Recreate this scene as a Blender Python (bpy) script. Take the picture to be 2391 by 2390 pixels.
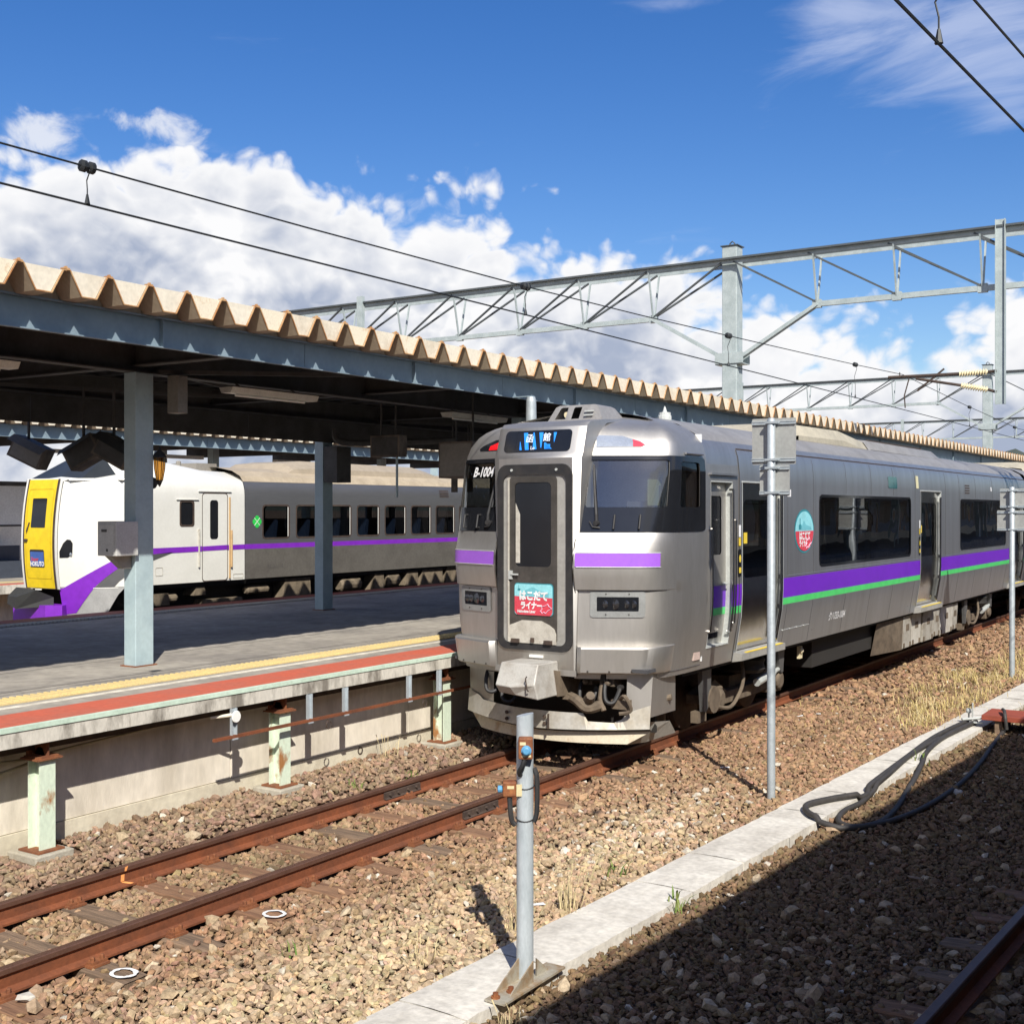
import bpy, bmesh, math, random
import numpy as np
from mathutils import Vector, Matrix, Euler
random.seed(7)
R = math.radians
for o in list(bpy.data.objects): bpy.data.objects.remove(o, do_unlink=True)
SC = bpy.context.scene
COL = SC.collection

# ------------------------------------------------------------------ camera
CAMX, CAMZ, YAW = 7.35, 2.85, 33.0
cam_d = bpy.data.cameras.new('camera'); cam = bpy.data.objects.new('camera', cam_d); COL.objects.link(cam)
cam_d.sensor_width = 36.0; cam_d.lens = 36.0*2838/2391; cam_d.clip_start = 0.05; cam_d.clip_end = 30000
cam.location = (CAMX, 0, CAMZ); cam.rotation_euler = (R(90-0.1), 0, R(YAW))
SC.camera = cam
SC.view_settings.view_transform = 'Standard'; SC.view_settings.look = 'None'
SC.view_settings.exposure = 0.45; SC.view_settings.gamma = 1.0; SC.view_settings.use_curve_mapping = False

# ------------------------------------------------------------------ sun and sky
SUN_EL = 41.0; SUN_AZ = math.degrees(math.atan2(0.693, -0.721))       # azimuth from +Y towards +X
sd = bpy.data.lights.new('sun', 'SUN'); sun = bpy.data.objects.new('sun', sd); COL.objects.link(sun)
sd.energy = 5.0; sd.angle = R(0.53); sd.color = (1.0, 0.95, 0.86)
sdir = Vector((math.sin(R(SUN_AZ))*math.cos(R(SUN_EL)), math.cos(R(SUN_AZ))*math.cos(R(SUN_EL)), math.sin(R(SUN_EL))))
sun.rotation_euler = sdir.to_track_quat('Z', 'Y').to_euler(); sun.location = (20, -20, 30)
W = bpy.data.worlds.new('World'); SC.world = W; W.use_nodes = True
nt = W.node_tree; nt.nodes.clear()
def wn(t, **k):
    n = nt.nodes.new(t)
    for a, b in k.items(): setattr(n, a, b)
    return n
def lk(a, b): nt.links.new(a, b)
def mth(op, a, b=None, c=None, clamp=False):
    n = wn('ShaderNodeMath', operation=op, use_clamp=clamp)
    for i, v in enumerate((a, b, c)):
        if v is None: continue
        if isinstance(v, (int, float)): n.inputs[i].default_value = v
        else: lk(v, n.inputs[i])
    return n.outputs[0]
def sstep(x, a, b):
    n = wn('ShaderNodeMapRange', interpolation_type='SMOOTHSTEP')
    lk(x, n.inputs[0]); n.inputs[1].default_value = a; n.inputs[2].default_value = b
    return n.outputs[0]
def comb(x, y, z):
    n = wn('ShaderNodeCombineXYZ')
    for i, v in enumerate((x, y, z)):
        if isinstance(v, (int, float)): n.inputs[i].default_value = v
        else: lk(v, n.inputs[i])
    return n.outputs[0]
def noise(v, s, d=8, r=0.55, dist=0.0):
    n = wn('ShaderNodeTexNoise'); lk(v, n.inputs['Vector']); n.inputs['Scale'].default_value = s
    n.inputs['Detail'].default_value = d; n.inputs['Roughness'].default_value = r; n.inputs['Distortion'].default_value = dist
    return n.outputs[0]
def mixc(f, a, b):
    n = wn('ShaderNodeMix', data_type='RGBA')
    if isinstance(f, (int, float)): n.inputs[0].default_value = f
    else: lk(f, n.inputs[0])
    for i, v in ((6, a), (7, b)):
        if isinstance(v, tuple): n.inputs[i].default_value = (*v, 1)
        else: lk(v, n.inputs[i])
    return n.outputs[2]
SKY_STR = 0.06
sky = wn('ShaderNodeTexSky', sky_type='NISHITA'); sky.sun_disc = False
sky.sun_elevation = R(SUN_EL); sky.sun_rotation = R(SUN_AZ); sky.altitude = 10; sky.air_density = 1.0; sky.dust_density = 0.7; sky.ozone_density = 2.2
hs = wn('ShaderNodeHueSaturation'); hs.inputs['Hue'].default_value = 0.514; hs.inputs['Saturation'].default_value = 1.38; hs.inputs['Value'].default_value = 1.6
lk(sky.outputs[0], hs.inputs['Color'])
tc = wn('ShaderNodeTexCoord'); sp = wn('ShaderNodeSeparateXYZ'); lk(tc.outputs['Generated'], sp.inputs[0])
az = mth('ARCTAN2', sp.outputs[0], sp.outputs[1]); el = mth('ARCSINE', sp.outputs[2])
def ae(x, y):        # a direction of the photograph as azimuth and elevation (degrees)
    return (-33+math.degrees(math.atan((x-966)/2293)), math.degrees(math.atan((961-y)/math.hypot(2293, x-966))))
top = [(-200, 300), (0, 300), (120, 275), (200, 262), (330, 285), (480, 330), (640, 372), (740, 392), (830, 388), (930, 408), (1010, 450), (1100, 492), (1180, 488), (1260, 520), (1330, 545), (1440, 575), (1540, 640), (1650, 665), (1740, 670), (1830, 620), (1900, 575), (2000, 550), (2200, 640), (2700, 860)]
rng = (-75.0, 15.0)
cr = wn('ShaderNodeValToRGB'); e = cr.color_ramp; e.interpolation = 'EASE'
pts = [ae(*p) for p in top]
while len(e.elements) < len(pts): e.elements.new(0.5)
for q, (a, h) in zip(e.elements, pts):
    q.position = (a-rng[0])/(rng[1]-rng[0]); q.color = (h/25,)*3+(1,)
azn = mth('DIVIDE', mth('SUBTRACT', mth('MULTIPLY', az, 57.2958), rng[0]), rng[1]-rng[0])
lk(azn, cr.inputs[0])
eld = mth('MULTIPLY', el, 57.2958); azd = mth('MULTIPLY', az, 57.2958)
T = mth('MULTIPLY', cr.outputs[0], 25.0)
def voro(v, sc):
    n = wn('ShaderNodeTexVoronoi', feature='F1', voronoi_dimensions='2D'); lk(v, n.inputs['Vector']); n.inputs['Scale'].default_value = sc
    return n.outputs['Distance']
def clouds(da, de):
    v0 = comb(mth('MULTIPLY', mth('ADD', azd, da), 0.1), mth('MULTIPLY', mth('ADD', eld, de), 0.125), 3.7)
    wv = wn('ShaderNodeTexNoise'); lk(v0, wv.inputs['Vector']); wv.inputs['Scale'].default_value = 3.0; wv.inputs['Detail'].default_value = 2
    sc_ = wn('ShaderNodeVectorMath', operation='SCALE'); lk(wv.outputs['Color'], sc_.inputs[0]); sc_.inputs['Scale'].default_value = 0.22
    ad = wn('ShaderNodeVectorMath', operation='ADD'); lk(v0, ad.inputs[0]); lk(sc_.outputs[0], ad.inputs[1]); v = ad.outputs[0]
    low = mth('MULTIPLY', mth('SUBTRACT', noise(v0, 1.3, 3, 0.5), 0.5), 4.5)
    b_ = mth('MULTIPLY', mth('SUBTRACT', 0.42, voro(v, 2.2)), 2.3)
    b_ = mth('ADD', b_, mth('MULTIPLY', mth('SUBTRACT', 0.40, voro(v, 5.5)), 2.2))
    b_ = mth('ADD', b_, mth('MULTIPLY', mth('SUBTRACT', 0.40, voro(v, 13.0)), 1.1))
    b_ = mth('ADD', b_, mth('MULTIPLY', mth('SUBTRACT', noise(v, 14.0, 3, 0.6), 0.5), 1.6))
    return mth('ADD', low, b_), b_, v0
big, bil, v1 = clouds(0.0, 0.0)
big_s, bil_s, _v = clouds(0.22, 0.85)
depth = mth('SUBTRACT', mth('ADD', T, 0.5), eld)
raw = mth('ADD', depth, big)
def blob(x, y, sx, sy, amp):
    a, h = ae(x, y); k = 57.3/2293
    dx = mth('DIVIDE', mth('SUBTRACT', azd, a), sx*k); dy = mth('DIVIDE', mth('SUBTRACT', eld, h), sy*k)
    d2 = mth('ADD', mth('MULTIPLY', dx, dx), mth('MULTIPLY', dy, dy))
    return mth('MULTIPLY', mth('EXPONENT', mth('MULTIPLY', d2, -1.0)), amp)
# a few loose puffs over the bank
puffs = None
for b in [(85, 255, 55, 50, 7.5), (360, 262, 55, 48, 8.5), (265, 222, 75, 26, 6.8), (440, 370, 110, 40, 6), (1850, 590, 60, 30, 4), (1240, 610, 60, 40, 4)]:
    g = blob(*b); puffs = g if puffs is None else mth('ADD', puffs, g)
n4 = noise(v1, 3.4, 5, 0.6, 0.5)
raw2 = mth('ADD', mth('SUBTRACT', puffs, 5.4), mth('MULTIPLY', mth('SUBTRACT', n4, 0.47), 24.0))
den = mth('MAXIMUM', sstep(raw, -0.45, 1.25), mth('MULTIPLY', mth('MULTIPLY', sstep(raw2, -1.0, 4.5), 0.72), sstep(puffs, 0.6, 3.0)))
# thin high cloud
v2 = comb(mth('MULTIPLY', mth('ADD', azd, mth('MULTIPLY', eld, 0.5)), 0.05), mth('MULTIPLY', mth('SUBTRACT', eld, mth('MULTIPLY', azd, 0.12)), 0.2), 9.1)
n2 = noise(v2, 2.2, 6, 0.6, 0.6)
cir = None
for b in [(1560, 35, 110, 55, 0.9), (1800, 60, 190, 110, 1.0), (1900, 200, 70, 30, 0.5), (1270, 5, 110, 18, 0.8), (1700, 375, 130, 14, 0.25), (1150, 430, 200, 25, 0.25), (2300, 100, 500, 160, 0.9), (-500, 60, 400, 60, 0.6)]:
    g = blob(*b); cir = g if cir is None else mth('ADD', cir, g)
cirm = mth('MULTIPLY', sstep(mth('ADD', mth('MULTIPLY', cir, 0.62), mth('MULTIPLY', mth('SUBTRACT', n2, 0.5), 1.7)), 0.24, 1.0), 0.5)
# cumulus light and shade
v3 = comb(mth('MULTIPLY', azd, 0.1), mth('MULTIPLY', eld, 0.16), 11.3)
n3 = noise(v3, 1.15, 4, 0.5, 0.2)
relief = mth('MULTIPLY', mth('SUBTRACT', bil_s, bil), 0.26)
sh = mth('ADD', sstep(mth('ADD', n3, mth('MULTIPLY', sstep(depth, 0.5, 9.0), 0.16)), 0.43, 0.68), relief)
shc = mth('MULTIPLY', mth('MINIMUM', mth('MAXIMUM', sh, 0.0), 1.0), sstep(raw, 0.5, 5.0))
k = 0.74/SKY_STR
ccol = mixc(shc, (0.97*k, 0.97*k, 0.98*k), (0.40*k, 0.46*k, 0.60*k))
c1 = mixc(cirm, hs.outputs[0], (0.74*k, 0.80*k, 0.98*k))
v5 = comb(mth('MULTIPLY', sp.outputs[0], 1.0), mth('MULTIPLY', sp.outputs[1], 1.0), mth('MULTIPLY', sp.outputs[2], 1.6))
n5 = noise(v5, 2.1, 5, 0.55, 0.3)
away = sstep(mth('ADD', mth('MULTIPLY', sp.outputs[0], math.sin(R(-33))), mth('MULTIPLY', sp.outputs[1], math.cos(R(-33)))), 0.25, -0.15)
fill_cloud = mth('MULTIPLY', mth('MULTIPLY', sstep(n5, 0.45, 0.62), away), 0.75)  # bright cloud added outside the view to lift the windscreen reflection
c1 = mixc(fill_cloud, c1, (0.80*k, 0.80*k, 0.82*k))
c2 = mixc(den, c1, ccol)
bg = wn('ShaderNodeBackground'); bg.inputs['Strength'].default_value = SKY_STR
wo = wn('ShaderNodeOutputWorld'); lk(c2, bg.inputs['Color']); lk(bg.outputs[0], wo.inputs[0])

# ------------------------------------------------------------------ materials
MATS = {}
def mat(name, c, r=0.6, m=0.0, c2=None, sc=6.0, amt=None, bump=0.0, bsc=60.0, thr=(0.4, 0.65), spec=0.5, stretch=(1, 1, 1), emit=0.0, fine=0.10):
    if name in MATS: return MATS[name]
    M = bpy.data.materials.new(name); M.use_nodes = True; t = M.node_tree; n = t.nodes; b = n['Principled BSDF']
    b.inputs['Roughness'].default_value = r; b.inputs['Metallic'].default_value = m; b.inputs['Specular IOR Level'].default_value = spec
    geo = n.new('ShaderNodeNewGeometry'); mp = n.new('ShaderNodeMapping'); t.links.new(geo.outputs['Position'], mp.inputs[0]); mp.inputs['Scale'].default_value = stretch
    no = n.new('ShaderNodeTexNoise'); no.inputs['Scale'].default_value = sc; no.inputs['Detail'].default_value = 5; no.inputs['Roughness'].default_value = 0.62
    t.links.new(mp.outputs[0], no.inputs['Vector'])
    rp = n.new('ShaderNodeValToRGB'); t.links.new(no.outputs[0], rp.inputs[0])
    if c2 is None:
        c2 = tuple(x*0.86 for x in c)
    rp.color_ramp.elements[0].position = thr[0]; rp.color_ramp.elements[1].position = thr[1]
    rp.color_ramp.elements[0].color = (*c, 1); rp.color_ramp.elements[1].color = (*c2, 1)
    col = rp.outputs[0]
    if fine:
        nf = n.new('ShaderNodeTexNoise'); nf.inputs['Scale'].default_value = sc*9; nf.inputs['Detail'].default_value = 2
        t.links.new(mp.outputs[0], nf.inputs['Vector'])
        mr = n.new('ShaderNodeMapRange'); mr.inputs[1].default_value = 0.25; mr.inputs[2].default_value = 0.75; mr.inputs[3].default_value = 1-fine; mr.inputs[4].default_value = 1+fine
        t.links.new(nf.outputs[0], mr.inputs[0])
        mx = n.new('ShaderNodeVectorMath'); mx.operation = 'SCALE'; t.links.new(col, mx.inputs[0]); t.links.new(mr.outputs[0], mx.inputs['Scale']); col = mx.outputs[0]
    t.links.new(col, b.inputs['Base Color'])
    if bump:
        nb = n.new('ShaderNodeTexNoise'); nb.inputs['Scale'].default_value = bsc; nb.inputs['Detail'].default_value = 3
        t.links.new(mp.outputs[0], nb.inputs['Vector'])
        bp = n.new('ShaderNodeBump'); bp.inputs['Strength'].default_value = bump; bp.inputs['Distance'].default_value = 0.01
        t.links.new(nb.outputs[0], bp.inputs['Height']); t.links.new(bp.outputs[0], b.inputs['Normal'])
    if emit:
        t.links.new(col, b.inputs['Emission Color']); b.inputs['Emission Strength'].default_value = emit
    MATS[name] = M; return M
def glass(name, tint, ior=1.5, rough=0.0):
    M = bpy.data.materials.new(name); M.use_nodes = True; t = M.node_tree; n = t.nodes; n.remove(n['Principled BSDF'])
    tr = n.new('ShaderNodeBsdfTransparent'); tr.inputs[0].default_value = (*tint, 1)
    gl = n.new('ShaderNodeBsdfGlossy'); gl.inputs['Roughness'].default_value = rough; gl.inputs[0].default_value = (1, 1, 1, 1)
    geo = n.new('ShaderNodeNewGeometry'); nb = n.new('ShaderNodeTexNoise'); nb.inputs['Scale'].default_value = 1.3; nb.inputs['Detail'].default_value = 1
    t.links.new(geo.outputs['Position'], nb.inputs['Vector'])
    bp = n.new('ShaderNodeBump'); bp.inputs['Strength'].default_value = 0.25; bp.inputs['Distance'].default_value = 0.02; t.links.new(nb.outputs[0], bp.inputs['Height'])
    t.links.new(bp.outputs[0], gl.inputs['Normal'])
    dt = n.new('ShaderNodeVectorMath'); dt.operation = 'DOT_PRODUCT'; t.links.new(geo.outputs['Normal'], dt.inputs[0]); t.links.new(geo.outputs['Incoming'], dt.inputs[1])
    def mm(op, a, b=None):
        q = n.new('ShaderNodeMath'); q.operation = op
        for i, x in enumerate((a, b)):
            if x is None: continue
            if isinstance(x, (int, float)): q.inputs[i].default_value = x
            else: t.links.new(x, q.inputs[i])
        return q.outputs[0]
    f0 = ((ior-1)/(ior+1))**2
    fr = mm('ADD', f0, mm('MULTIPLY', 1-f0, mm('POWER', mm('SUBTRACT', 1.0, mm('ABSOLUTE', dt.outputs['Value'])), 5.0)))
    mx = n.new('ShaderNodeMixShader'); t.links.new(fr, mx.inputs[0]); t.links.new(tr.outputs[0], mx.inputs[1]); t.links.new(gl.outputs[0], mx.inputs[2])
    t.links.new(mx.outputs[0], n['Material Output'].inputs[0]); MATS[name] = M; return M

# ------------------------------------------------------------------ mesh helpers
class MB:
    def __init__(s): s.v = []; s.f = []; s.mi = []; s.cur = 0
    def add(s, vs, fs, mi=None):
        o = len(s.v); s.v += [tuple(p) for p in vs]; s.f += [tuple(i+o for i in f) for f in fs]; s.mi += [s.cur if mi is None else mi]*len(fs); return s
    def box(s, x0, x1, y0, y1, z0, z1, mi=None):
        v = [(x, y, z) for z in (z0, z1) for y in (y0, y1) for x in (x0, x1)]
        return s.add(v, [(0, 2, 3, 1), (4, 5, 7, 6), (0, 1, 5, 4), (2, 6, 7, 3), (0, 4, 6, 2), (1, 3, 7, 5)], mi)
    def beam(s, a, b, w, h, up=(0, 0, 1), mi=None):      # a box along a line
        a = Vector(a); b = Vector(b); d = (b-a).normalized(); u = Vector(up); x = d.cross(u)
        if x.length < 1e-4: x = d.cross(Vector((1, 0, 0)))
        x.normalize(); y = x.cross(d).normalized()
        v = [p+x*(i*w/2)+y*(j*h/2) for p in (a, b) for j in (-1, 1) for i in (-1, 1)]
        return s.add(v, [(0, 2, 3, 1), (4, 5, 7, 6), (0, 1, 5, 4), (2, 6, 7, 3), (0, 4, 6, 2), (1, 3, 7, 5)], mi)
    def prism(s, poly, ax, a, b, mi=None):               # polygon of 2-D points extruded along axis ax (0 x, 1 y, 2 z)
        n = len(poly)
        def P(p, t):
            q = [0, 0, 0]; q[ax] = t; q[(ax+1) % 3 if ax != 1 else 0] = p[0]; q[(ax+2) % 3 if ax != 1 else 2] = p[1]; return tuple(q)
        v = [P(p, a) for p in poly]+[P(p, b) for p in poly]
        f = [tuple(range(n))[::-1], tuple(range(n, 2*n))]+[(i, (i+1) % n, n+(i+1) % n, n+i) for i in range(n)]
        return s.add(v, f, mi)
    def tube(s, path, r, n=8, caps=True, mi=None):
        path = [Vector(p) for p in path]; rr = r if isinstance(r, (list, tuple)) else [r]*len(path); vs = []; fs = []
        pu = None
        for i, p in enumerate(path):
            d = (path[min(i+1, len(path)-1)]-path[max(i-1, 0)])
            d = d.normalized() if d.length > 1e-9 else Vector((0, 0, 1))
            if pu is None:
                pu = d.cross(Vector((0, 0, 1)) if abs(d.z) < 0.9 else Vector((1, 0, 0))).normalized()
            else:
                pu = (pu-d*pu.dot(d)); pu = pu.normalized() if pu.length > 1e-6 else d.cross(Vector((1, 0, 0))).normalized()
            w = d.cross(pu)
            for j in range(n):
                a = 2*math.pi*j/n; vs.append(p+pu*(math.cos(a)*rr[i])+w*(math.sin(a)*rr[i]))
        for i in range(len(path)-1):
            for j in range(n): fs.append((i*n+j, i*n+(j+1) % n, (i+1)*n+(j+1) % n, (i+1)*n+j))
        if caps: fs += [tuple(range(n))[::-1], tuple(range((len(path)-1)*n, len(path)*n))]
        return s.add(vs, fs, mi)
    def lathe(s, prof, c, n=16, ax=2, mi=None):          # (radius, height) profile about axis ax through c
        vs = []; fs = []; o1, o2 = [(1, 2), (2, 0), (0, 1)][ax]
        for (r, h) in prof:
            for j in range(n):
                a = 2*math.pi*j/n; q = list(c); q[ax] += h; q[o1] += r*math.cos(a); q[o2] += r*math.sin(a); vs.append(q)
        for i in range(len(prof)-1):
            for j in range(n): fs.append((i*n+j, i*n+(j+1) % n, (i+1)*n+(j+1) % n, (i+1)*n+j))
        fs += [tuple(range(n))[::-1], tuple(range((len(prof)-1)*n, len(prof)*n))]
        return s.add(vs, fs, mi)
    def grid(s, rows, mi=None, closed=False, miF=None, skip=None):
        nr = len(rows); nc = len(rows[0]); vs = [p for r in rows for p in r]; fs = []; ms = []
        for i in range(nr-1):
            for j in range(nc-(0 if closed else 1)):
                if skip and skip(i, j): continue
                fs.append((i*nc+j, i*nc+(j+1) % nc, (i+1)*nc+(j+1) % nc, (i+1)*nc+j)); ms.append(miF(i, j) if miF else (s.cur if mi is None else mi))
        o = len(s.v); s.v += [tuple(p) for p in vs]; s.f += [tuple(a+o for a in f) for f in fs]; s.mi += ms; return s
    def mesh(s, name, mats, smooth=False):
        me = bpy.data.meshes.new(name); me.from_pydata(s.v, [], s.f); me.update()
        for m in (mats if isinstance(mats, (list, tuple)) else [mats]): me.materials.append(m)
        me.polygons.foreach_set('material_index', s.mi)
        bm = bmesh.new(); bm.from_mesh(me); bmesh.ops.recalc_face_normals(bm, faces=bm.faces); bm.to_mesh(me); bm.free()
        if smooth: me.shade_smooth()
        else: me.shade_flat()
        return me
    def build(s, name, mats, parent=None, smooth=False, bevel=0.0, seg=2, angle=40):
        o = bpy.data.objects.new(name, s.mesh(name, mats, smooth)); COL.objects.link(o); adopt(o, parent)
        if bevel:
            b = o.modifiers.new('bevel', 'BEVEL'); b.width = bevel; b.segments = seg; b.limit_method = 'ANGLE'; b.angle_limit = R(40)
        if smooth and angle:
            try: o.data.set_sharp_from_angle(angle=R(angle))
            except Exception: pass
        return o
BASE = {}
def adopt(o, parent):
    if parent is None: return
    o.parent = parent
    if parent.name in BASE: o.matrix_parent_inverse = Matrix.Translation(-BASE[parent.name])
def tag(o, label=None, cat=None, group=None, kind=None):
    if label: o['label'] = label
    if cat: o['category'] = cat
    if group: o['group'] = group
    if kind: o['kind'] = kind
    return o
def thing(name, label, cat, loc=(0, 0, 0), group=None, kind=None):
    o = bpy.data.objects.new(name, None); COL.objects.link(o); o.location = loc; o.empty_display_size = 0.2
    BASE[o.name] = Vector(loc); return tag(o, label, cat, group, kind)
def inst(name, me, loc, parent=None, rot=(0, 0, 0), scale=(1, 1, 1)):
    o = bpy.data.objects.new(name, me); COL.objects.link(o); o.location = loc; o.rotation_euler = rot; o.scale = scale; adopt(o, parent); return o
def copy_tree(o, parent=None):
    c = o.copy(); COL.objects.link(c)
    if parent is not None:
        c.parent = parent
    for ch in list(o.children): copy_tree(ch, c)
    return c
def text_mesh(body, size, bold=0.0, align='CENTER', shear=0.0, space=1.0, xs=1.0):
    cu = bpy.data.curves.new('lettering', 'FONT'); cu.body = body; cu.size = size; cu.align_x = align; cu.align_y = 'CENTER'; cu.offset = bold; cu.shear = shear; cu.space_character = space
    cu.resolution_u = 3; cu.fill_mode = 'FRONT'
    o = bpy.data.objects.new('lettering', cu); COL.objects.link(o)
    dg = bpy.context.evaluated_depsgraph_get(); me = bpy.data.meshes.new_from_object(o.evaluated_get(dg))
    bpy.data.objects.remove(o, do_unlink=True); bpy.data.curves.remove(cu)
    v = [(p.co.x*xs, p.co.y) for p in me.vertices]; f = [tuple(p.vertices) for p in me.polygons]; bpy.data.meshes.remove(me); return v, f
def lettering(name, body, size, org, eu, ev, m, parent, **k):
    v, f = text_mesh(body, size, **k); org = Vector(org); eu = Vector(eu); ev = Vector(ev)
    b = MB(); b.add([org+eu*x+ev*y for x, y in v], f); return b.build(name, m, parent)
def rrect(x0, x1, y0, y1, r, n=5):
    out = []
    for cx, cy, a0 in ((x1-r, y1-r, 0), (x0+r, y1-r, 90), (x0+r, y0+r, 180), (x1-r, y0+r, 270)):
        for i in range(n+1):
            a = R(a0+90*i/n); out.append((cx+r*math.cos(a), cy+r*math.sin(a)))
    return out
def fillgrid(poly, holes=(), step=0.12):
    """triangulate a 2-D outline (with holes) and slice it so that it can follow a curved surface"""
    bm = bmesh.new()
    def loop(p):
        vs = [bm.verts.new((x, y, 0)) for x, y in p]
        return [bm.edges.new((vs[i], vs[(i+1) % len(vs)])) for i in range(len(vs))]
    es = loop(poly)
    for h in holes: es += loop(h)
    bmesh.ops.triangle_fill(bm, use_beauty=True, use_dissolve=False, edges=es)
    xs = [p[0] for p in poly]; ys = [p[1] for p in poly]
    if step:
        for ax, lo, hi in ((0, min(xs), max(xs)), (1, min(ys), max(ys))):
            t = lo+step
            while t < hi-1e-4:
                no = (1, 0, 0) if ax == 0 else (0, 1, 0); co = (t, 0, 0) if ax == 0 else (0, t, 0)
                bmesh.ops.bisect_plane(bm, geom=bm.verts[:]+bm.edges[:]+bm.faces[:], plane_co=co, plane_no=no); t += step
    bm.verts.ensure_lookup_table(); bm.verts.index_update()
    v = [(p.co.x, p.co.y) for p in bm.verts]; f = [tuple(q.index for q in fc.verts) for fc in bm.faces]; bm.free(); return v, f
def patch(name, poly, fn, m, parent, holes=(), step=0.12, smooth=True, thick=0.0, nrm=None):
    v, f = fillgrid(poly, holes, step); b = MB(); b.add([fn(x, y) for x, y in v], f)
    o = b.build(name, m, parent, smooth=smooth, angle=60)
    return o
def catmull(pts, n=6):
    out = []; P = [Vector(p) for p in pts]
    for i in range(len(P)-1):
        a, b, c, d = P[max(i-1, 0)], P[i], P[i+1], P[min(i+2, len(P)-1)]
        for j in range(n):
            t = j/n; out.append(0.5*((2*b)+(c-a)*t+(2*a-5*b+4*c-d)*t*t+(3*b-3*c+d-a)*t**3))
    out.append(P[-1]); return out
def interp(x, xs, ys):
    return float(np.interp(x, xs, ys))
# ------------------------------------------------------------------ palette
mat('asphalt', (0.33, 0.30, 0.255), 0.9, c2=(0.22, 0.20, 0.175), sc=0.9, bump=0.25, bsc=120, fine=0.2)
mat('concrete', (0.70, 0.64, 0.54), 0.9, c2=(0.46, 0.41, 0.33), sc=1.6, bump=0.2, bsc=60, thr=(0.42, 0.72), stretch=(1, 1, 0.35))
mat('concrete_pale', (0.60, 0.57, 0.51), 0.9, c2=(0.46, 0.43, 0.38), sc=2.2, bump=0.4, bsc=55, fine=0.16)
mat('concrete_edge', (0.56, 0.53, 0.46), 0.9, c2=(0.20, 0.18, 0.15), sc=4, bump=0.25, bsc=60, thr=(0.48, 0.66), stretch=(1, 1, 0.4))
mat('red_paint', (0.50, 0.105, 0.055), 0.75, c2=(0.43, 0.115, 0.07), sc=2, fine=0.12)
mat('green_nosing', (0.55, 0.68, 0.56), 0.6, c2=(0.46, 0.58, 0.47), sc=3)
mat('white_line', (0.72, 0.68, 0.58), 0.7, c2=(0.5, 0.46, 0.38), sc=8)
mat('tactile', (0.60, 0.46, 0.20), 0.75, c2=(0.52, 0.41, 0.20), sc=4)
mat('post_green', (0.60, 0.69, 0.55), 0.5, c2=(0.34, 0.16, 0.06), sc=3.6, thr=(0.565, 0.66), stretch=(1, 1, 0.6))
mat('rust', (0.15, 0.052, 0.022), 0.85, c2=(0.24, 0.085, 0.03), sc=9, bump=0.3, bsc=70, fine=0.2)
mat('rail_rust', (0.20, 0.062, 0.024), 0.72, c2=(0.12, 0.042, 0.02), sc=3.5, bump=0.15, bsc=90, fine=0.15, thr=(0.4, 0.7))
mat('rail_head', (0.13, 0.066, 0.045), 0.5, c2=(0.10, 0.05, 0.035), sc=5, m=0.25)
mat('iron_dark', (0.045, 0.030, 0.024), 0.8, c2=(0.075, 0.05, 0.036), sc=9)
mat('sleeper_wood', (0.24, 0.135, 0.075), 0.95, c2=(0.14, 0.07, 0.04), sc=5, bump=0.6, bsc=30, stretch=(0.18, 3, 1), fine=0.25)
mat('sleeper_grey', (0.21, 0.14, 0.09), 0.95, c2=(0.11, 0.075, 0.05), sc=5, bump=0.8, bsc=24, stretch=(0.18, 3, 1), fine=0.3)
mat('ground_dirt', (0.15, 0.095, 0.06), 1.0, c2=(0.10, 0.062, 0.04), sc=2.5, bump=0.8, bsc=25, fine=0.3)
mat('canopy_cream', (0.71, 0.645, 0.52), 0.6, c2=(0.63, 0.56, 0.44), sc=2.5)
mat('canopy_sheet', (0.38, 0.31, 0.22), 0.65, c2=(0.35, 0.28, 0.20), sc=3)
mat('canopy_rust', (0.36, 0.16, 0.055), 0.8, c2=(0.52, 0.34, 0.17), sc=7)
mat('steel_blue', (0.22, 0.285, 0.33), 0.5, c2=(0.165, 0.22, 0.26), sc=2.0, thr=(0.35, 0.75), fine=0.06)
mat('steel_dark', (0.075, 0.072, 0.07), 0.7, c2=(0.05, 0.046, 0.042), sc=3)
mat('steel_col', (0.38, 0.48, 0.50), 0.45, c2=(0.30, 0.39, 0.42), sc=3, thr=(0.4, 0.7), fine=0.05)
mat('galv', (0.42, 0.46, 0.48), 0.5, 0.35, c2=(0.34, 0.38, 0.40), sc=11, fine=0.1)
mat('gantry_paint', (0.38, 0.43, 0.43), 0.5, c2=(0.30, 0.35, 0.35), sc=4)
mat('gantry_dark', (0.075, 0.085, 0.09), 0.55, c2=(0.055, 0.065, 0.07), sc=4)
mat('wire', (0.03, 0.033, 0.035), 0.55, 0.4)
mat('porcelain', (0.72, 0.64, 0.42), 0.25, c2=(0.60, 0.52, 0.34), sc=6)
mat('black_rubber', (0.018, 0.018, 0.02), 0.6, c2=(0.03, 0.028, 0.027), sc=8)
mat('black_gloss', (0.012, 0.013, 0.016), 0.12, spec=0.6, fine=0)
mat('white_paint', (0.80, 0.80, 0.76), 0.4, c2=(0.74, 0.73, 0.68), sc=3, fine=0.04)

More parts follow.
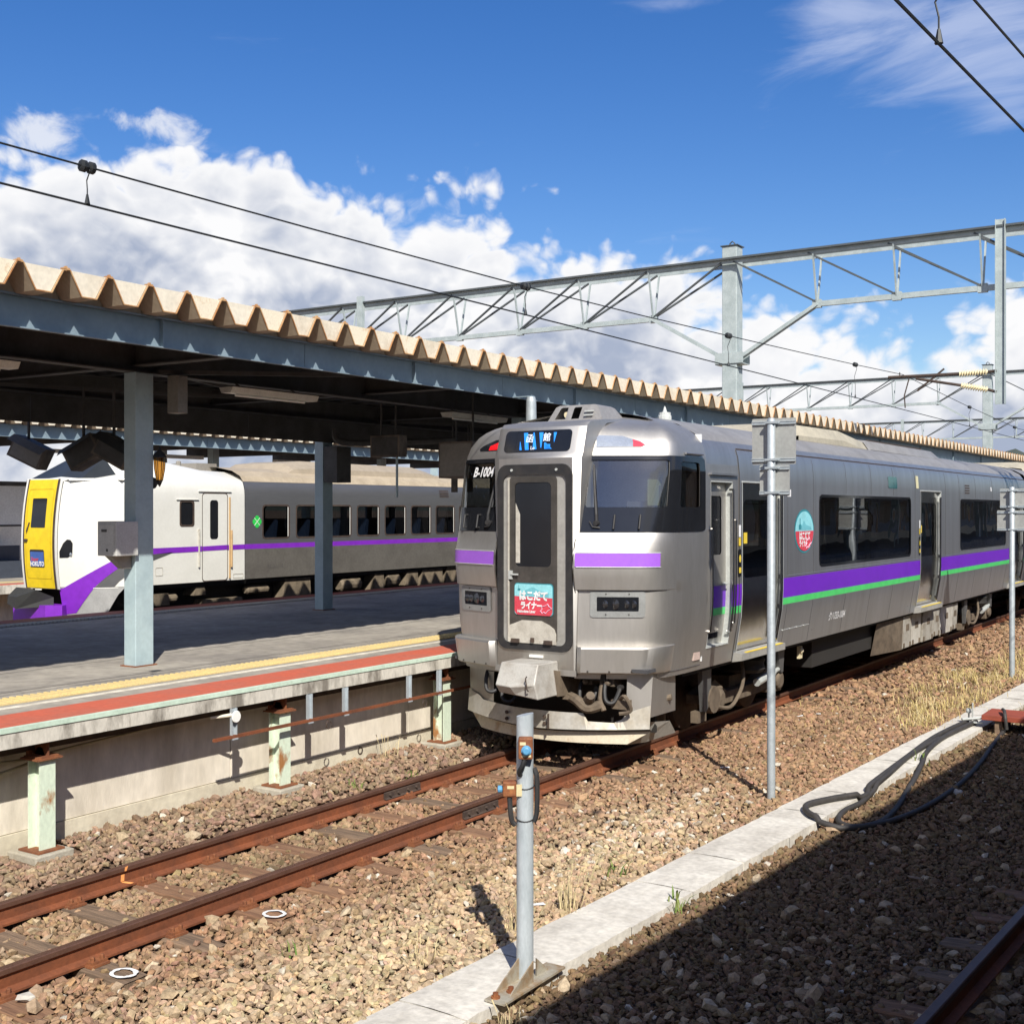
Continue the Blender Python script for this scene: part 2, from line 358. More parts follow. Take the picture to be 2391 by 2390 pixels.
# ------------------------------------------------------------------ ground, ballast
def kerb_x(y): return 2.62+0.036*(y-6.3)               # left edge of the concrete trough line
def near_x(y): return CAMX+0.05*y                      # the near platform and its track run off at a slight angle
def gz(x, y):
    z = -0.20
    if x < -0.9: z = interp(x, [-2.1, -1.2, -0.9], [-0.085, -0.12, -0.195])
    elif x > 0.9:
        z = interp(x, [0.9, 1.2, 2.0, kerb_x(y)-0.05, kerb_x(y)+0.55, near_x(y)-2.3, near_x(y)-1.9], [-0.195, -0.205, -0.25, -0.262, -0.30, -0.26, -0.215])
    return z
g = MB(); g.add([(-9000, -9000, -0.42), (9000, -9000, -0.42), (9000, 12000, -0.42), (-9000, 12000, -0.42)], [(0, 1, 2, 3)])
tag(g.build('ground', MATS['ground_dirt']), 'bare brown railway yard ground reaching to the horizon', 'ground', kind='structure')
xs = list(np.arange(-2.0, 9.01, 0.1)); ysg = list(np.arange(-4, 20, 0.25))+list(np.arange(20, 90.1, 1.0))
g = MB(); g.grid([[(x, y, gz(x, y)-0.028+0.012*math.sin(x*5.1+y*3.3)*math.sin(y*2.7-x)) for x in xs] for y in ysg])
bed = tag(g.build('ballast_bed', MATS['ground_dirt'], smooth=True), 'brown ballast bed under the tracks', 'ballast bed', kind='structure')

def stone_mat(name, rand):
    M = bpy.data.materials.new(name); M.use_nodes = True; t = M.node_tree; n = t.nodes; b = n['Principled BSDF']; b.inputs['Roughness'].default_value = 0.92; b.inputs['Specular IOR Level'].default_value = 0.25
    if rand:
        oi = n.new('ShaderNodeObjectInfo'); rp = n.new('ShaderNodeValToRGB'); t.links.new(oi.outputs['Random'], rp.inputs[0])
        cs = [(0.36, 0.265, 0.165), (0.42, 0.33, 0.21), (0.30, 0.21, 0.14), (0.48, 0.39, 0.27), (0.34, 0.24, 0.155), (0.40, 0.31, 0.20)]
        while len(rp.color_ramp.elements) < len(cs): rp.color_ramp.elements.new(0.5)
        for i, c in enumerate(cs): rp.color_ramp.elements[i].position = i/(len(cs)-1); rp.color_ramp.elements[i].color = (*c, 1)
        col = rp.outputs[0]
    else:
        at = n.new('ShaderNodeAttribute'); at.attribute_name = 'tint'; col = at.outputs['Color']
    geo = n.new('ShaderNodeNewGeometry'); no = n.new('ShaderNodeTexNoise'); no.inputs['Scale'].default_value = 45; no.inputs['Detail'].default_value = 3; t.links.new(geo.outputs['Position'], no.inputs['Vector'])
    mr = n.new('ShaderNodeMapRange'); mr.inputs[1].default_value = 0.3; mr.inputs[2].default_value = 0.7; mr.inputs[3].default_value = 0.75; mr.inputs[4].default_value = 1.2; t.links.new(no.outputs[0], mr.inputs[0])
    mx = n.new('ShaderNodeVectorMath'); mx.operation = 'SCALE'; t.links.new(col, mx.inputs[0]); t.links.new(mr.outputs[0], mx.inputs['Scale']); t.links.new(mx.outputs[0], b.inputs['Base Color'])
    n2 = n.new('ShaderNodeTexNoise'); n2.inputs['Scale'].default_value = 130; n2.inputs['Detail'].default_value = 2; t.links.new(geo.outputs['Position'], n2.inputs['Vector'])
    bp = n.new('ShaderNodeBump'); bp.inputs['Strength'].default_value = 0.5; bp.inputs['Distance'].default_value = 0.006; t.links.new(n2.outputs[0], bp.inputs['Height']); t.links.new(bp.outputs[0], b.inputs['Normal'])
    MATS[name] = M; return M
stone_mat('ballast_stone', False); stone_mat('ballast_single', True)
rs = np.random.RandomState(3)
ph = (1+5**.5)/2
ICO = np.array([(-1, ph, 0), (1, ph, 0), (-1, -ph, 0), (1, -ph, 0), (0, -1, ph), (0, 1, ph), (0, -1, -ph), (0, 1, -ph), (ph, 0, -1), (ph, 0, 1), (-ph, 0, -1), (-ph, 0, 1)])/1.9
ICF = np.array([(0, 11, 5), (0, 5, 1), (0, 1, 7), (0, 7, 10), (0, 10, 11), (1, 5, 9), (5, 11, 4), (11, 10, 2), (10, 7, 6), (7, 1, 8), (3, 9, 4), (3, 4, 2), (3, 2, 6), (3, 6, 8), (3, 8, 9), (4, 9, 5), (2, 4, 11), (6, 2, 10), (8, 6, 7), (9, 8, 1)])
VAR = []
for i in range(24):
    v = ICO.copy()*(0.72+0.5*rs.rand(12, 1))+rs.randn(12, 3)*0.10
    # plane-cut facets make the stones angular
    for k in range(5):
        nn = rs.randn(3); nn /= np.linalg.norm(nn); d = v@nn-0.62; v = v-np.outer(np.maximum(d, 0), nn)
    v *= np.array([1.0, 0.62+0.35*rs.rand(), 0.45+0.3*rs.rand()])
    VAR.append(v)
Cw, Sw = math.cos(R(YAW)), math.sin(R(YAW))
def in_view(x, y, pad=0.30):
    X = x-CAMX; D = y*Cw-X*Sw; Rr = y*Sw+X*Cw
    return (D > 4.5) & (np.abs(Rr) < D*(0.4213+pad*0.45)+0.8), D
P = []
for (d0, d1, st) in ((0, 11, 0.036), (11, 19, 0.044), (19, 42, 0.085)):
    gx, gy = np.meshgrid(np.arange(-2.0, 8.0, st), np.arange(3.0, 46.0, st)); gx = gx.ravel(); gy = gy.ravel()
    ok, D = in_view(gx, gy); ok &= (D >= d0) & (D < d1); gx = gx[ok]; gy = gy[ok]
    gx = gx+rs.randn(len(gx))*st*0.4; gy = gy+rs.randn(len(gy))*st*0.4
    P.append(np.c_[gx, gy, np.full(len(gx), st)])
P = np.concatenate(P)
kx = kerb_x(P[:, 1])
keep = ~((P[:, 0] > kx-0.01) & (P[:, 0] < kx+0.535))                        # the trough lids
keep &= ~((np.abs(np.abs(P[:, 0])-0.565) < 0.062))                          # rails
keep &= ~((np.abs(P[:, 0]) < 0.50) & (P[:, 1] > 14.0))                      # hidden under the train
nxr = P[:, 0]-(CAMX-2.119+0.05*P[:, 1]); keep &= ~(np.abs(nxr) < 0.07)
keep &= P[:, 0] < CAMX+0.1+0.05*P[:, 1]
for py in (6.55, 9.45, 12.35): keep &= ~((np.abs(P[:, 1]-py) < 0.28) & (np.abs(P[:, 0]+1.74) < 0.27))
keep &= ~((P[:, 0] < -1.93))
# sleeper tops lie bare between the stones
SLP = [4.56+0.69*i for i in range(44)]
sy = P[:, 1]-4.56; frac = np.abs((sy+0.345) % 0.69-0.345)
bare = (frac < 0.125) & (np.abs(P[:, 0]) < 1.06) & (sy > -0.4)
keep &= ~(bare & (rs.rand(len(P)) < 0.93))
for cx_, cy_ in ((0.93, 5.25), (0.93, 6.63)): keep &= np.hypot(P[:, 0]-cx_, P[:, 1]-cy_) > 0.135
P = P[keep]; N = len(P)
gzv = np.array([gz(x, y) for x, y in P[:, :2]])
size = 0.023+0.016*rs.rand(N)+0.013*(rs.rand(N) < 0.16); size = size*(P[:, 2]/0.036)**0.42*np.exp(rs.randn(N)*0.2-0.03)
shade_side = (P[:, 0] > kx.max()*0) & (P[:, 0] > kerb_x(P[:, 1])+0.5); 
fines = shade_side & (rs.rand(N) < 0.35); size = np.where(fines, size*0.6, size)
z = gzv+size*(0.05+0.55*rs.rand(N))
z = z+np.where(bare[keep], 0.02, 0)
var = rs.randint(0, 24, N); ang = rs.rand(N)*6.283; tilt = rs.randn(N, 2)*0.5
V0 = np.array(VAR)[var]*size[:, None, None]
ca, sa = np.cos(tilt[:, 0]), np.sin(tilt[:, 0]); y1 = V0[:, :, 1]*ca[:, None]-V0[:, :, 2]*sa[:, None]; z1 = V0[:, :, 1]*sa[:, None]+V0[:, :, 2]*ca[:, None]; x1 = V0[:, :, 0]
ca, sa = np.cos(tilt[:, 1]), np.sin(tilt[:, 1]); x2 = x1*ca[:, None]+z1*sa[:, None]; z2 = -x1*sa[:, None]+z1*ca[:, None]
ca, sa = np.cos(ang), np.sin(ang); x3 = x2*ca[:, None]-y1*sa[:, None]; y3 = x2*sa[:, None]+y1*ca[:, None]
VV = np.stack([x3+P[:, 0:1], y3+P[:, 1:2], z2+z[:, None]], -1)
# colour of the stones: rusty by the rails and under the train, tan out towards the trough
tan = np.clip((np.abs(P[:, 0]-0.3)-0.75)/0.8, 0, 1)*np.clip((11.5-P[:, 1])/4.5, 0, 1)*np.clip((P[:, 0]+0.5), 0, 1)
ex = np.exp(-((P[:, 0]-2.05)**2/0.35+(P[:, 1]-10.6)**2/3.0)); tan = np.clip(tan+0.8*ex, 0, 1)
left = P[:, 0] < -0.6
cb = np.array([0.295, 0.185, 0.11]); ct = np.array([0.44, 0.33, 0.21]); cl = np.array([0.27, 0.185, 0.122])
colr = cb[None]*(1-tan[:, None])+ct[None]*tan[:, None]; colr[left] = cl
inner = (np.abs(P[:, 0]) < 0.5) & (P[:, 1] < 9); colr[inner] = colr[inner]*0.5+np.array([0.31, 0.22, 0.13])*0.5
painted_shade = shade_side; colr[painted_shade] = np.array([0.185, 0.122, 0.07])  # roof shadow put into the stone colour beyond the trough
oil = np.exp(-(P[:, 0]/0.3)**2)*(0.5+0.5*np.sin(P[:, 1]*1.7+1.0)); colr = colr*(1-0.30*oil[:, None])
colr = colr*(0.66+0.6*rs.rand(N, 1))*(1+rs.randn(N, 3)*0.045)
pale = rs.rand(N) < 0.010+0.10*ex; colr[pale] = np.array([0.50, 0.45, 0.37])*(0.8+0.4*rs.rand(pale.sum(), 1))
# the 300 stones that show largest become single objects
X = P[:, 0]-CAMX; Dp = P[:, 1]*Cw-X*Sw; Rr = P[:, 1]*Sw+X*Cw
vis = (np.abs(Rr) < Dp*0.4213) & (Dp > 7.0) & ((CAMZ+0.22) < Dp*0.4213)
score = np.where(vis, size/Dp, 0); order = np.argsort(-score)[:300]
single = np.zeros(N, bool); single[order] = True
SM = []
for i in range(24):
    me = bpy.data.meshes.new('ballast_stone'); me.from_pydata([tuple(p) for p in VAR[i]], [], [tuple(f) for f in ICF]); me.shade_flat(); me.materials.append(MATS['ballast_single']); SM.append(me)
for i in order:
    inst('ballast_stone', SM[var[i]], (P[i, 0], P[i, 1], z[i]), bed, (tilt[i, 0], tilt[i, 1], ang[i]), (size[i],)*3)
VV = VV[~single]; colr = colr[~single]; M_ = len(VV)
me = bpy.data.meshes.new('ballast'); me.vertices.add(M_*12); me.vertices.foreach_set('co', VV.reshape(-1).astype(np.float32))
F_ = (ICF[None]+(np.arange(M_)*12)[:, None, None]).reshape(-1, 3)
me.loops.add(len(F_)*3); me.loops.foreach_set('vertex_index', F_.reshape(-1).astype(np.int32)); me.polygons.add(len(F_)); me.polygons.foreach_set('loop_start', np.arange(0, len(F_)*3, 3, dtype=np.int32))
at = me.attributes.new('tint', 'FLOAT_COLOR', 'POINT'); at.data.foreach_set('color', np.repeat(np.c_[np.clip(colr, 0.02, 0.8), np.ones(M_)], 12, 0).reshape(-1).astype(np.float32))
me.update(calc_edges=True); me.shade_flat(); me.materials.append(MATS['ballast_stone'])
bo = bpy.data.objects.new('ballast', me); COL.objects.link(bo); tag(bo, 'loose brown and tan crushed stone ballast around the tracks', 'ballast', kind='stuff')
print('stones', N)

# ------------------------------------------------------------------ tracks
RAILP = [(-0.0325, 0), (-0.0325, -0.03), (-0.010, -0.048), (-0.008, -0.12), (-0.062, -0.138), (-0.062, -0.153), (0.062, -0.153), (0.062, -0.138), (0.008, -0.12), (0.010, -0.048), (0.0325, -0.03), (0.0325, 0), (0.026, 0.006), (-0.026, 0.006)]
def rail(xc, y0, y1, parent, name='rail'):
    b = MB(); n = len(RAILP); P0 = [(xc+p[0], y0, p[1]-0.006) for p in RAILP]; P1 = [(xc+p[0], y1, p[1]-0.006) for p in RAILP]
    b.add(P0+P1, [(i, (i+1) % n, n+(i+1) % n, n+i) for i in range(n)]+[tuple(range(n)), tuple(range(n, 2*n))])
    for i in range(len(b.mi)):
        if i in (10, 11, 12, 13): b.mi[i] = 1
    return b.build(name, [MATS['rail_rust'], MATS['rail_head']], parent)
slm = []
for q in range(5):
    b = MB(); rr = random.Random(q); L = 1.05
    top = []; 
    xsl = np.linspace(-L, L, 13)
    rows = []
    for j, yy in enumerate((-0.105, -0.098, -0.03, 0.03, 0.098, 0.105)):
        rows.append([(x+(rr.random()-0.5)*0.02 if abs(abs(x)-L) < 0.01 else x, yy+(rr.random()-0.5)*0.012, (-0.012 if j in (0, 5) else 0.0)+(rr.random()-0.5)*0.007-(0.012 if abs(abs(x)-L) < .01 else 0)) for x in xsl])
    b.grid([[(p[0], p[1], -0.13) for p in rows[0]]]+rows+[[(p[0], p[1], -0.13) for p in rows[-1]]])
    b.add([(-L, -0.105, -0.13), (-L, 0.105, -0.13), (-L, 0.1, -0.02), (-L, -0.1, -0.02)], [(0, 1, 2, 3)]); b.add([(L, -0.105, -0.13), (L, 0.105, -0.13), (L, 0.1, -0.02), (L, -0.1, -0.02)], [(0, 1, 2, 3)])
    slm.append(b.mesh('sleeper', MATS['sleeper_grey' if q in (1, 3) else 'sleeper_wood']))
b = MB(); b.box(-0.13, 0.13, -0.075, 0.075, 0, 0.016)
for sx in (-1, 1):
    for sy_ in (-0.035, 0.04):
        b.box(sx*0.085-0.028, sx*0.085+0.028, sy_-0.028, sy_+0.028, 0.014, 0.034); b.lathe([(0.016, 0.03), (0.016, 0.058), (0.009, 0.066)], (sx*0.088, sy_, 0), 6)
    b.prism([(sx*0.045, 0.016), (sx*0.11, 0.016), (sx*0.11, 0.03), (sx*0.06, 0.042)], 1, -0.05, 0.05)
plate_me = b.mesh('tie_plate', MATS['rust'])
tr = thing('railway_track', 'rusty rails on wooden sleepers leading up to the silver train', 'railway track', (0, 4, -0.16))
rail(-0.5665, -6, 90, tr); rail(0.5665, -6, 90, tr)
for i, y in enumerate(SLP):
    s_ = inst('sleeper', slm[i % 5 if i > 3 else (0, 1, 3, 0)[i]], (0.02*math.sin(i*3.7), y, -0.168), tr, (0, 0, 0.012*math.sin(i*2.3)))
    if i < 16:
        for sx in (-1, 1):
            o = bpy.data.objects.new('tie_plate', plate_me); COL.objects.link(o); o.parent = s_; o.location = (sx*0.5665-s_.location.x, 0, 0.002)
for q, (xc, y) in enumerate(((-0.5665, 10.05), (0.5665, 9.85))):
    b = MB()
    for sx in (-1, 1):
        b.prism([(xc+sx*0.012, -0.052), (xc+sx*0.030, -0.062), (xc+sx*0.030, -0.112), (xc+sx*0.045, -0.128), (xc+sx*0.012, -0.122)], 1, y-0.3, y+0.3)
        for k in (-0.22, -0.08, 0.08, 0.22): b.lathe([(0.017, 0), (0.017, 0.022*1)], (xc+(0.03 if sx > 0 else -0.052), y+k, -0.088), 6, ax=0)
    b.build('fishplate', MATS['iron_dark'], tr)
# paint marks: two white rings on sleeper ends, one orange stroke on the rail
def ring(cx, cy, z, a, b_, w, n=26):
    m = MB(); rr = random.Random(int(cx*100+cy*10)); vs = []
    for i in range(n):
        t = 2*math.pi*i/n; k = 1+(rr.random()-0.5)*0.10; w2 = w*(0.75+0.5*rr.random())
        vs += [(cx+a*k*math.cos(t), cy+b_*k*math.sin(t), z), (cx+(a-w2)*math.cos(t), cy+(b_-w2)*math.sin(t), z)]
    m.add(vs, [(2*i, 2*i+1, (2*i+3) % (2*n), (2*i+2) % (2*n)) for i in range(n)]); return m
mat('mark_white', (0.80, 0.80, 0.78), 0.8, fine=0.15); mat('mark_orange', (0.80, 0.33, 0.10), 0.8)
for (cx, cy) in ((0.93, 5.25), (0.93, 6.63)): ring(cx, cy, -0.157, 0.095, 0.085, 0.028).build('paint_ring', MATS['mark_white'], tr)
b = MB()
for x_, z_, w in ((-0.5345, -0.012, 0.012),):
    b.add([(-0.5335, 6.46, -0.004), (-0.5335, 6.49, 0.0), (-0.5335, 6.475, -0.036), (-0.5335, 6.455, -0.036)], [(0, 1, 2, 3)])
    b.add([(-0.557, 6.44, -0.055), (-0.557, 6.475, -0.055), (-0.556, 6.47, -0.12), (-0.556, 6.435, -0.12)], [(0, 1, 2, 3)]); b.add([(-0.553, 6.437, -0.124), (-0.553, 6.472, -0.124), (-0.507, 6.53, -0.140), (-0.507, 6.49, -0.140)], [(0, 1, 2, 3)])
b.build('paint_stroke', MATS['mark_orange'], tr)
# the track beside the camera's platform, turned a little
nt_ = thing('railway_track', 'rusty track in deep shade next to the shaded platform', 'railway track', (CAMX, 0, 0))
for xo in (-2.119, -0.986): rail(CAMX+xo, -6, 90, nt_)
for i in range(30):
    inst('sleeper', slm[(i*3) % 5], (CAMX-1.55, 4.05+0.69*i, -0.225), nt_)
nt_.rotation_euler.z = -math.atan(0.05)
for nm, xc, lab in (('railway_track', -11.86, 'track under the white express train beyond the platform'), ('railway_track', -16.9, 'empty track in front of the far platform')):
    t_ = thing(nm, lab, 'railway track', (xc, 0, 0))
    for sx in (-1, 1): rail(xc+sx*0.5665, -10, 110, t_)
    for i in range(60): inst('sleeper', slm[i % 5], (xc, -4+0.75*i, -0.165), t_)
g = MB(); g.grid([[(x, y, -0.19+0.02*math.sin(x*7+y*5)) for x in np.arange(-18.6, -10.2, 0.35)] for y in np.arange(-20, 110, 2.0)])
tag(g.build('ballast_bed', MATS['ground_dirt'], smooth=True), 'brown ballast bed under the express train beyond the platform', 'ballast bed', kind='structure')
# ------------------------------------------------------------------ concrete cable trough line
kt = thing('cable_trough', 'low line of pale concrete trough lids between the tracks', 'cable trough', (2.9, 6, -0.3))
lid = []
for q in range(4):
    rr = random.Random(40+q); b = MB(); n = 9
    rows = []
    for j in range(5):
        x = 0.53*j/4
        rows.append([(x+(rr.random()-0.5)*0.010*(j in (0, 4)), 0.006+(0.988)*i/(n-1), (rr.random()-0.5)*0.004-(0.006 if j in (0, 4) else 0)) for i in range(n)])
    b.grid([[(p[0], p[1], -0.14) for p in rows[0]]]+rows+[[(p[0], p[1], -0.14) for p in rows[-1]]])
    for i in (0, n-1): b.add([(0, rows[0][i][1], -0.14), (0.53, rows[0][i][1], -0.14), (0.53, rows[0][i][1], -0.004), (0, rows[0][i][1], -0.004)], [(0, 1, 2, 3)])
    lid.append(b.mesh('trough_lid', MATS['concrete_pale']))
for i in range(52):
    y = 3.0+1.0*i; inst('trough_lid', lid[i % 4], (kerb_x(y), y, -0.215+0.004*math.sin(i*2.1)), kt, (0.002*math.sin(i*1.7), 0.004*math.sin(i*3.1), -math.atan(0.036)+0.003*math.sin(i*1.3)))

# ------------------------------------------------------------------ platform
PZ = 1.05; PE = -1.55; PW = -10.36
pf = thing('platform', None, None, (PE, 4, 0), kind='structure')
b = MB(); b.box(PW+0.05, PE-0.03, -12, 120, PZ-0.16, PZ); b.build('deck', MATS['asphalt'], pf)
b = MB(); b.box(PE-0.63, PE-0.05, -12, 120, PZ, PZ+0.004); b.build('red_edge_strip', MATS['red_paint'], pf)
b = MB(); b.box(PE-0.995, PE-0.915, -12, 120, PZ, PZ+0.004); b.build('white_line', MATS['white_line'], pf)
b = MB(); b.box(PE-0.05, PE+0.010, -12, 120, PZ-0.032, PZ+0.007); b.build('nosing', MATS['green_nosing'], pf)
b = MB(); b.box(PE-0.25, PE, -12, 120, PZ-0.165, PZ-0.032); b.build('edge_beam', MATS['concrete_edge'], pf)
b = MB(); b.box(PE-0.40, PE-0.25, -12, 120, PZ-0.27, PZ-0.16); b.build('edge_girder', MATS['iron_dark'], pf)
# tactile paving, tile by tile
b = MB(); b.box(0, 0.295, 0, 0.296, 0, 0.010)
for k in range(4):
    yy = 0.02+0.074*k
    b.add([(0.015, yy, 0.010), (0.015, yy+0.036, 0.010), (0.28, yy+0.036, 0.010), (0.28, yy, 0.010), (0.02, yy+0.006, 0.027), (0.02, yy+0.030, 0.027), (0.275, yy+0.030, 0.027), (0.275, yy+0.006, 0.027)], [(0, 1, 5, 4), (1, 2, 6, 5), (2, 3, 7, 6), (3, 0, 4, 7), (4, 5, 6, 7)])
tile_me = b.mesh('tactile_tile', MATS['tactile'])
for i in range(90): inst('tactile_tile', tile_me, (PE-1.40, 2.4+0.30*i, PZ+0.001), pf)
mat('tactile_grey', (0.33, 0.31, 0.27), 0.8, sc=6)
tile_g = tile_me.copy(); tile_g.materials.clear(); tile_g.materials.append(MATS['tactile_grey'])
for i in range(70): inst('tactile_tile', tile_g, (-9.55, 7.0+0.30*i, PZ+0.001), pf)
b = MB(); b.box(PW+0.05, PW+0.55, -12, 120, PZ, PZ+0.004); b.build('red_edge_strip', mat('red_dull', (0.22, 0.06, 0.04), 0.8), pf)
b = MB(); b.box(-3.35, -3.325, -12, 120, PZ-0.001, PZ+0.0015); b.box(-4.62, -4.60, -12, 120, PZ-0.001, PZ+0.0015); b.build('paving_joint', mat('joint', (0.11, 0.10, 0.09), 0.95), pf)
# retaining wall under the overhang, panel by panel, with a drain hole collar and base course
for i in range(44):
    y0 = -12+3.0*i; b = MB(); b.box(-2.35, -1.985+0.004*(i % 2), y0+0.006, y0+2.994, 0.06, PZ-0.17); b.build('wall_panel', MATS['concrete'], pf, bevel=0.004)
b = MB(); b.box(-2.35, -1.965, -12, 120, -0.4, 0.055); b.build('wall_base', mat('concrete_base', (0.60, 0.55, 0.43), 0.9, c2=(0.48, 0.43, 0.33), sc=2, bump=0.2), pf)
b = MB(); b.box(PW+0.2, PW+0.5, -12, 120, -0.4, PZ-0.17); b.build('wall_panel', MATS['concrete'], pf)
b = MB(); b.lathe([(0.045, -0.02), (0.045, 0.01), (0.033, 0.01), (0.033, -0.05)], (-1.966, 11.05, 0.012), 12, ax=0); b.build('drain_hole', MATS['iron_dark'], pf)
for i in range(-3, 26):
    y = 6.55+2.9*i
    p = MB(); hw = 0.078; t = 0.012
    p.box(-1.80, -1.80+t, y-hw, y+hw, -0.05, 0.72); p.box(-1.80+0.150, -1.80+0.150+t, y-hw, y+hw, -0.05, 0.72); p.box(-1.788, -1.65, y-0.007, y+0.007, -0.05, 0.72)
    post = p.build('support_post', MATS['post_green'], pf)
    p = MB(); p.box(-1.84, -1.60, y-0.125, y+0.125, 0.72, 0.735); p.box(-1.82, -1.62, y-0.105, y+0.105, 0.735, 0.75)
    p.prism([(-1.80, 0.75), (-1.66, 0.75), (-1.70, PZ-0.235), (-1.76, PZ-0.235)], 1, y-0.008, y+0.008)
    for sy_ in (-0.10, 0.10): p.box(-1.80, -1.77, y+sy_*0.75-0.02, y+sy_*0.75+0.02, 0.75, 0.79)
    p.build('cap_plate', MATS['rust'], post)
    p = MB(); p.box(-1.86, -1.58, y-0.13, y+0.13, -0.062, -0.046); p.build('base_plate', MATS['rust'], post)
    p = MB(); p.box(-1.93, -1.53, y-0.19, y+0.19, -0.4, -0.064); p.build('footing', mat('footing_grey', (0.42, 0.39, 0.32), 0.9, c2=(0.32, 0.29, 0.23), sc=4, bump=0.3), post, bevel=0.012)
    p = MB(); p.box(-1.86, -1.625, y-0.008, y+0.008, PZ-0.30, PZ-0.187); p.build('bracket', MATS['rust'], post)

# a rail of rusty pipe with grey hangers and a round white disc under the platform edge
cr_ = thing('pipe_rail', 'thin rusty pipe on grey hangers below the platform edge', 'pipe', (-1.53, 10, 0.5))
b = MB(); b.box(-1.558, -1.525, 8.35, 13.5, 0.585, 0.615); b.build('pipe', MATS['rail_rust'], cr_)
mat('hanger_grey', (0.45, 0.50, 0.53), 0.45, 0.3)
for y in (8.62, 9.72, 10.30, 11.45, 12.05, 13.1):
    b = MB(); b.box(-1.562, -1.53, y-0.035, y-0.028, 0.60, PZ-0.168); b.box(-1.562, -1.53, y+0.028, y+0.035, 0.60, PZ-0.168); b.box(-1.562, -1.557, y-0.028, y+0.028, 0.60, PZ-0.168)
    b.box(-1.57, -1.515, y-0.035, y+0.035, 0.571, 0.585); b.build('hanger', MATS['hanger_grey'], cr_)
for y in (10.02, 11.75):
    b = MB(); b.tube([(-1.54, y+0.05*math.cos(a)*0.8, 0.56-0.05+0.045*math.sin(a)) for a in np.linspace(0.5*math.pi, 2.3*math.pi, 12)], 0.006, 5); b.build('hook', MATS['iron_dark'], cr_)
dk = thing('marker_disc', 'round white disc on a short rod under the platform edge', 'disc', (-1.5, 8.62, 0.85))
b = MB(); b.lathe([(0.055, 0), (0.06, 0.006), (0.055, 0.012)], (-1.515, 8.62, 0.80), 22, ax=0); b.build('disc', MATS['white_paint'], dk)
b = MB(); b.tube([(-1.53, 8.62, 0.82), (-1.66, 8.42, 0.80)], [0.02, 0.012], 8); b.build('rod', MATS['canopy_cream'], dk)
cb_ = MB(); cb_.tube(catmull([(-1.87, 5.2, 0.80), (-1.9, 6.4, 0.70), (-1.86, 6.9, 0.73), (-1.85, 8.0, 0.78), (-1.84, 9.4, 0.83), (-1.84, 12, 0.83)], 6), 0.012, 6)
cb_.tube(catmull([(-1.80, 5.0, 0.70), (-1.84, 6.0, 0.62), (-1.9, 6.6, 0.66)], 6), 0.014, 6); tag(cb_.build('sagging_cable', mat('cable_buff', (0.33, 0.28, 0.17), 0.7)), 'thin buff cable sagging beneath the platform edge', 'cable')

# ------------------------------------------------------------------ canopy over the platform
CE, CW_ = -1.86, -7.60
PIT = 0.47
cn = thing('platform_canopy', 'long cream folded-plate canopy over the platform beside the silver train', 'canopy', (-5.9, 9.4, PZ))
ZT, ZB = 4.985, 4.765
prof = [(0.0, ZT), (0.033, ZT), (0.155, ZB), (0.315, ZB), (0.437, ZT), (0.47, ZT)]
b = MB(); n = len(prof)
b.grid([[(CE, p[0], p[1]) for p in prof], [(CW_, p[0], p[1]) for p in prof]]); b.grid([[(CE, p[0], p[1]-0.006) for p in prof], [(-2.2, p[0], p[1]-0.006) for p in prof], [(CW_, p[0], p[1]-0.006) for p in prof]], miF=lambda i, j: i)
fold_me = b.mesh('roof_fold', [MATS['canopy_sheet'], MATS['steel_dark']])  # inner underside coloured dark for the shade under the roof
b = MB(); b.add([(0, 0.040, ZT-0.004), (0, 0.158, ZB+0.006), (0, 0.312, ZB+0.006), (0, 0.430, ZT-0.004), (-0.006, 0.040, ZT-0.004), (-0.006, 0.158, ZB+0.006), (-0.006, 0.312, ZB+0.006), (-0.006, 0.430, ZT-0.004)], [(0, 1, 2, 3), (7, 6, 5, 4), (0, 4, 5, 1), (1, 5, 6, 2), (2, 6, 7, 3), (3, 7, 4, 0)])
mat('canopy_cream_worn', (0.72, 0.64, 0.49), 0.65, c2=(0.50, 0.30, 0.13), sc=5, thr=(0.58, 0.72)); mat('canopy_cream_dull', (0.69, 0.62, 0.49), 0.65, c2=(0.58, 0.50, 0.38), sc=4)
caps = [b.mesh('end_cap', MATS[q]) for q in ('canopy_cream', 'canopy_cream_worn', 'canopy_cream_dull')]; cap_me = caps[0]; rc = random.Random(21)
b = MB()
for (p, q) in zip(prof[:-1], prof[1:]):
    a_, c_ = Vector((CE+0.004, p[0], p[1]-0.003)), Vector((CE+0.004, q[0], q[1]-0.003)); b.beam(a_, c_, 0.010, 0.010, (1, 0, 0))
b.box(CE-0.05, CE+0.005, -0.03, 0.03, ZT, ZT+0.014); b.box(CE-0.03, CE, -0.008, 0.008, ZT+0.014, ZT+0.028)
trim_me = b.mesh('rust_edge', MATS['canopy_rust'])
b = MB(); b.add([(-2.16, 0.315, ZB-0.01), (-2.16, 0.625, ZB-0.01), (-2.16, 0.503, ZT-0.01), (-2.16, 0.437, ZT-0.01)], [(0, 1, 2, 3)]); clo_me = b.mesh('ridge_closure', MATS['canopy_sheet'])
NF = 190
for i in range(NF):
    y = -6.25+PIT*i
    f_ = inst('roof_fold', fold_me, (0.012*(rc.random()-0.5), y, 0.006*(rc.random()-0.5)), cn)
    if 5 < y < 60:
        for nm, me in (('end_cap', cap_me), ('rust_edge', trim_me), ('ridge_closure', clo_me)):
            o = bpy.data.objects.new(nm, rc.choice(caps) if nm == 'end_cap' else me); COL.objects.link(o); o.parent = f_; o.location = (CE-0.004-0.012*rc.random(), 0, 0) if nm == 'end_cap' else (0, 0, 0)
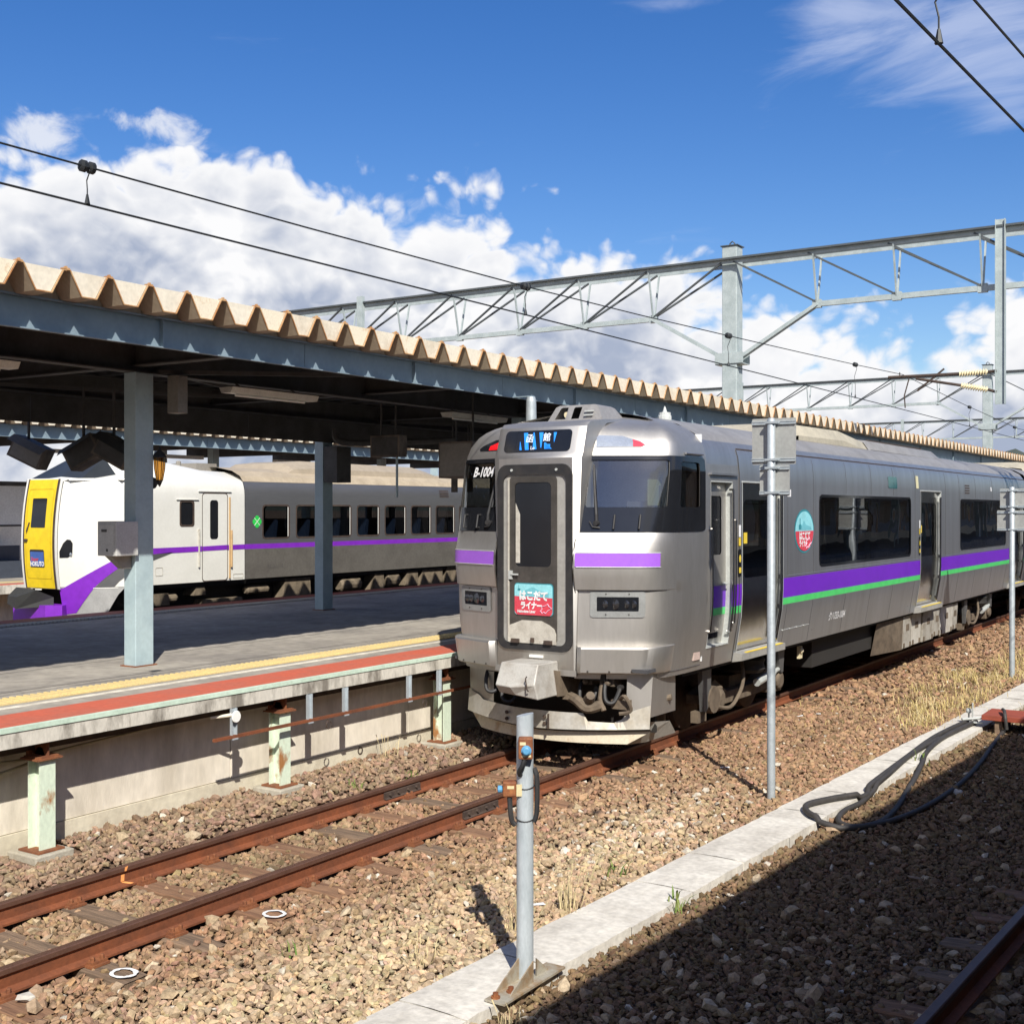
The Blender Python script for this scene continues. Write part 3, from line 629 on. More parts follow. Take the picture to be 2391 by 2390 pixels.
# fascia girders (channel with bottom flange), in lengths
for xf, sgn in ((-2.19, 1), (-7.28, -1)):
    for i in range(24):
        y0, y1 = -6.05+4.1*i, -6.05+4.1*(i+1)-0.008
        b = MB(); b.box(xf-0.012*sgn, xf, y0, y1, 4.471, 4.748); b.box(min(xf, xf+0.05*sgn), max(xf, xf+0.05*sgn), y0, y1, 4.459, 4.471); b.box(min(xf-0.05*sgn, xf+0.05*sgn), max(xf-0.05*sgn, xf+0.05*sgn), y0, y1, 4.744, 4.7605)
        if sgn < 0: b.box(xf+0.05, xf+0.065, y0, y1, 4.05, 4.70, 1)
        b.box(min(xf, xf+0.048*sgn), max(xf, xf+0.048*sgn), y0+2.0, y0+2.012, 4.471, 4.744)
        b.build('fascia_girder', [MATS['steel_blue'], MATS['steel_dark']], cn)
# longitudinal girder just behind, cross beams, purlins
for xg in (-3.94, -7.05):
    b = MB(); b.box(xg-0.09, xg+0.09, -6, 92, 4.43, 4.445); b.box(xg-0.006, xg+0.006, -6, 92, 4.445, 4.74); b.box(xg-0.09, xg+0.09, -6, 92, 4.74, 4.755); b.build('longitudinal_beam', MATS['steel_dark'], cn)
for i in range(24):
    y = 1.2+4.1*i; b = MB(); b.box(-7.26, -2.21, y-0.07, y+0.07, 4.50, 4.515); b.box(-7.26, -2.21, y-0.006, y+0.006, 4.515, 4.74); b.build('cross_beam', MATS['steel_dark'], cn)
    if i % 2 == 0:
        b = MB(); b.beam((-3.95, y+0.2, 4.46), (-2.3, y+2.0, 4.49), 0.03, 0.05); b.beam((-3.95, y+0.3, 4.5), (-5.5, y+3.9, 4.5), 0.03, 0.05); b.beam((-7.0, y+0.3, 4.5), (-5.5, y+3.9, 4.5), 0.03, 0.05); b.build('brace', MATS['steel_dark'], cn)
colm = []
for i in range(11):
    for xc, lo in ((-3.94, 0), (-7.45, 1)):
        y = (9.45 if not lo else 8.35)+8.2*(i-1)
        b = MB(); x0, x1 = xc-0.10, xc+0.10
        b.box(x0, x1, y-0.13, y+0.13, PZ, 4.43); c_ = b.build('column', MATS['steel_col'], cn, bevel=0.008)
        b = MB(); b.box(x0-0.03, x1+0.03, y-0.16, y+0.16, PZ, PZ+0.012); b.build('base_plate', MATS['rust'], c_)
# rain pipe
rp_ = thing('rain_pipe', 'short grey rain pipe hanging from the canopy girder above the train', 'pipe', (-1.9, 14.7, 4.4))
b = MB(); b.tube([(-1.87, 14.7, 4.40), (-1.87, 14.7, 3.7)], [0.072, 0.088], 14); b.tube([(-1.87, 14.7, 3.7), (-1.87, 14.7, PZ)], 0.085, 12); b.tube([(-1.87, 14.7, 4.40), (-1.87, 14.7, 4.46)], [0.072, 0.06], 14); b.build('pipe', MATS['galv'], rp_, smooth=True)
b = MB(); b.box(-2.14, -1.84, 14.66, 14.74, 4.46, 4.475); b.build('bracket', MATS['steel_blue'], rp_)

# fluorescent fittings, hanging boards, boxes under the canopy
mat('lamp_white', (0.62, 0.60, 0.54), 0.5)
for i, (y, lab) in enumerate(((6.9, 'fluorescent fitting under the canopy left of the near column'), (11.4, 'fluorescent fitting under the canopy between the two columns'), (16.0, 'fluorescent fitting under the canopy behind the silver train roof'))):
    t_ = thing('fluorescent_light', lab, 'light', (-3.75, y, 4.3), 'fluorescent fittings under the canopy')
    b = MB(); b.prism([(-3.86, 4.36), (-3.62, 4.36), (-3.66, 4.29), (-3.82, 4.29)], 1, y-0.78, y+0.78); b.build('housing', MATS['lamp_white'], t_)
    b = MB(); b.tube([(-3.74, y-0.62, 4.272), (-3.74, y+0.62, 4.272)], 0.016, 8); b.build('tube', MATS['white_paint'], t_)
    b = MB()
    for s_ in (-0.5, 0.5): b.tube([(-3.74, y+s_, 4.36), (-3.87, y+s_, 4.435)], 0.012, 6)
    b.build('rod', MATS['steel_dark'], t_)
mat('board_brown', (0.17, 0.135, 0.105), 0.7, c2=(0.06, 0.048, 0.038), sc=3); mat('board_grey', (0.24, 0.22, 0.19), 0.6, sc=3)
for i, (x, y, z, rz, rx, lab) in enumerate(((-7.7, 10.7, 3.66, 0.5, 0.45, 'dark tilted monitor hood hanging on two rods farthest from the column'), (-6.5, 10.7, 3.63, 0.42, -0.5, 'dark tilted monitor hood hanging between two others'), (-5.75, 10.6, 3.62, 0.45, 0.5, 'dark tilted monitor hood hanging right beside the near column'))):
    t_ = thing('hanging_monitor', lab, 'monitor', (x, y, z), 'monitors under the canopy')
    b = MB(); b.box(x-0.34, x+0.34, y-0.2, y+0.22, z-0.22, z+0.22); o = b.build('hood', MATS['board_brown'], t_)
    b = MB(); b.add([(x-0.36, y-0.22, z+0.225), (x+0.36, y-0.22, z+0.225), (x+0.36, y-0.42, z+0.10), (x-0.36, y-0.42, z+0.10)], [(0, 1, 2, 3)]); b.box(x-0.3, x+0.3, y-0.203, y-0.2, z-0.18, z+0.18); b.build('screen', MATS['board_grey' if i == 0 else 'steel_dark'], t_)
    t_.rotation_euler = (0, rx, rz); t_.scale = (0.72,)*3
    b = MB(); b.tube([(x-0.05, y, z+0.1), (x-0.05, y, 4.52)], 0.022, 6); tag(b.build('hanger_rod', MATS['steel_dark']), 'steel rod from the canopy down to the '+('far', 'middle', 'near')[i]+' dark monitor hood', 'rod', 'monitor hanger rods')
def boxthing(name, label, cat, x0, x1, y0, y1, z0, z1, m, rods=True, group=None, lid=None):
    t_ = thing(name, label, cat, ((x0+x1)/2, (y0+y1)/2, z0), group)
    b = MB(); b.box(x0, x1, y0, y1, z0, z1); b.build('box', m, t_, bevel=0.006)
    if lid is not None:
        b = MB(); b.box(x0+0.03, x1-0.03, y0-0.004, y0, z0+0.03, z1-0.03); b.build('panel', lid, t_)
    if rods:
        b = MB()
        for q in (0.25, 0.75): b.tube([(x0+(x1-x0)*q, (y0+y1)/2, z1), (x0+(x1-x0)*q, (y0+y1)/2, 4.70)], 0.018, 6)
        b.build('rod', MATS['steel_dark'], t_)
    return t_
boxthing('hanging_sign', 'dark square box hung by rods under the canopy left of the train', 'sign box', -5.0, -4.42, 14.9, 15.1, 3.68, 4.02, MATS['board_brown'], lid=MATS['steel_dark'])
boxthing('hanging_sign', 'pale topped sign box hung beside the silver train cab', 'sign box', -4.1, -3.45, 15.5, 16.0, 3.35, 3.92, MATS['board_brown'], lid=MATS['board_grey'])
b = MB(); b.tube([(-4.7, 15.2, 3.05), (-4.7, 15.2, 3.7)], 0.02, 6); tag(b.build('hanging_rod', MATS['steel_col']), 'thin rod hanging below the dark square box', 'rod')
for x, lab, m in ((-6.1, 'small brown strip sign hanging over the express roof', 'board_brown'), (-5.75, 'small dark strip sign hanging over the express roof', 'steel_dark')):
    boxthing('strip_sign', lab, 'sign', x, x+0.13, 18.6, 18.64, 3.18, 3.62, MATS[m], group='strip signs over the express')
boxthing('speaker_box', 'dark loudspeaker box on the far column', 'speaker', -7.33, -7.02, 16.42, 16.80, 3.34, 3.98, MATS['steel_dark'], rods=False)
boxthing('junction_box', 'pale upright box under the canopy beside the near column top', 'box', -3.80, -3.62, 9.75, 9.90, 3.98, 4.42, MATS['board_grey'], rods=False)
b = MB(); b.tube(catmull([(-6.6, 15.9, 4.25), (-6.55, 15.9, 4.05), (-6.3, 16.1, 4.0), (-5.6, 16.6, 4.02), (-5.0, 17.2, 4.06)], 6), 0.06, 8); tag(b.build('drain_pipe', MATS['steel_dark']), 'dark drain pipe bending under the canopy toward the far column', 'pipe')
# control cabinet on the near column
cbx = thing('control_cabinet', 'grey metal cabinet fixed to the near blue column', 'cabinet', (-4.0, 9.1, 2.33))
mat('cabinet_grey', (0.50, 0.50, 0.48), 0.5, c2=(0.44, 0.44, 0.42), sc=5)
b = MB(); b.box(-4.10, -3.78, 9.0, 9.31, 2.33, 2.72); b.build('box', MATS['cabinet_grey'], cbx, bevel=0.008)
b = MB(); b.box(-4.07, -3.81, 8.992, 9.0, 2.36, 2.69); b.build('door', MATS['cabinet_grey'], cbx, bevel=0.004)
b = MB(); b.box(-4.02, -3.93, 8.988, 8.992, 2.60, 2.63); b.box(-3.94, -3.91, 8.988, 8.992, 2.38, 2.41); b.build('label_plate', MATS['steel_dark'], cbx)
b = MB(); b.prism([(9.02, 2.33), (9.31, 2.33), (9.31, 2.18), (9.2, 2.18)], 0, -4.0, -3.9); b.build('bracket', MATS['board_grey'], cbx)
b = MB(); b.tube([(-10.2, 14.5, PZ), (-10.2, 14.5, 4.3)], 0.036, 8); tag(b.build('slim_pole', MATS['white_paint']), 'slim pale pole at the platform edge in front of the express cab', 'pole')
# wall lantern on the near column
ln = thing('wall_lantern', 'small black carriage lantern with amber glass on the near column', 'lantern', (-3.84, 9.58, 3.2))
cx, cy = -3.80, 9.66
b = MB(); b.lathe([(0.055, 0.19), (0.085, 0.17), (0.075, 0.0), (0.045, -0.17), (0.03, -0.18), (0.012, -0.24), (0.0, -0.27)], (cx, cy, 3.36), 6); 
b2 = MB(); b2.lathe([(0.105, 0.17), (0.10, 0.19), (0.06, 0.25), (0.02, 0.28), (0.012, 0.33), (0.0, 0.34)], (cx, cy, 3.36), 8)
glass('amber_glass', (0.75, 0.5, 0.2)); b.build('lantern_glass', MATS['amber_glass'], ln); b2.build('lantern_cap', MATS['black_rubber'], ln)
b = MB()
for a in range(6):
    t = a*math.pi/3; b.tube([(cx+0.086*math.cos(t), cy+0.086*math.sin(t), 3.53), (cx+0.076*math.cos(t), cy+0.076*math.sin(t), 3.36), (cx+0.046*math.cos(t), cy+0.046*math.sin(t), 3.19)], 0.006, 5)
b.lathe([(0.05, -0.165), (0.04, -0.19), (0.01, -0.26)], (cx, cy, 3.36), 6); b.build('lantern_frame', MATS['black_rubber'], ln)
b = MB(); b.lathe([(0.02, 0), (0.085, 0.01), (0.085, 0.02), (0.03, 0.03)], (-3.86, 9.58, 3.15), 14, ax=1); b.tube([(-3.86, 9.60, 3.15), (-3.80, 9.66, 3.13), (cx, cy, 3.17)], 0.014, 6); b.build('wall_bracket', MATS['black_rubber'], ln)

ln.scale = (0.78,)*3

# ------------------------------------------------------------------ far platform, its canopy and a shelter
fp = thing('platform', None, None, (-18.5, 10, 0), kind='structure')
b = MB(); b.box(-27, -18.5, -25, 120, PZ-0.2, PZ); b.build('deck', MATS['asphalt'], fp)
b = MB(); b.box(-19.1, -18.52, -25, 120, PZ, PZ+0.004); b.build('red_edge_strip', MATS['red_paint'], fp)
b = MB(); b.box(-18.55, -18.48, -25, 120, PZ-0.2, PZ+0.006); b.build('edge_beam', MATS['concrete_edge'], fp)
b = MB(); b.box(-19.75, -19.45, -25, 120, PZ, PZ+0.01); b.build('tactile_strip', MATS['tactile'], fp)
b = MB(); b.box(-19.4, -19.1, -25, 120, -0.4, PZ-0.2); b.build('wall_panel', MATS['concrete'], fp)
fc = thing('platform_canopy', 'far canopy with pale blue girder seen beneath the near canopy', 'canopy', (-23, 20, PZ))
for i in range(70):
    y = 8+PIT*i; f_ = inst('roof_fold', fold_me, (-16.75, y, 0.17), fc)
    o = bpy.data.objects.new('end_cap', cap_me); COL.objects.link(o); o.parent = f_; o.location = (CE-0.004, 0, 0)
for i in range(9):
    b = MB(); y0 = 8+4.1*i; b.box(-18.91, -18.88, y0, y0+4.09, 4.63, 4.925); b.box(-18.88, -18.81, y0, y0+4.09, 4.618, 4.63); b.build('fascia_girder', MATS['steel_blue'], fc)
    b = MB(); b.box(-24.3, -18.92, y0, y0+0.1, 4.6, 4.9); b.build('cross_beam', MATS['steel_dark'], fc)
for i in range(5):
    for x in (-20.9, -24.6):
        b = MB(); b.box(x-0.12, x+0.12, 10+8.2*i, 10.25+8.2*i, PZ, 4.74); b.build('column', MATS['steel_col'], fc)
for i, y in enumerate((19.5, 24.0, 28.5)):
    b = MB(); b.box(-20.3, -20.1, y, y+1.4, 4.35, 4.45); tag(b.build('fluorescent_light', MATS['lamp_white']), 'fluorescent fitting under the far canopy '+('above the express cab door', 'above the first saloon windows', 'beyond the far column')[i], 'light', 'fittings under the far canopy')
sh_ = thing('waiting_shelter', 'pale panelled waiting shelter on the far platform behind the yellow cab', 'shelter', (-22.5, 20, PZ))
mat('shelter_panel', (0.80, 0.82, 0.80), 0.4, c2=(0.74, 0.76, 0.74), sc=2); mat('shelter_low', (0.85, 0.82, 0.74), 0.6, sc=2)
for i in range(5):
    y0 = 16.4+1.6*i
    b = MB(); b.box(-22.05, -22.0, y0, y0+1.57, 2.45, 3.50); b.build('glazed_panel', MATS['shelter_panel'], sh_)
    b = MB(); b.box(-22.05, -22.0, y0, y0+1.57, 1.25, 2.40); b.build('lower_panel', MATS['shelter_low'], sh_)
b = MB(); b.box(-24.5, -21.95, 16.3, 24.5, 3.5, 3.62); b.box(-22.06, -21.99, 16.3, 24.5, 2.40, 2.45); b.box(-24.5, -22.06, 16.3, 24.5, PZ, 3.5); b.build('frame', MATS['steel_dark'], sh_)
b = MB(); b.box(-21.6, -21.2, 18.9, 20.2, PZ, 1.5); b.box(-21.65, -21.55, 18.9, 20.2, 1.5, 1.9); tag(b.build('bench', mat('bench_blue', (0.05, 0.06, 0.08), 0.5)), 'dark bench in front of the waiting shelter', 'bench')

# ------------------------------------------------------------------ the camera's own platform and canopy (behind the viewer, seen in reflections and by its shadow)
npf = thing('platform', None, None, (CAMX, 0, 0), kind='structure')
b = MB(); b.box(CAMX+0.45, CAMX+9.0, -40, 180, -0.4, PZ); b.build('deck', MATS['asphalt'], npf)
npf.rotation_euler.z = -math.atan(0.05)
ncn = thing('platform_canopy', 'flat shelter roof over the shaded platform on the right', 'canopy', (CAMX, 0, PZ))
b = MB(); b.box(CAMX+0.02, CAMX+6.0, -40, 180, 4.75, 4.92); b.build('roof', MATS['canopy_cream'], ncn)
for i in range(26):
    b = MB(); b.box(CAMX+2.2, CAMX+2.4, -36+8.2*i, -35.74+8.2*i, PZ, 4.75); b.build('column', MATS['steel_col'], ncn)
b = MB(); b.box(CAMX-0.1, CAMX-0.05, -40, 180, 4.45, 4.75); b.build('fascia_girder', MATS['steel_blue'], ncn)
ncn.rotation_euler.z = -math.atan(0.05)
sb = thing('station_building', 'blue grey station wall with dark doors under the shaded platform roof', 'building', (CAMX, 0, PZ))
b = MB(); b.box(CAMX+5.4, CAMX+5.7, -40, 180, PZ+0.5, 4.74); b.build('wall', mat('wall_blue', (0.30, 0.36, 0.45), 0.7, c2=(0.26, 0.31, 0.39), sc=0.8), sb)
b = MB(); b.box(CAMX+5.36, CAMX+5.7, -40, 180, PZ, PZ+0.5); b.build('plinth', MATS['canopy_cream'], sb)
for i in range(32):
    b = MB(); b.box(CAMX+5.38, CAMX+5.41, -36+6.6*i, -34.2+6.6*i, PZ+0.52, 3.3); b.build('door', MATS['black_gloss'], sb)
    b = MB(); b.box(CAMX+5.38, CAMX+5.41, -33+6.6*i, -30.6+6.6*i, 2.1, 3.4); b.build('window', MATS['board_grey'], sb)
sb.rotation_euler.z = -math.atan(0.05)

# ------------------------------------------------------------------ overhead gantries
def insul(b, a, c, r=0.075, n=11):
    a = Vector(a); c = Vector(c); pth = []; rr = []
    for i in range(n*3+1):
        t = i/(n*3); pth.append(a.lerp(c, t)); rr.append(r if i % 3 == 1 else r*0.55 if i % 3 == 2 else r*0.45)
    b.tube(pth, rr, 12)
def gantry(name, lab, Y, px=-4.17, full=True):
    t_ = thing(name, lab, 'gantry', (px, Y, PZ), 'overhead line gantries')
    zt, zb = 8.82, 7.62; dy = 0.30
    for xp in (px, -24.5, 13.2):
        b = MB(); b.box(xp-0.19, xp+0.19, Y-0.19, Y+0.19, 0.0, 9.18); p_ = b.build('pole', MATS['gantry_paint'], t_, bevel=0.02)
        b = MB(); b.box(xp-0.22, xp+0.22, Y-0.22, Y+0.22, 9.18, 9.20); b.tube([(xp-0.06, Y, 9.2), (xp-0.06, Y, 9.27), (xp, Y, 9.32), (xp+0.06, Y, 9.27), (xp+0.06, Y, 9.2)], 0.018, 6); b.build('cap', MATS['gantry_dark'], p_)
    # chords: two angles above, one below
    for s in (-1, 1):
        b = MB(); y = Y+s*dy; b.box(-24.5, 13.2, y-0.008, y+0.008, zt-0.085, zt); b.box(-24.5, 13.2, min(y, y+s*0.09), max(y, y+s*0.09), zt, zt+0.045, 1); b.build('top_chord', [MATS['gantry_paint'], MATS['gantry_dark']], t_)  # upper flange coloured dark to stand for its shaded side
    b = MB(); b.box(-24.5, px-2.1, Y-0.05, Y+0.05, zb-0.06, zb+0.06); b.box(px+2.1, 13.2, Y-0.05, Y+0.05, zb-0.06, zb+0.06); b.build('bottom_chord', MATS['gantry_paint'], t_)
    b = MB()
    for s in (-1, 1):
        for q in (-0.06, 0.06): b.beam((px+s*0.2, Y+q, 6.5), (px+s*2.12, Y+q, zb), 0.05, 0.08)
    b.box(px-0.36, px+0.36, Y-0.22, Y-0.2, 6.36, 6.62); b.box(px-0.36, px+0.36, Y+0.2, Y+0.22, 6.36, 6.62); b.box(px-0.36, px+0.36, Y-0.2, Y+0.2, 6.34, 6.36); b.build('knee_brace', MATS['gantry_paint'], t_)
    js = [px-2.1-1.99*i for i in range(10)]; jr = [px+2.1+1.83*i for i in range(8)]
    for side, J in ((-1, js), (1, jr)):
        for i, xj in enumerate(J):
            b = MB(); b2 = MB()
            for s in (-1, 1):
                b.beam((xj, Y+s*0.03, zb), (xj, Y+s*dy, zt-0.06), 0.05, 0.035, (1, 0, 0))
                xo = xj-side*1.95
                if i == 0: xo = px-(-side)*0.15
                b2.beam((xj, Y+s*0.03, zb+0.04), (xo, Y+s*dy, zt-0.05), 0.04, 0.05, (0, 1, 0))
            b.build('upright', MATS['gantry_paint'], t_); b2.build('diagonal', MATS['gantry_dark'], t_)
            b = MB(); b.box(xj-0.10, xj+0.10, Y-0.055, Y+0.055, zb-0.09, zb+0.10); b.build('gusset', MATS['gantry_paint'], t_)
    # hanging post with its bracket arm and two ribbed insulators
    def hang(xh, sgn):
        b = MB(); b.box(xh-0.10, xh-0.088, Y-0.42, Y-0.30, 5.08, 8.98); b.box(xh+0.088, xh+0.10, Y-0.42, Y-0.30, 5.08, 8.98); b.box(xh-0.088, xh+0.088, Y-0.365, Y-0.355, 5.08, 8.98); h_ = b.build('hanging_post', MATS['gantry_paint'], t_)
        b = MB(); yy = Y-0.36
        b.tube([(xh-sgn*2.35, yy, 5.78), (xh-sgn*0.85, yy, 5.77)], 0.035, 8); b.tube([(xh-sgn*1.75, yy, 5.72), (xh-sgn*0.8, yy, 5.52)], 0.03, 8); b.tube([(xh-sgn*1.72, yy, 5.45), (xh-sgn*1.15, yy, 5.90)], 0.022, 6)
        b.tube([(xh-sgn*0.25, yy, 5.78), (xh-sgn*0.08, yy, 5.79)], 0.03, 8); b.tube([(xh-sgn*0.25, yy, 5.40), (xh-sgn*0.08, yy, 5.34)], 0.03, 8)
        b.tube([(xh-sgn*1.9, yy, 5.72), (xh-sgn*2.0, yy, 5.36), (xh-sgn*1.98, yy, 5.09)], 0.014, 6); b.tube([(xh-sgn*2.1, yy, 5.78), (xh-sgn*2.1, yy, 5.88)], 0.012, 6)
        b.build('bracket_arm', MATS['iron_dark'], h_)
        b = MB(); insul(b, (xh-sgn*0.84, yy, 5.77), (xh-sgn*0.25, yy, 5.78)); b.build('insulator', MATS['porcelain'], h_, smooth=True)
        b = MB(); insul(b, (xh-sgn*0.80, yy, 5.52), (xh-sgn*0.25, yy, 5.40)); b.build('insulator', MATS['porcelain'], h_, smooth=True)
    hang(2.02, 1)
    b = MB(); xh = -15.5; b.box(xh-0.1, xh+0.1, Y-0.42, Y-0.30, 5.08, 9.02); b.build('hanging_post', MATS['gantry_paint'], t_)
    return t_
gantry('line_gantry', 'nearest pale grey truss gantry over the canopy and the silver train', 27.5)
gantry('line_gantry', 'second truss gantry beyond the insulators, smaller with distance', 56.0)
gantry('line_gantry', 'third truss gantry low over the canopy end before the hills', 84.5)
# ------------------------------------------------------------------ wires
def wire(name, lab, pts, r, hang_=None, twist=False):
    t_ = thing(name, lab, 'wire', pts[0]); b = MB(); b.tube(pts, r, 6); b.build('wire', MATS['wire'], t_)
    for (x, y, za, zb_) in hang_ or []:
        b = MB(); b.tube([(x, y, za), (x+0.03, y, za-0.12*(za-zb_)), (x-0.02, y+0.01, za-0.35*(za-zb_)), (x, y, za-0.6*(za-zb_)), (x, y, zb_)], 0.005, 5)
        b.tube([(x, y, zb_+0.07), (x, y, zb_)], [0.008, 0.022], 6); h_ = b.build('dropper', MATS['wire'], t_)
        b = MB(); b.lathe([(0.02, -0.06), (0.045, -0.05), (0.045, -0.02), (0.022, -0.01), (0.022, 0.01), (0.045, 0.02), (0.045, 0.05), (0.02, 0.06)], (x, y, za), 10, ax=1); b.build('bobbin', MATS['wire'], h_)
    return t_
ym = [(-20, 5.35), (-2, 5.34), (5.0, 5.32), (8, 5.335), (11.6, 5.37), (14.5, 5.43), (17.4, 5.51), (20.5, 5.60), (23.7, 5.70), (27.1, 5.82)]
wire('messenger_wire', 'upper overhead wire with black bobbins above the silver train', [(0, y, z) for y, z in ym]+[(0, 33, 5.58), (0, 40, 5.36), (0, 46, 5.42), (0, 55.6, 5.82), (0, 68, 5.35), (0, 84, 5.82)], 0.0075,
     [(0, 5.69, 5.322, 5.055), (0, 11.6, 5.37, 5.045), (0, 17.4, 5.51, 5.045), (0, 23.7, 5.70, 5.045), (0, 33.5, 5.56, 5.045), (0, 39.5, 5.37, 5.045), (0, 46, 5.42, 5.045)])
wire('contact_wire', 'lower straight overhead wire above the silver train', [(0, -20, 5.06), (0, 5, 5.05), (0.05, 27.1, 5.04), (-0.05, 55.6, 5.04), (0, 84, 5.04), (0, 112, 5.04)], 0.0085)
ax_ = lambda y: CAMX-1.785+0.052*y
wire('contact_wire', 'thick dark wire crossing the top right corner of the sky', [(ax_(y), y, 5.10) for y in (-15, 0, 5.43, 7.72, 28, 56, 84)], 0.0085, [(ax_(6.05), 6.05, 5.42, 5.10)])
wire('messenger_wire', 'twisted upper wire in the top right corner of the sky', [(ax_(y)+0.06, y, z) for y, z in ((-15, 5.9), (0, 5.45), (6, 5.42), (10, 5.5), (27, 5.85), (40, 5.4), (56, 5.8))], 0.0075)
wire('contact_wire', 'thin dark wire over the express train', [(-11.86, -10, 5.1), (-11.86, 27.5, 5.1), (-11.86, 84, 5.1)], 0.008)

# ------------------------------------------------------------------ far hills
rh = np.random.RandomState(5)
def hill(azd, d):
    return d*math.tan(R(0.9+2.35*math.exp(-((azd+7.5)/6.0)**2)+1.3*math.exp(-((azd+20)/6)**2)*0.35+0.9*math.exp(-((azd-12)/9)**2)+0.5*math.sin(azd*0.35+1)+0.12*math.sin(azd*2.1)+0.06*math.sin(azd*5.3)+0.04*math.sin(azd*11.7)))
b = MB(); rows = []
for k, (d, f) in enumerate(((5200, 0.0), (5600, 0.25), (6100, 0.55), (6600, 0.85), (7000, 1.0), (7600, 0.6), (8200, 0.0))):
    rows.append([(CAMX+d*math.sin(R(a)), d*math.cos(R(a)), -5+max(0.2, hill(a, 7000))*f*(1+0.05*math.sin(a*3+k*2.1))) for a in np.arange(-75, 60, 0.5)])
b.grid(rows); tag(b.build('hills', mat('hill_forest', (0.045, 0.065, 0.05), 0.95, c2=(0.06, 0.07, 0.05), sc=0.003), smooth=True), 'distant wooded hills on the horizon', 'hills', kind='structure')
# ------------------------------------------------------------------ silver commuter train, leading car
mat('silver_paint', (0.52, 0.50, 0.47), 0.50, 0.90, c2=(0.44, 0.42, 0.385), sc=2.2, stretch=(1.5, 1.5, 0.3), fine=0.04, thr=(0.42, 0.8))
mat('stainless', (0.33, 0.34, 0.365), 0.36, 0.68, c2=(0.265, 0.27, 0.285), sc=2.2, stretch=(1, 2.2, 0.18), fine=0.05, thr=(0.38, 0.75), bump=0.03, bsc=3)
mat('stainless_bright', (0.60, 0.59, 0.57), 0.18, 1.0, fine=0.03)
mat('purple', (0.155, 0.022, 0.50), 0.35, c2=(0.14, 0.02, 0.46), sc=3, fine=0.04)
mat('purple_front', (0.30, 0.10, 0.58), 0.5, c2=(0.28, 0.095, 0.55), sc=3, fine=0.05)
mat('green_line', (0.08, 0.60, 0.16), 0.4, fine=0.03)
mat('frame_grey', (0.50, 0.52, 0.50), 0.45, 0.2); mat('panel_grey', (0.40, 0.39, 0.36), 0.5, 0.3, c2=(0.34, 0.33, 0.30), sc=3)
mat('door_dark', (0.11, 0.10, 0.09), 0.35, 0.5, c2=(0.075, 0.07, 0.062), sc=4)
mat('kick_pale', (0.58, 0.55, 0.48), 0.5, 0.2, c2=(0.44, 0.41, 0.35), sc=9)
mat('roof_grey', (0.30, 0.29, 0.28), 0.5, 0.3, c2=(0.24, 0.23, 0.22), sc=2.5); mat('roof_tan', (0.42, 0.38, 0.29), 0.7, c2=(0.34, 0.31, 0.24), sc=2.5)
mat('under_grey', (0.36, 0.34, 0.30), 0.7, c2=(0.20, 0.17, 0.13), sc=4, thr=(0.45, 0.7)); mat('under_brown', (0.15, 0.115, 0.08), 0.85, c2=(0.09, 0.068, 0.048), sc=6); mat('under_black', (0.02, 0.018, 0.016), 0.8)
mat('interior', (0.20, 0.19, 0.18), 0.8); mat('interior_dark', (0.06, 0.06, 0.065), 0.8); mat('seat_blue', (0.03, 0.06, 0.14), 0.9); mat('cab_pink', (0.50, 0.38, 0.33), 0.7); mat('cab_grey', (0.78, 0.79, 0.78), 0.7)
mat('yellow_sign', (0.75, 0.55, 0.05), 0.5); mat('white_sign', (0.78, 0.78, 0.78), 0.5); mat('cyan_sign', (0.28, 0.66, 0.72), 0.5); mat('teal_sign', (0.04, 0.25, 0.30), 0.5); mat('red_sign', (0.62, 0.06, 0.09), 0.5); mat('pink_line', (0.80, 0.45, 0.58), 0.5); mat('tan_sign', (0.60, 0.62, 0.52), 0.5)
mat('red_lens', (0.65, 0.01, 0.015), 0.2, emit=0.35); mat('red_lens_off', (0.5, 0.06, 0.09), 0.15); mat('lens_clear', (0.55, 0.60, 0.65), 0.08, 0.6); mat('led_blue', (0.02, 0.22, 0.75), 0.4, emit=0.45); mat('led_white', (0.6, 0.65, 0.75), 0.4, emit=0.4)
mat('lens_dark', (0.10, 0.10, 0.11), 0.08, 0.8)
glass('window_tint', (0.16, 0.165, 0.17), 1.62); glass('windscreen', (0.78, 0.82, 0.80), 2.3); glass('door_glass', (0.30, 0.31, 0.31), 1.55)
Y0 = 11.85
WZ = [0.90, 0.95, 1.2, 1.5, 1.78, 3.30, 3.50, 3.62, 3.76, 3.88, 3.97, 4.02, 4.05]
WX = [1.325, 1.335, 1.375, 1.425, 1.44, 1.44, 1.42, 1.385, 1.28, 1.06, 0.75, 0.42, 0.0]
def wz(z): return interp(z, WZ, WX)
PZs = [0.9, 1.3, 1.95, 1.955, 2.20, 2.37, 2.59, 2.60, 3.46, 3.50, 3.62, 3.72, 3.80, 3.86, 3.92, 3.98, 4.05]
PYs = [0.02, 0.0, -0.005, -0.05, -0.095, -0.085, -0.01, 0.0, 0.20, 0.205, 0.26, 0.32, 0.39, 0.52, 0.80, 1.15, 1.5]
def pz(z): return interp(z, PZs, PYs)
QQ = [0, .2, .4, .55, .65, .75, .85, 1.0]; QS = [.36, .53, .70, .83, .91, .965, .995, 1.0]; QG = [0, .115, .245, .355, .46, .62, .90, 1.5]
_q = np.linspace(0, 1, 101)
from itertools import accumulate
def _sm(ys):
    pts = catmull([(a, b, 0) for a, b in zip(QQ, ys)], 12); return [p.x for p in pts], [p.y for p in pts]
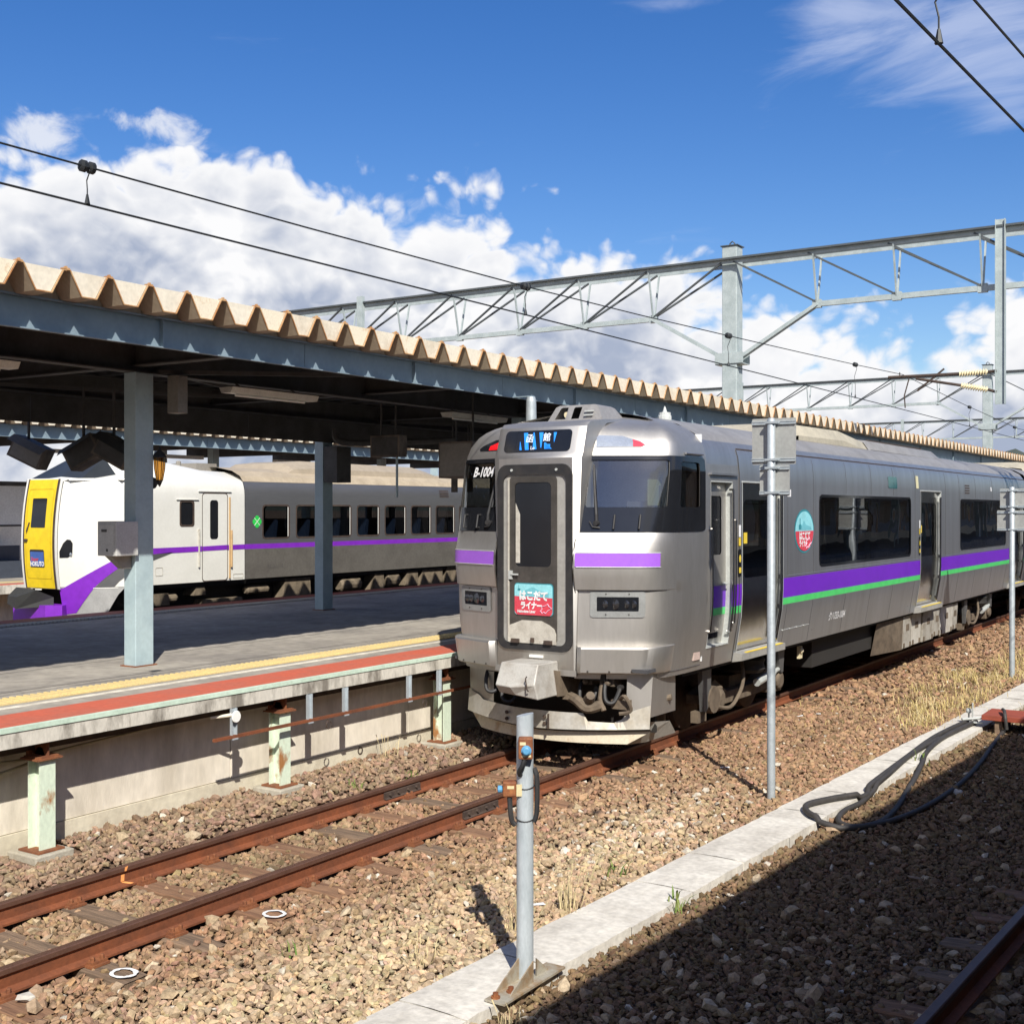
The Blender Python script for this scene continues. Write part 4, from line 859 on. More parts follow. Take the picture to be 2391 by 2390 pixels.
def _soft(xy):
    x = np.linspace(0, 1, 401); y = np.interp(x, *xy); k_ = np.ones(45)/45; yp = np.concatenate([2*y[0]-y[1:46][::-1], y, 2*y[-1]-y[-46:-1][::-1]])
    return list(x), list(np.convolve(np.convolve(yp, k_, 'same'), k_, 'same')[45:-45])
SX_, SY_ = _soft(_sm(QS)); GX_, GY_ = _soft(_sm(QG))
def front(q, z, sg=1, off=0.0):
    s = interp(q, SX_, SY_); g_ = interp(q, GX_, GY_); bl = min(1.0, max(0.0, (1.0-q)/0.45)); bl = bl*bl*(3-2*bl)
    lf = 1.0 if sg > 0 else 0.62+0.38*min(1.0, max(0.0, (q-0.55)/0.45))**2
    x = s*wz(z); y = Y0+pz(z)*bl+g_*lf
    if off:
        e_ = 0.004
        x2 = interp(q+e_, SX_, SY_)*wz(z); g2 = interp(q+e_, GX_, GY_); tx, ty = x2-x, (g2-g_)*lf; l = math.hypot(tx, ty) or 1
        nx, ny = ty/l, -tx/l; x += nx*off; y += ny*off
    return Vector((sg*x, y, z))
def q_of_x(x, z=2.0):
    return interp(x/wz(z), SY_, SX_)
car = thing('commuter_train', 'silver commuter train with purple and green stripes standing at the platform', 'train', (0, 12.5, 0))
zr = sorted(set([0.95, 1.0, 1.15, 1.3, 1.5, 1.7, 1.9, 1.95, 1.955, 2.08, 2.21, 2.37, 2.48, 2.59, 2.60, 2.72, 2.87, 3.0, 3.15, 3.3, 3.42, 3.46, 3.5, 3.56, 3.62, 3.68, 3.74, 3.80, 3.85, 3.9, 3.95, 3.99, 4.02, 4.04]))
QA, QB = 0.05, 0.70       # windscreen
QC, QD = 0.80, 0.945      # cab side window
qs = sorted(set([round(float(x), 4) for x in np.linspace(0, 1, 81)]+[QA, QB, QC, QD]))
def skip_cab(i, j):
    z = (zr[i]+zr[i+1])/2; q = (qs[j]+qs[j+1])/2
    return (2.87 < z < 3.42 and QA < q < QB) or (2.87 < z < 3.42 and QC < q < QD)
for sg in (1, -1):
    b = MB(); b.grid([[front(q, z, sg) for q in qs] for z in zr], skip=skip_cab); b.build('cab_shell', MATS['silver_paint'], car, smooth=True, angle=28)
    zf = lambda x, y: front(x, y, sg, 0.009)
    # black band round the windscreen, with rounded openings
    band = rrect(0.004, 0.985, 2.60, 3.465, 0.03)
    q1 = QA+0.012; holes = [rrect(QA, QB, 2.88, 3.415, 0.025)[::-1], rrect(QC+0.005, QD, 2.88, 3.40, 0.02)[::-1]]
    patch('window_mask', band, zf, MATS['black_gloss'], car, holes, 0.0125)
    patch('windscreen', rrect(QA-0.004, QB+0.004, 2.873, 3.42, 0.01), lambda x, y: front(x, y, sg, -0.012), MATS['windscreen'], car, (), 0.05)
    patch('side_window', rrect(QC-0.002, QD+0.004, 2.873, 3.41, 0.01), lambda x, y: front(x, y, sg, -0.012), MATS['window_tint'], car, (), 0.05)
    # purple inset band
    patch('purple_band', rrect(0.02, 0.685, 2.215, 2.365, 0.004), zf, MATS['purple_front'], car, (), 0.0125)
    for zz in (2.210, 2.370):
        b = MB(); b.tube([front(q, zz, sg, 0.006) for q in np.linspace(0.03, 0.69, 20)], 0.006, 6); b.build('trim_line', MATS['frame_grey'], car)
    b = MB(); b.tube([front(q, 1.952, sg, 0.002) for q in np.linspace(0.01, 0.72, 20)], 0.006, 6); b.build('panel_seam', MATS['door_dark'], car)
    # headlamp unit
    ha, hb = q_of_x(0.66), q_of_x(1.20)
    hl = patch('headlight', rrect(ha, hb, 1.645, 1.94, 0.03), lambda x, y: front(x, y, sg, 0.012), mat('lamp_frame', (0.36, 0.37, 0.36), 0.45, 0.5), car, [rrect(ha+0.055, hb-0.05, 1.715, 1.875, 0.008)[::-1]], 0.06)
    patch('lens', rrect(ha+0.05, hb-0.045, 1.712, 1.878, 0.008), lambda x, y: front(x, y, sg, 0.008), MATS['black_gloss'], hl, (), 0.06)
    for k, qq in enumerate((0.27, 0.45, 0.66, 0.79)):
        c_ = front(ha+(hb-ha)*qq, 1.795, sg, 0.011); b = MB(); b.lathe([(0.045 if k != 1 else 0.062, 0), (0.035, -0.004), (0.012, -0.007)], c_, 14, ax=1); b.build('lamp', MATS['lens_dark'], hl)
    b = MB()
    for qx in (0.3, 0.72):
        for zz in (1.68, 1.91): b.lathe([(0.008, 0), (0.008, -0.006)], front(ha+(hb-ha)*qx, zz, sg, 0.014), 6, ax=1)
    b.build('screw', MATS['door_dark'], hl)
    # marker lamp on the forehead
    ml = patch('marker_lamp', [(0.09, 3.565), (0.47, 3.565), (0.50, 3.59), (0.46, 3.63), (0.32, 3.695), (0.11, 3.705), (0.09, 3.68)], lambda x, y: front(x, y, sg, 0.008), MATS['lens_clear' if sg > 0 else 'black_gloss'], car, (), 0.05)
    patch('red_tip', [(0.40, 3.57), (0.47, 3.57), (0.495, 3.59), (0.455, 3.63), (0.40, 3.655)] if sg > 0 else [(0.18, 3.57), (0.34, 3.57), (0.34, 3.62), (0.18, 3.69)], lambda x, y: front(x, y, sg, 0.012), MATS['red_lens_off' if sg > 0 else 'red_lens'], ml, (), 0.05)
    # bumper shelf
    rows = []
    bq = np.linspace(0.02, 0.80, 63)
    def bo_(q): return 0.13*min(1, (0.80-q)/0.25)**0.7*min(1, 0.55+(q-0.02)/0.08)
    for zz, k in ((1.02, 0.0), (1.02, 0.88), (1.035, 1.0), (1.30, 1.0), (1.318, 0.9), (1.325, 0.0)): rows.append([front(q, zz, sg, max(0.002, bo_(q)*k)) for q in bq])
    b = MB(); b.grid(rows); b.add([r[0] for r in rows], [tuple(range(len(rows)))]); b.build('bumper', MATS['silver_paint'], car, smooth=True, angle=35)
    # little grab handles on the mask
    b = MB()
    for qx in (0.30, 0.50):
        a_ = front(qx, 2.79, sg, 0.05); c_ = front(qx, 2.64, sg, 0.05); b.tube([front(qx, 2.79, sg, 0), a_, c_, front(qx, 2.64, sg, 0)], 0.012, 6)
    b.build('grab_handle', MATS['black_rubber'], car)
    # wiper
    wp = [front(0.16, 2.70, sg, 0.03), front(0.15, 2.80, sg, 0.05), front(0.11, 3.12, sg, 0.05), front(0.085, 3.36, sg, 0.03)]
    b = MB(); b.tube(wp, [0.022, 0.018, 0.014, 0.01], 6); b.tube([front(0.135, 2.88, sg, 0.02), front(0.10, 3.2, sg, 0.02)], 0.014, 6); b.lathe([(0.035, 0), (0.03, -0.05)], front(0.165, 2.70, sg, 0.0), 10, ax=1); b.tube([front(0.10, 2.72, sg, 0.03), front(0.13, 2.66, sg, 0.04), front(0.19, 2.65, sg, 0.03)], 0.01, 6); b.build('wiper', MATS['black_rubber'], car)
    # gutter over the side window
    b = MB(); b.tube([front(q, 3.50, sg, 0.02) for q in np.linspace(0.84, 0.97, 6)], 0.014, 6); b.build('gutter', MATS['stainless'], car)
# the silver hood round the gangway
hp = [(11.83, 0.98), (11.80, 1.04), (11.80, 3.44), (11.835, 3.50), (11.925, 3.80), (12.00, 3.855), (12.35, 3.90), (13.3, 3.96), (13.3, 0.98)]
b = MB(); rows = []
for y, z in hp[:-1]:
    k = min(1.0, max(0.0, (z-2.2)/1.2)); o_ = 0.525+0.07*k; i_ = 0.512-0.02*k
    rows.append([(-o_, y+0.02+0.28*k+0.12, z), (-o_+0.01, y+0.03+0.02*k, z), (-i_, y, z), (i_, y, z), (o_-0.01, y+0.03+0.02*k, z), (o_, y+0.02+0.28*k+0.12, z)])
b.grid(rows); b.build('gangway_hood', MATS['silver_paint'], car, smooth=True, angle=30)
patch('gangway_wall', [(-0.545, 0.98), (0.545, 0.98), (0.545, 1.05), (-0.545, 1.05)], lambda x, y: (x, 11.80-0.002, y), MATS['silver_paint'], car, (), None)
gy = 11.775
sl = MB()
def ringp(outer, inner, y, m, nm, depth=0.03, par=None):
    v, f = fillgrid(outer, [inner[::-1]], None); b = MB(); b.add([(x, y, z) for x, z in v], f)
    no, ni = len(outer), len(inner)
    b.add([(x, y, z) for x, z in outer]+[(x, y+depth, z) for x, z in outer], [(i, (i+1) % no, no+(i+1) % no, no+i) for i in range(no)])
    b.add([(x, y, z) for x, z in inner]+[(x, y+depth*1.4, z) for x, z in inner], [(i, (i+1) % ni, ni+(i+1) % ni, ni+i) for i in range(ni)])
    return b.build(nm, m, par or car)
ringp(rrect(-0.50, 0.50, 1.245, 3.37, 0.13), rrect(-0.425, 0.425, 1.315, 3.25, 0.09), gy, MATS['black_rubber'], 'gangway_seal', 0.05)
b = MB(); b.add([(-0.43, 11.797, 1.31), (0.43, 11.797, 1.31), (0.43, 11.797, 3.26), (-0.43, 11.797, 3.26)], [(0, 1, 2, 3)]); b.build('gangway_frame', MATS['panel_grey'], car)
b = MB()
for sx in (-0.30, 0.30):
    for zz in (3.305,): b.lathe([(0.016, 0), (0.016, -0.012)], (sx, gy, zz), 8, ax=1)
b.build('seal_bolt', MATS['frame_grey'], car)
gd = ringp(rrect(-0.335, 0.30, 1.33, 3.235, 0.05), rrect(-0.265, 0.225, 2.20, 3.165, 0.06), 11.782, MATS['door_dark'], 'gangway_door', 0.014)
b = MB(); b.add([(-0.27, 11.792, 2.19), (0.23, 11.792, 2.19), (0.23, 11.792, 3.17), (-0.27, 11.792, 3.17)], [(0, 1, 2, 3)]); b.build('door_window', MATS['black_gloss'], gd)
b = MB(); b.add([(-0.255, 11.789, 2.24), (-0.195, 11.789, 2.24), (-0.195, 11.789, 2.80), (-0.255, 11.789, 2.93)], [(0, 1, 2, 3)]); b.build('blind', MATS['kick_pale'], gd)
b = MB(); b.box(-0.352, -0.334, 11.765, 11.797, 1.33, 3.22); b.build('door_edge', MATS['kick_pale'], gd)
b = MB(); b.box(-0.335, -0.29, 11.755, 11.785, 2.05, 2.15); b.box(-0.30, -0.20, 11.745, 11.76, 2.10, 2.118); b.build('door_handle', MATS['frame_grey'], gd)
kp = [(-0.335, 1.325), (0.295, 1.325), (0.295, 1.44), (0.27, 1.50), (0.20, 1.545), (0.10, 1.585), (-0.16, 1.585), (-0.25, 1.55), (-0.335, 1.52)]
v, f = fillgrid(kp, (), None); b = MB(); b.add([(x, 11.770, z) for x, z in v], f); n = len(kp); b.add([(x, 11.770, z) for x, z in kp]+[(x, 11.784, z) for x, z in kp], [(i, (i+1) % n, n+(i+1) % n, n+i) for i in range(n)]); b.build('foot_plate', MATS['kick_pale'], gd)
b = MB()
for x in (-0.24, 0.20):
    b.box(x-0.05, x+0.05, 11.74, 11.77, 1.325, 1.37)
b.box(-0.03, 0.01, 11.745, 11.77, 1.34, 1.39); b.build('hinge', MATS['iron_dark'], gd)
b = MB(); b.box(-0.07, 0.11, 11.785, 11.80, 1.165, 1.195); b.build('step_plate', MATS['white_paint'], car)
# route board on the gangway door
sg_ = thing('route_board', 'small cyan and red route board on the train end door', 'route board', (0, 11.77, 1.6)); BY = 11.774
def flat(name, pts, y, m, par, X=None):
    v, f = fillgrid(pts, (), None); b = MB(); b.add([(x, y, z) for x, z in v] if X is None else [(X, x, z) for x, z in v], f); return b.build(name, m, par)
flat('board', rrect(-0.262, 0.262, 1.645, 2.012, 0.04), BY, MATS['teal_sign'], sg_); flat('board', rrect(-0.258, 0.25, 1.648, 2.0, 0.036), BY-0.002, MATS['cyan_sign'], sg_)
flat('red_field', [(-0.258, 1.86), (-0.258, 1.69), (-0.24, 1.66), (-0.215, 1.648), (0.215, 1.648), (0.24, 1.66), (0.25, 1.69), (0.25, 1.85)], BY-0.004, MATS['red_sign'], sg_)
flat('mountain', [(-0.12, 1.925), (-0.05, 1.955), (-0.03, 1.965), (0.0, 1.968), (0.02, 1.955), (0.08, 1.93), (0.2, 1.91), (0.2, 1.86), (-0.12, 1.86)], BY-0.0035, mat('mount_teal', (0.16, 0.48, 0.55), 0.5), sg_)
flat('cable_car', [(-0.215, 1.925), (-0.18, 1.925), (-0.18, 1.945), (-0.2, 1.95), (-0.2, 1.985), (-0.205, 1.985), (-0.205, 1.95), (-0.215, 1.945)], BY-0.0036, MATS['teal_sign'], sg_)
ex_, ez_ = (1, 0, 0), (0, 0, 1)
lettering('lettering', 'はこだて', 0.118, (0.0, BY-0.008, 1.862), ex_, ez_, MATS['white_sign'], sg_, bold=0.006, xs=0.83)
lettering('lettering', 'ライナー', 0.092, (-0.03, BY-0.008, 1.752), ex_, ez_, MATS['white_sign'], sg_, bold=0.005, xs=0.80)
lettering('lettering', 'Hakodate Liner', 0.044, (-0.095, BY-0.008, 1.688), ex_, ez_, MATS['white_sign'], sg_, bold=0.0016, xs=0.88)
HOK = [(0.09, 1.695), (0.115, 1.72), (0.112, 1.75), (0.16, 1.763), (0.19, 1.783), (0.205, 1.757), (0.245, 1.733), (0.19, 1.705), (0.165, 1.675), (0.14, 1.69), (0.115, 1.672), (0.11, 1.69)]
b = MB(); b.tube([(x, BY-0.008, z) for x, z in HOK+HOK[:1]], 0.005, 5); b.build('star_outline', MATS['pink_line'], sg_)
# destination display
ds = ringp(rrect(-0.455, 0.44, 3.515, 3.765, 0.05), rrect(-0.30, 0.30, 3.535, 3.745, 0.01), 11.9, MATS['black_gloss'], 'display_mask', 0.01)
def tilt_disp(o, k):
    for v in o.data.vertices:
        v.co.y = 11.835+(v.co.z-3.50)*0.30+k
tilt_disp(ds, -0.006)
o = flat('display', rrect(-0.45, 0.435, 3.518, 3.762, 0.05), 11.9, MATS['black_gloss'], car); tilt_disp(o, -0.003); o.name = 'display'
def led(name, pts, m, k):
    o = flat(name, pts, 11.9, m, ds); tilt_disp(o, k)
for (x0, w0, z0, x1, w1, z1) in ((-0.235, 0.03, 3.54, -0.245, 0.004, 3.64), (-0.16, 0.05, 3.54, -0.21, 0.055, 3.74), (-0.055, 0.05, 3.545, -0.08, 0.015, 3.74), (0.045, 0.012, 3.56, 0.0, 0.055, 3.74), (0.10, 0.10, 3.545, 0.085, 0.02, 3.62), (0.215, 0.004, 3.62, 0.195, 0.04, 3.735), (0.115, 0.06, 3.545, 0.10, 0.07, 3.60)):
    led('led_stripe', [(x0, z0), (x0+w0, z0), (x1+w1, z1), (x1, z1)], MATS['led_blue'], -0.009)
for i in range(3):
    pass
def ledtext(body, size, x, z):
    v, f = text_mesh(body, size, bold=0.001); b = MB(); b.add([(x+px, 11.9, z+py) for px, py in v], f); o = b.build('led_text', MATS['led_white'], ds); tilt_disp(o, -0.012)
ledtext('函', 0.105, -0.115, 3.665); ledtext('館', 0.105, 0.115, 3.675); ledtext('Lo', 0.055, -0.06, 3.56)
# number on the left windscreen
lettering('car_number', 'B-1004', 0.165, front(0.33, 3.30, -1, 0.02), (front(0.1, 3.3, -1)-front(0.5, 3.3, -1)).normalized(), (front(0.33, 3.42, -1)-front(0.33, 3.18, -1)).normalized(), MATS['white_sign'], car, bold=0.005, shear=0.22, xs=0.82)
# cab interior
b = MB(); b.box(-1.36, 1.36, 13.35, 13.38, 1.05, 3.75); b.build('cab_bulkhead', MATS['cab_grey'], car)
b = MB(); b.box(-1.3, 1.3, 12.05, 13.35, 1.04, 1.08); b.build('cab_floor', MATS['interior_dark'], car)
b = MB(); b.prism([(12.5, 1.08), (13.0, 1.08), (13.0, 2.66), (12.7, 2.78), (12.5, 2.78)], 0, 0.62, 1.16); b.build('driver_desk', MATS['cab_grey'], car)
b = MB(); b.box(0.75, 1.1, 12.62, 12.66, 2.78, 2.95); b.box(1.0, 1.14, 12.68, 12.72, 2.87, 3.13); b.build('instrument_hood', MATS['interior_dark'], car)
b = MB(); b.box(0.60, 0.64, 12.3, 12.9, 1.08, 2.7); b.build('partition', MATS['cab_grey'], car)
b = MB(); b.box(-0.64, -0.60, 12.3, 13.3, 1.08, 3.6); b.box(-1.12, -1.02, 13.1, 13.2, 1.08, 3.6); b.build('partition', MATS['cab_pink'], car)
b = MB(); b.box(1.27, 1.37, 13.12, 13.3, 1.08, 3.6); b.build('door_post', MATS['cab_pink'], car)
b = MB(); b.box(1.12, 1.135, 12.42, 12.75, 2.9, 3.2); b.build('sun_visor', mat('visor', (0.16, 0.18, 0.13), 0.4), car)

# ---- side walls -------------------------------------------------
YA, YB = Y0+1.5, 33.25
DOORS = [(14.42, 15.86), (22.98, 24.50), (31.45, 32.95)]; WINS = [(17.36, 22.30), (26.12, 30.70)]; CABD = (13.46, 14.12)
yc = sorted(set([YA, 13.46, 14.12, 14.32, 16.6, 20, 25, 28, YB]+[y for d in DOORS for y in d]+[y for w_ in WINS for y in w_]))
zs_ = [0.95, 1.03, 1.2, 1.4, 1.50, 1.56, 1.65, 1.78, 1.92, 1.935, 2.04, 2.4, 2.8, 3.05, 3.20, 3.30, 3.40, 3.50, 3.56, 3.62, 3.69, 3.76, 3.82, 3.88, 3.93, 3.97, 4.0, 4.02, 4.04, 4.05]
def side_shell(sg, yc, zs, doors, wins, cabd, parent, capfront=False, cut=14.32):
    def skp(i, j):
        z = (zs[i]+zs[i+1])/2; y = (yc[j]+yc[j+1])/2
        for a, c in doors:
            if a < y < c and 1.03 < z < 3.20: return True
        for a, c in wins:
            if a < y < c and 2.04 < z < 3.05: return True
        return bool(cabd and cabd[0] < y < cabd[1] and 1.2 < z < 3.20)
    def mi(i, j):
        z = (zs[i]+zs[i+1])/2; y = (yc[j]+yc[j+1])/2
        if y < cut and cut > 0 and z < 3.4: return 0 if not (14.12 < y and 1.56 < z < 1.92) else (2 if z > 1.65 else 3)
        if 1.65 < z < 1.92: return 2
        if 1.56 < z < 1.65: return 3
        if z > 3.69: return 4
        return 1
    b = MB(); b.grid([[(sg*wz(z), y, z) for y in yc] for z in zs], miF=mi, skip=skp)
    return b.build('side_wall', [MATS['silver_paint'], MATS['stainless'], MATS['purple'], MATS['green_line'], MATS['roof_grey']], parent, smooth=True, angle=30)
def on_side(sg, off=0.0): return lambda y, z: (sg*(wz(z)+off), y, z)
def side_details(sg, parent, doors, wins, cabd, full=True):
    if not full:
        for a, c in doors: patch('door', rrect(a, c, 1.03, 3.2, 0.02), on_side(sg, -0.02), MATS['stainless_bright'], parent, (), 0.3)
        for a, c in wins: patch('window', rrect(a, c, 2.04, 3.05, 0.02), on_side(sg, -0.01), MATS['window_tint'], parent, (), 0.4)
        return
    for a, c in wins:
        w_ = patch('window', rrect(a-0.01, c+0.01, 2.03, 3.06, 0.02), on_side(sg, -0.008), MATS['window_tint'], parent, (), 0.4)
        patch('frame', rrect(a-0.025, c+0.025, 2.015, 3.075, 0.12), on_side(sg, 0.004), MATS['black_gloss'], w_, [rrect(a+0.02, c-0.02, 2.055, 3.035, 0.09)[::-1]], 0.5)
        m_ = (a+c)/2; patch('mullion', rrect(m_-0.17, m_+0.17, 2.03, 3.06, 0.01), on_side(sg, -0.03), MATS['black_gloss'], w_, (), 0.4)
    for a, c in doors:
        dl = patch('door', rrect(a+0.01, c-0.01, 1.03, 3.195, 0.02), on_side(sg, -0.055), MATS['stainless_bright'], parent, [rrect(a+0.16, c-0.16, 1.98, 2.98, 0.12)[::-1]], 0.2)
        patch('door_window', rrect(a+0.14, c-0.14, 1.96, 3.0, 0.02), on_side(sg, -0.062), MATS['door_glass'], dl, (), 0.3)
        b = MB()
        zz = [1.03, 1.2, 1.5, 1.78, 3.19]
        for yy in (a, c): b.grid([[(sg*(wz(z)+0.006), yy-0.012, z) for z in zz], [(sg*(wz(z)+0.006), yy+0.012, z) for z in zz]]); b.grid([[(sg*(wz(z)+0.006), yy+(0.012 if yy == a else -0.012), z) for z in zz], [(sg*(wz(z)-0.09), yy+(0.012 if yy == a else -0.012), z) for z in zz]])
        b.box(min(sg*1.36, sg*1.452), max(sg*1.36, sg*1.452), a, c, 3.195, 3.215); b.build('door_frame', MATS['frame_grey'], dl)
        b = MB(); b.tube([(sg*(wz(z)+0.012), c-0.09, z) for z in (3.08, 2.6, 2.0, 1.78, 1.5, 1.2, 1.10)], 0.018, 8); b.tube([(sg*(wz(z)+0.004), c-0.03, z) for z in (3.10, 2.6, 2.0, 1.78, 1.5, 1.2, 1.08)], 0.012, 8)
        for z in (1.95, 1.55, 1.15): b.lathe([(0.03, -0.03), (0.03, 0.03)], (sg*(wz(z)), c-0.09, z), 8, ax=2)
        b.build('handrail', MATS['stainless_bright'], dl, smooth=True)
        b = MB(); x0 = wz(1.0)-0.02; b.prism([(sg*x0, 0.93), (sg*(x0+0.14), 0.955), (sg*(x0+0.14), 1.04), (sg*x0, 1.055)], 1, a-0.05, c+0.03); b.build('step', MATS['panel_grey'], dl)
        b = MB(); b.box(min(sg*(x0+0.10), sg*(x0+0.143)), max(sg*(x0+0.10), sg*(x0+0.143)), a+0.12, c-0.05, 1.042, 1.05); b.build('step_edge', MATS['yellow_sign'], dl)
        patch('door_sticker', rrect(a+0.19, a+0.31, 2.42, 2.56, 0.005), on_side(sg, -0.055), MATS['yellow_sign'], dl, (), None)
        b = patch('button_panel', rrect(a-0.14, a-0.05, 2.02, 2.36, 0.02), on_side(sg, 0.012), MATS['black_gloss'], dl, (), None)
        patch('open_button', [(a-0.095+0.032*math.cos(t), 2.24+0.05*math.sin(t)) for t in np.linspace(0, 6.28, 16)[:-1]], on_side(sg, 0.016), MATS['yellow_sign'], b, (), None)
        patch('plate', rrect(a-0.13, a-0.06, 2.06, 2.13, 0.005), on_side(sg, 0.016), MATS['yellow_sign'], b, (), None); patch('plate', rrect(a-0.13, a-0.06, 2.40, 2.50, 0.005), on_side(sg, 0.012), MATS['yellow_sign'], b, (), None); patch('plate', rrect(a-0.13, a-0.06, 2.51, 2.66, 0.005), on_side(sg, 0.012), MATS['white_sign'], b, (), None)
    if cabd:
        a, c = cabd
        dl = patch('cab_door', rrect(a, c, 1.2, 3.2, 0.01), on_side(sg, -0.09), MATS['silver_paint'], parent, [rrect(a+0.10, c-0.14, 2.30, 3.02, 0.05)[::-1]], 0.2)
        patch('cab_door_window', rrect(a+0.08, c-0.12, 2.28, 3.04, 0.02), on_side(sg, -0.10), MATS['black_gloss'], dl, (), None)
        patch('purple_stripe', [(a+0.01, 1.65), (c-0.01, 1.65), (c-0.01, 1.92), (a+0.01, 1.92)], on_side(sg, -0.086), MATS['purple'], dl, (), 0.1)
        patch('green_stripe', [(a+0.01, 1.56), (c-0.01, 1.56), (c-0.01, 1.65), (a+0.01, 1.65)], on_side(sg, -0.086), MATS['green_line'], dl, (), 0.1)
        b = MB(); zz = [1.2, 1.4, 1.6, 1.78, 2.5, 3.19]
        for yy, e_ in ((a, 1), (c, -1)): b.grid([[(sg*(wz(z)+0.002), yy, z) for z in zz], [(sg*(wz(z)-0.1), yy, z) for z in zz]])
        b.box(min(sg*1.33, sg*1.44), max(sg*1.33, sg*1.44), a, c, 3.185, 3.2); b.box(min(sg*1.28, sg*1.385), max(sg*1.28, sg*1.385), a, c, 1.19, 1.205); b.build('door_frame', MATS['frame_grey'], dl)
        b = MB()
        for yy, z0, z1 in ((c+0.03, 1.45, 2.72), (c-0.05, 1.35, 3.1), (a-0.02, 1.4, 2.62)):
            b.tube([(sg*(wz(z)+0.03), yy, z) for z in np.linspace(z0, z1, 7)], 0.014, 6)
            for z in (z0, z1): b.tube([(sg*(wz(z)+0.03), yy, z), (sg*(wz(z)-0.02), yy, z)], 0.014, 6)
        b.build('handrail', MATS['stainless_bright'], dl)
        b = MB(); b.box(min(sg*1.36, sg*1.39), max(sg*1.36, sg*1.39), c-0.12, c-0.05, 1.92, 1.96); b.box(min(sg*1.38, sg*1.42), max(sg*1.38, sg*1.42), c-0.2, c-0.06, 1.93, 1.945); b.build('door_handle', MATS['frame_grey'], dl)
        b = MB(); b.box(min(sg*1.2, sg*(wz(1.3)-0.082)), max(sg*1.2, sg*(wz(1.3)-0.082)), a+0.12, c-0.16, 1.28, 1.36); b.build('foot_hole', MATS['black_gloss'], dl)
        b = MB(); b.box(min(sg*1.44, sg*1.475), max(sg*1.44, sg*1.475), a-0.05, c+0.12, 3.27, 3.295); b.build('gutter', MATS['stainless'], dl)
for sg in (1, -1):
    side_shell(sg, yc, zs_, DOORS, WINS, CABD, car); side_details(sg, car, DOORS, WINS, CABD)
# weld seams down the stainless side
for sg in (1, -1):
    for y in (16.05, 17.1, 18.6, 19.9, 21.2, 22.6, 24.85, 26.0, 27.5, 29.2, 30.85):
        win = any(a-0.05 < y < c+0.05 for a, c in WINS)
        b = MB(); zs3 = [z for z in (0.97, 1.2, 1.5, 1.55)]; b.tube([(sg*(wz(z)+0.001), y, z) for z in zs3], 0.002, 4); b.build('weld_seam', MATS['door_dark'], car); b = MB()
        zu = (3.10, 3.3, 3.5, 3.58) if win else (1.94, 2.5, 3.3, 3.5, 3.58); b.tube([(sg*(wz(z)+0.001), y, z) for z in zu], 0.002, 4); b.build('weld_seam', MATS['door_dark'], car)
    for ya, yb_ in ((16.0, 22.8), (24.6, 31.3)):
        b = MB(); b.tube([(sg*(wz(1.94)+0.002), y, 1.945) for y in (ya, yb_)], 0.006, 4); b.build('belt_moulding', MATS['stainless'], car)
# rain groove along the cantrail
b = MB()
for sg in (1, -1): b.box(min(sg*1.378, sg*1.392), max(sg*1.378, sg*1.392), 14.34, YB, 3.605, 3.622)
b.build('rain_groove', MATS['iron_dark'], car)
sd_ = lambda y, z: (wz(z)+0.006, y, z)
patch('destination_window', rrect(20.88, 21.42, 3.22, 3.42, 0.03), sd_, mat('dest_teal', (0.02, 0.10, 0.11), 0.15), car, (), None)
patch('yellow_plate', rrect(22.66, 22.84, 3.24, 3.47, 0.02), sd_, mat('pale_yellow', (0.62, 0.58, 0.36), 0.5), car, (), None)
for k in range(4): patch('vent_slot', rrect(26.5, 26.92, 3.19+k*0.052, 3.215+k*0.052, 0.003), sd_, MATS['iron_dark'], car, (), None)
patch('small_plate', rrect(29.0, 29.12, 3.27, 3.36, 0.005), sd_, MATS['white_sign'], car, (), None); patch('small_plate', rrect(16.02, 16.16, 3.03, 3.13, 0.005), sd_, MATS['white_sign'], car, (), None)
# oval emblem
oc, oz, oa, ob = 16.70, 2.55, 0.40, 0.31
el_ = lambda a, b_: [(oc+a*math.cos(t), oz+b_*math.sin(t)) for t in np.linspace(0, 2*math.pi, 33)[:-1]]
em = patch('oval_emblem', el_(oa, ob), on_side(1, 0.004), MATS['teal_sign'], car, (), None); patch('upper_field', el_(oa-0.03, ob-0.03), on_side(1, 0.007), MATS['cyan_sign'], em, (), None)
lo = [(oc+(oa-0.03)*math.cos(t), oz+(ob-0.03)*math.sin(t)) for t in np.linspace(math.pi, 2*math.pi, 18)]
patch('red_field', lo, on_side(1, 0.010), MATS['red_sign'], em, (), None); patch('mountain', [(oc-0.25, oz+0.02), (oc-0.1, oz+0.09), (oc-0.03, oz+0.15), (oc+0.05, oz+0.09), (oc+0.25, oz+0.06), (oc+0.3, oz+0.02)], on_side(1, 0.010), MATS['mount_teal'], em, (), None)
patch('cable_car', [(oc-0.24, oz+0.03), (oc-0.14, oz+0.03), (oc-0.14, oz+0.09), (oc-0.18, oz+0.1), (oc-0.18, oz+0.18), (oc-0.2, oz+0.18), (oc-0.2, oz+0.1), (oc-0.24, oz+0.09)], on_side(1, 0.012), MATS['teal_sign'], em, (), None)
lettering('lettering', 'はこだて', 0.125, (1.452, oc, oz-0.075), (0, 1, 0), ez_, MATS['white_sign'], em, bold=0.006, xs=0.92); lettering('lettering', 'ライナー', 0.105, (1.452, oc-0.06, oz-0.18), (0, 1, 0), ez_, MATS['white_sign'], em, bold=0.005, xs=0.80)
b = MB(); b.tube([(1.453, oc+0.02+(x-0.09)*1.6, oz-0.245+(z-1.672)*1.35) for x, z in HOK+HOK[:1]], 0.007, 5); b.build('star_outline', MATS['pink_line'], em)
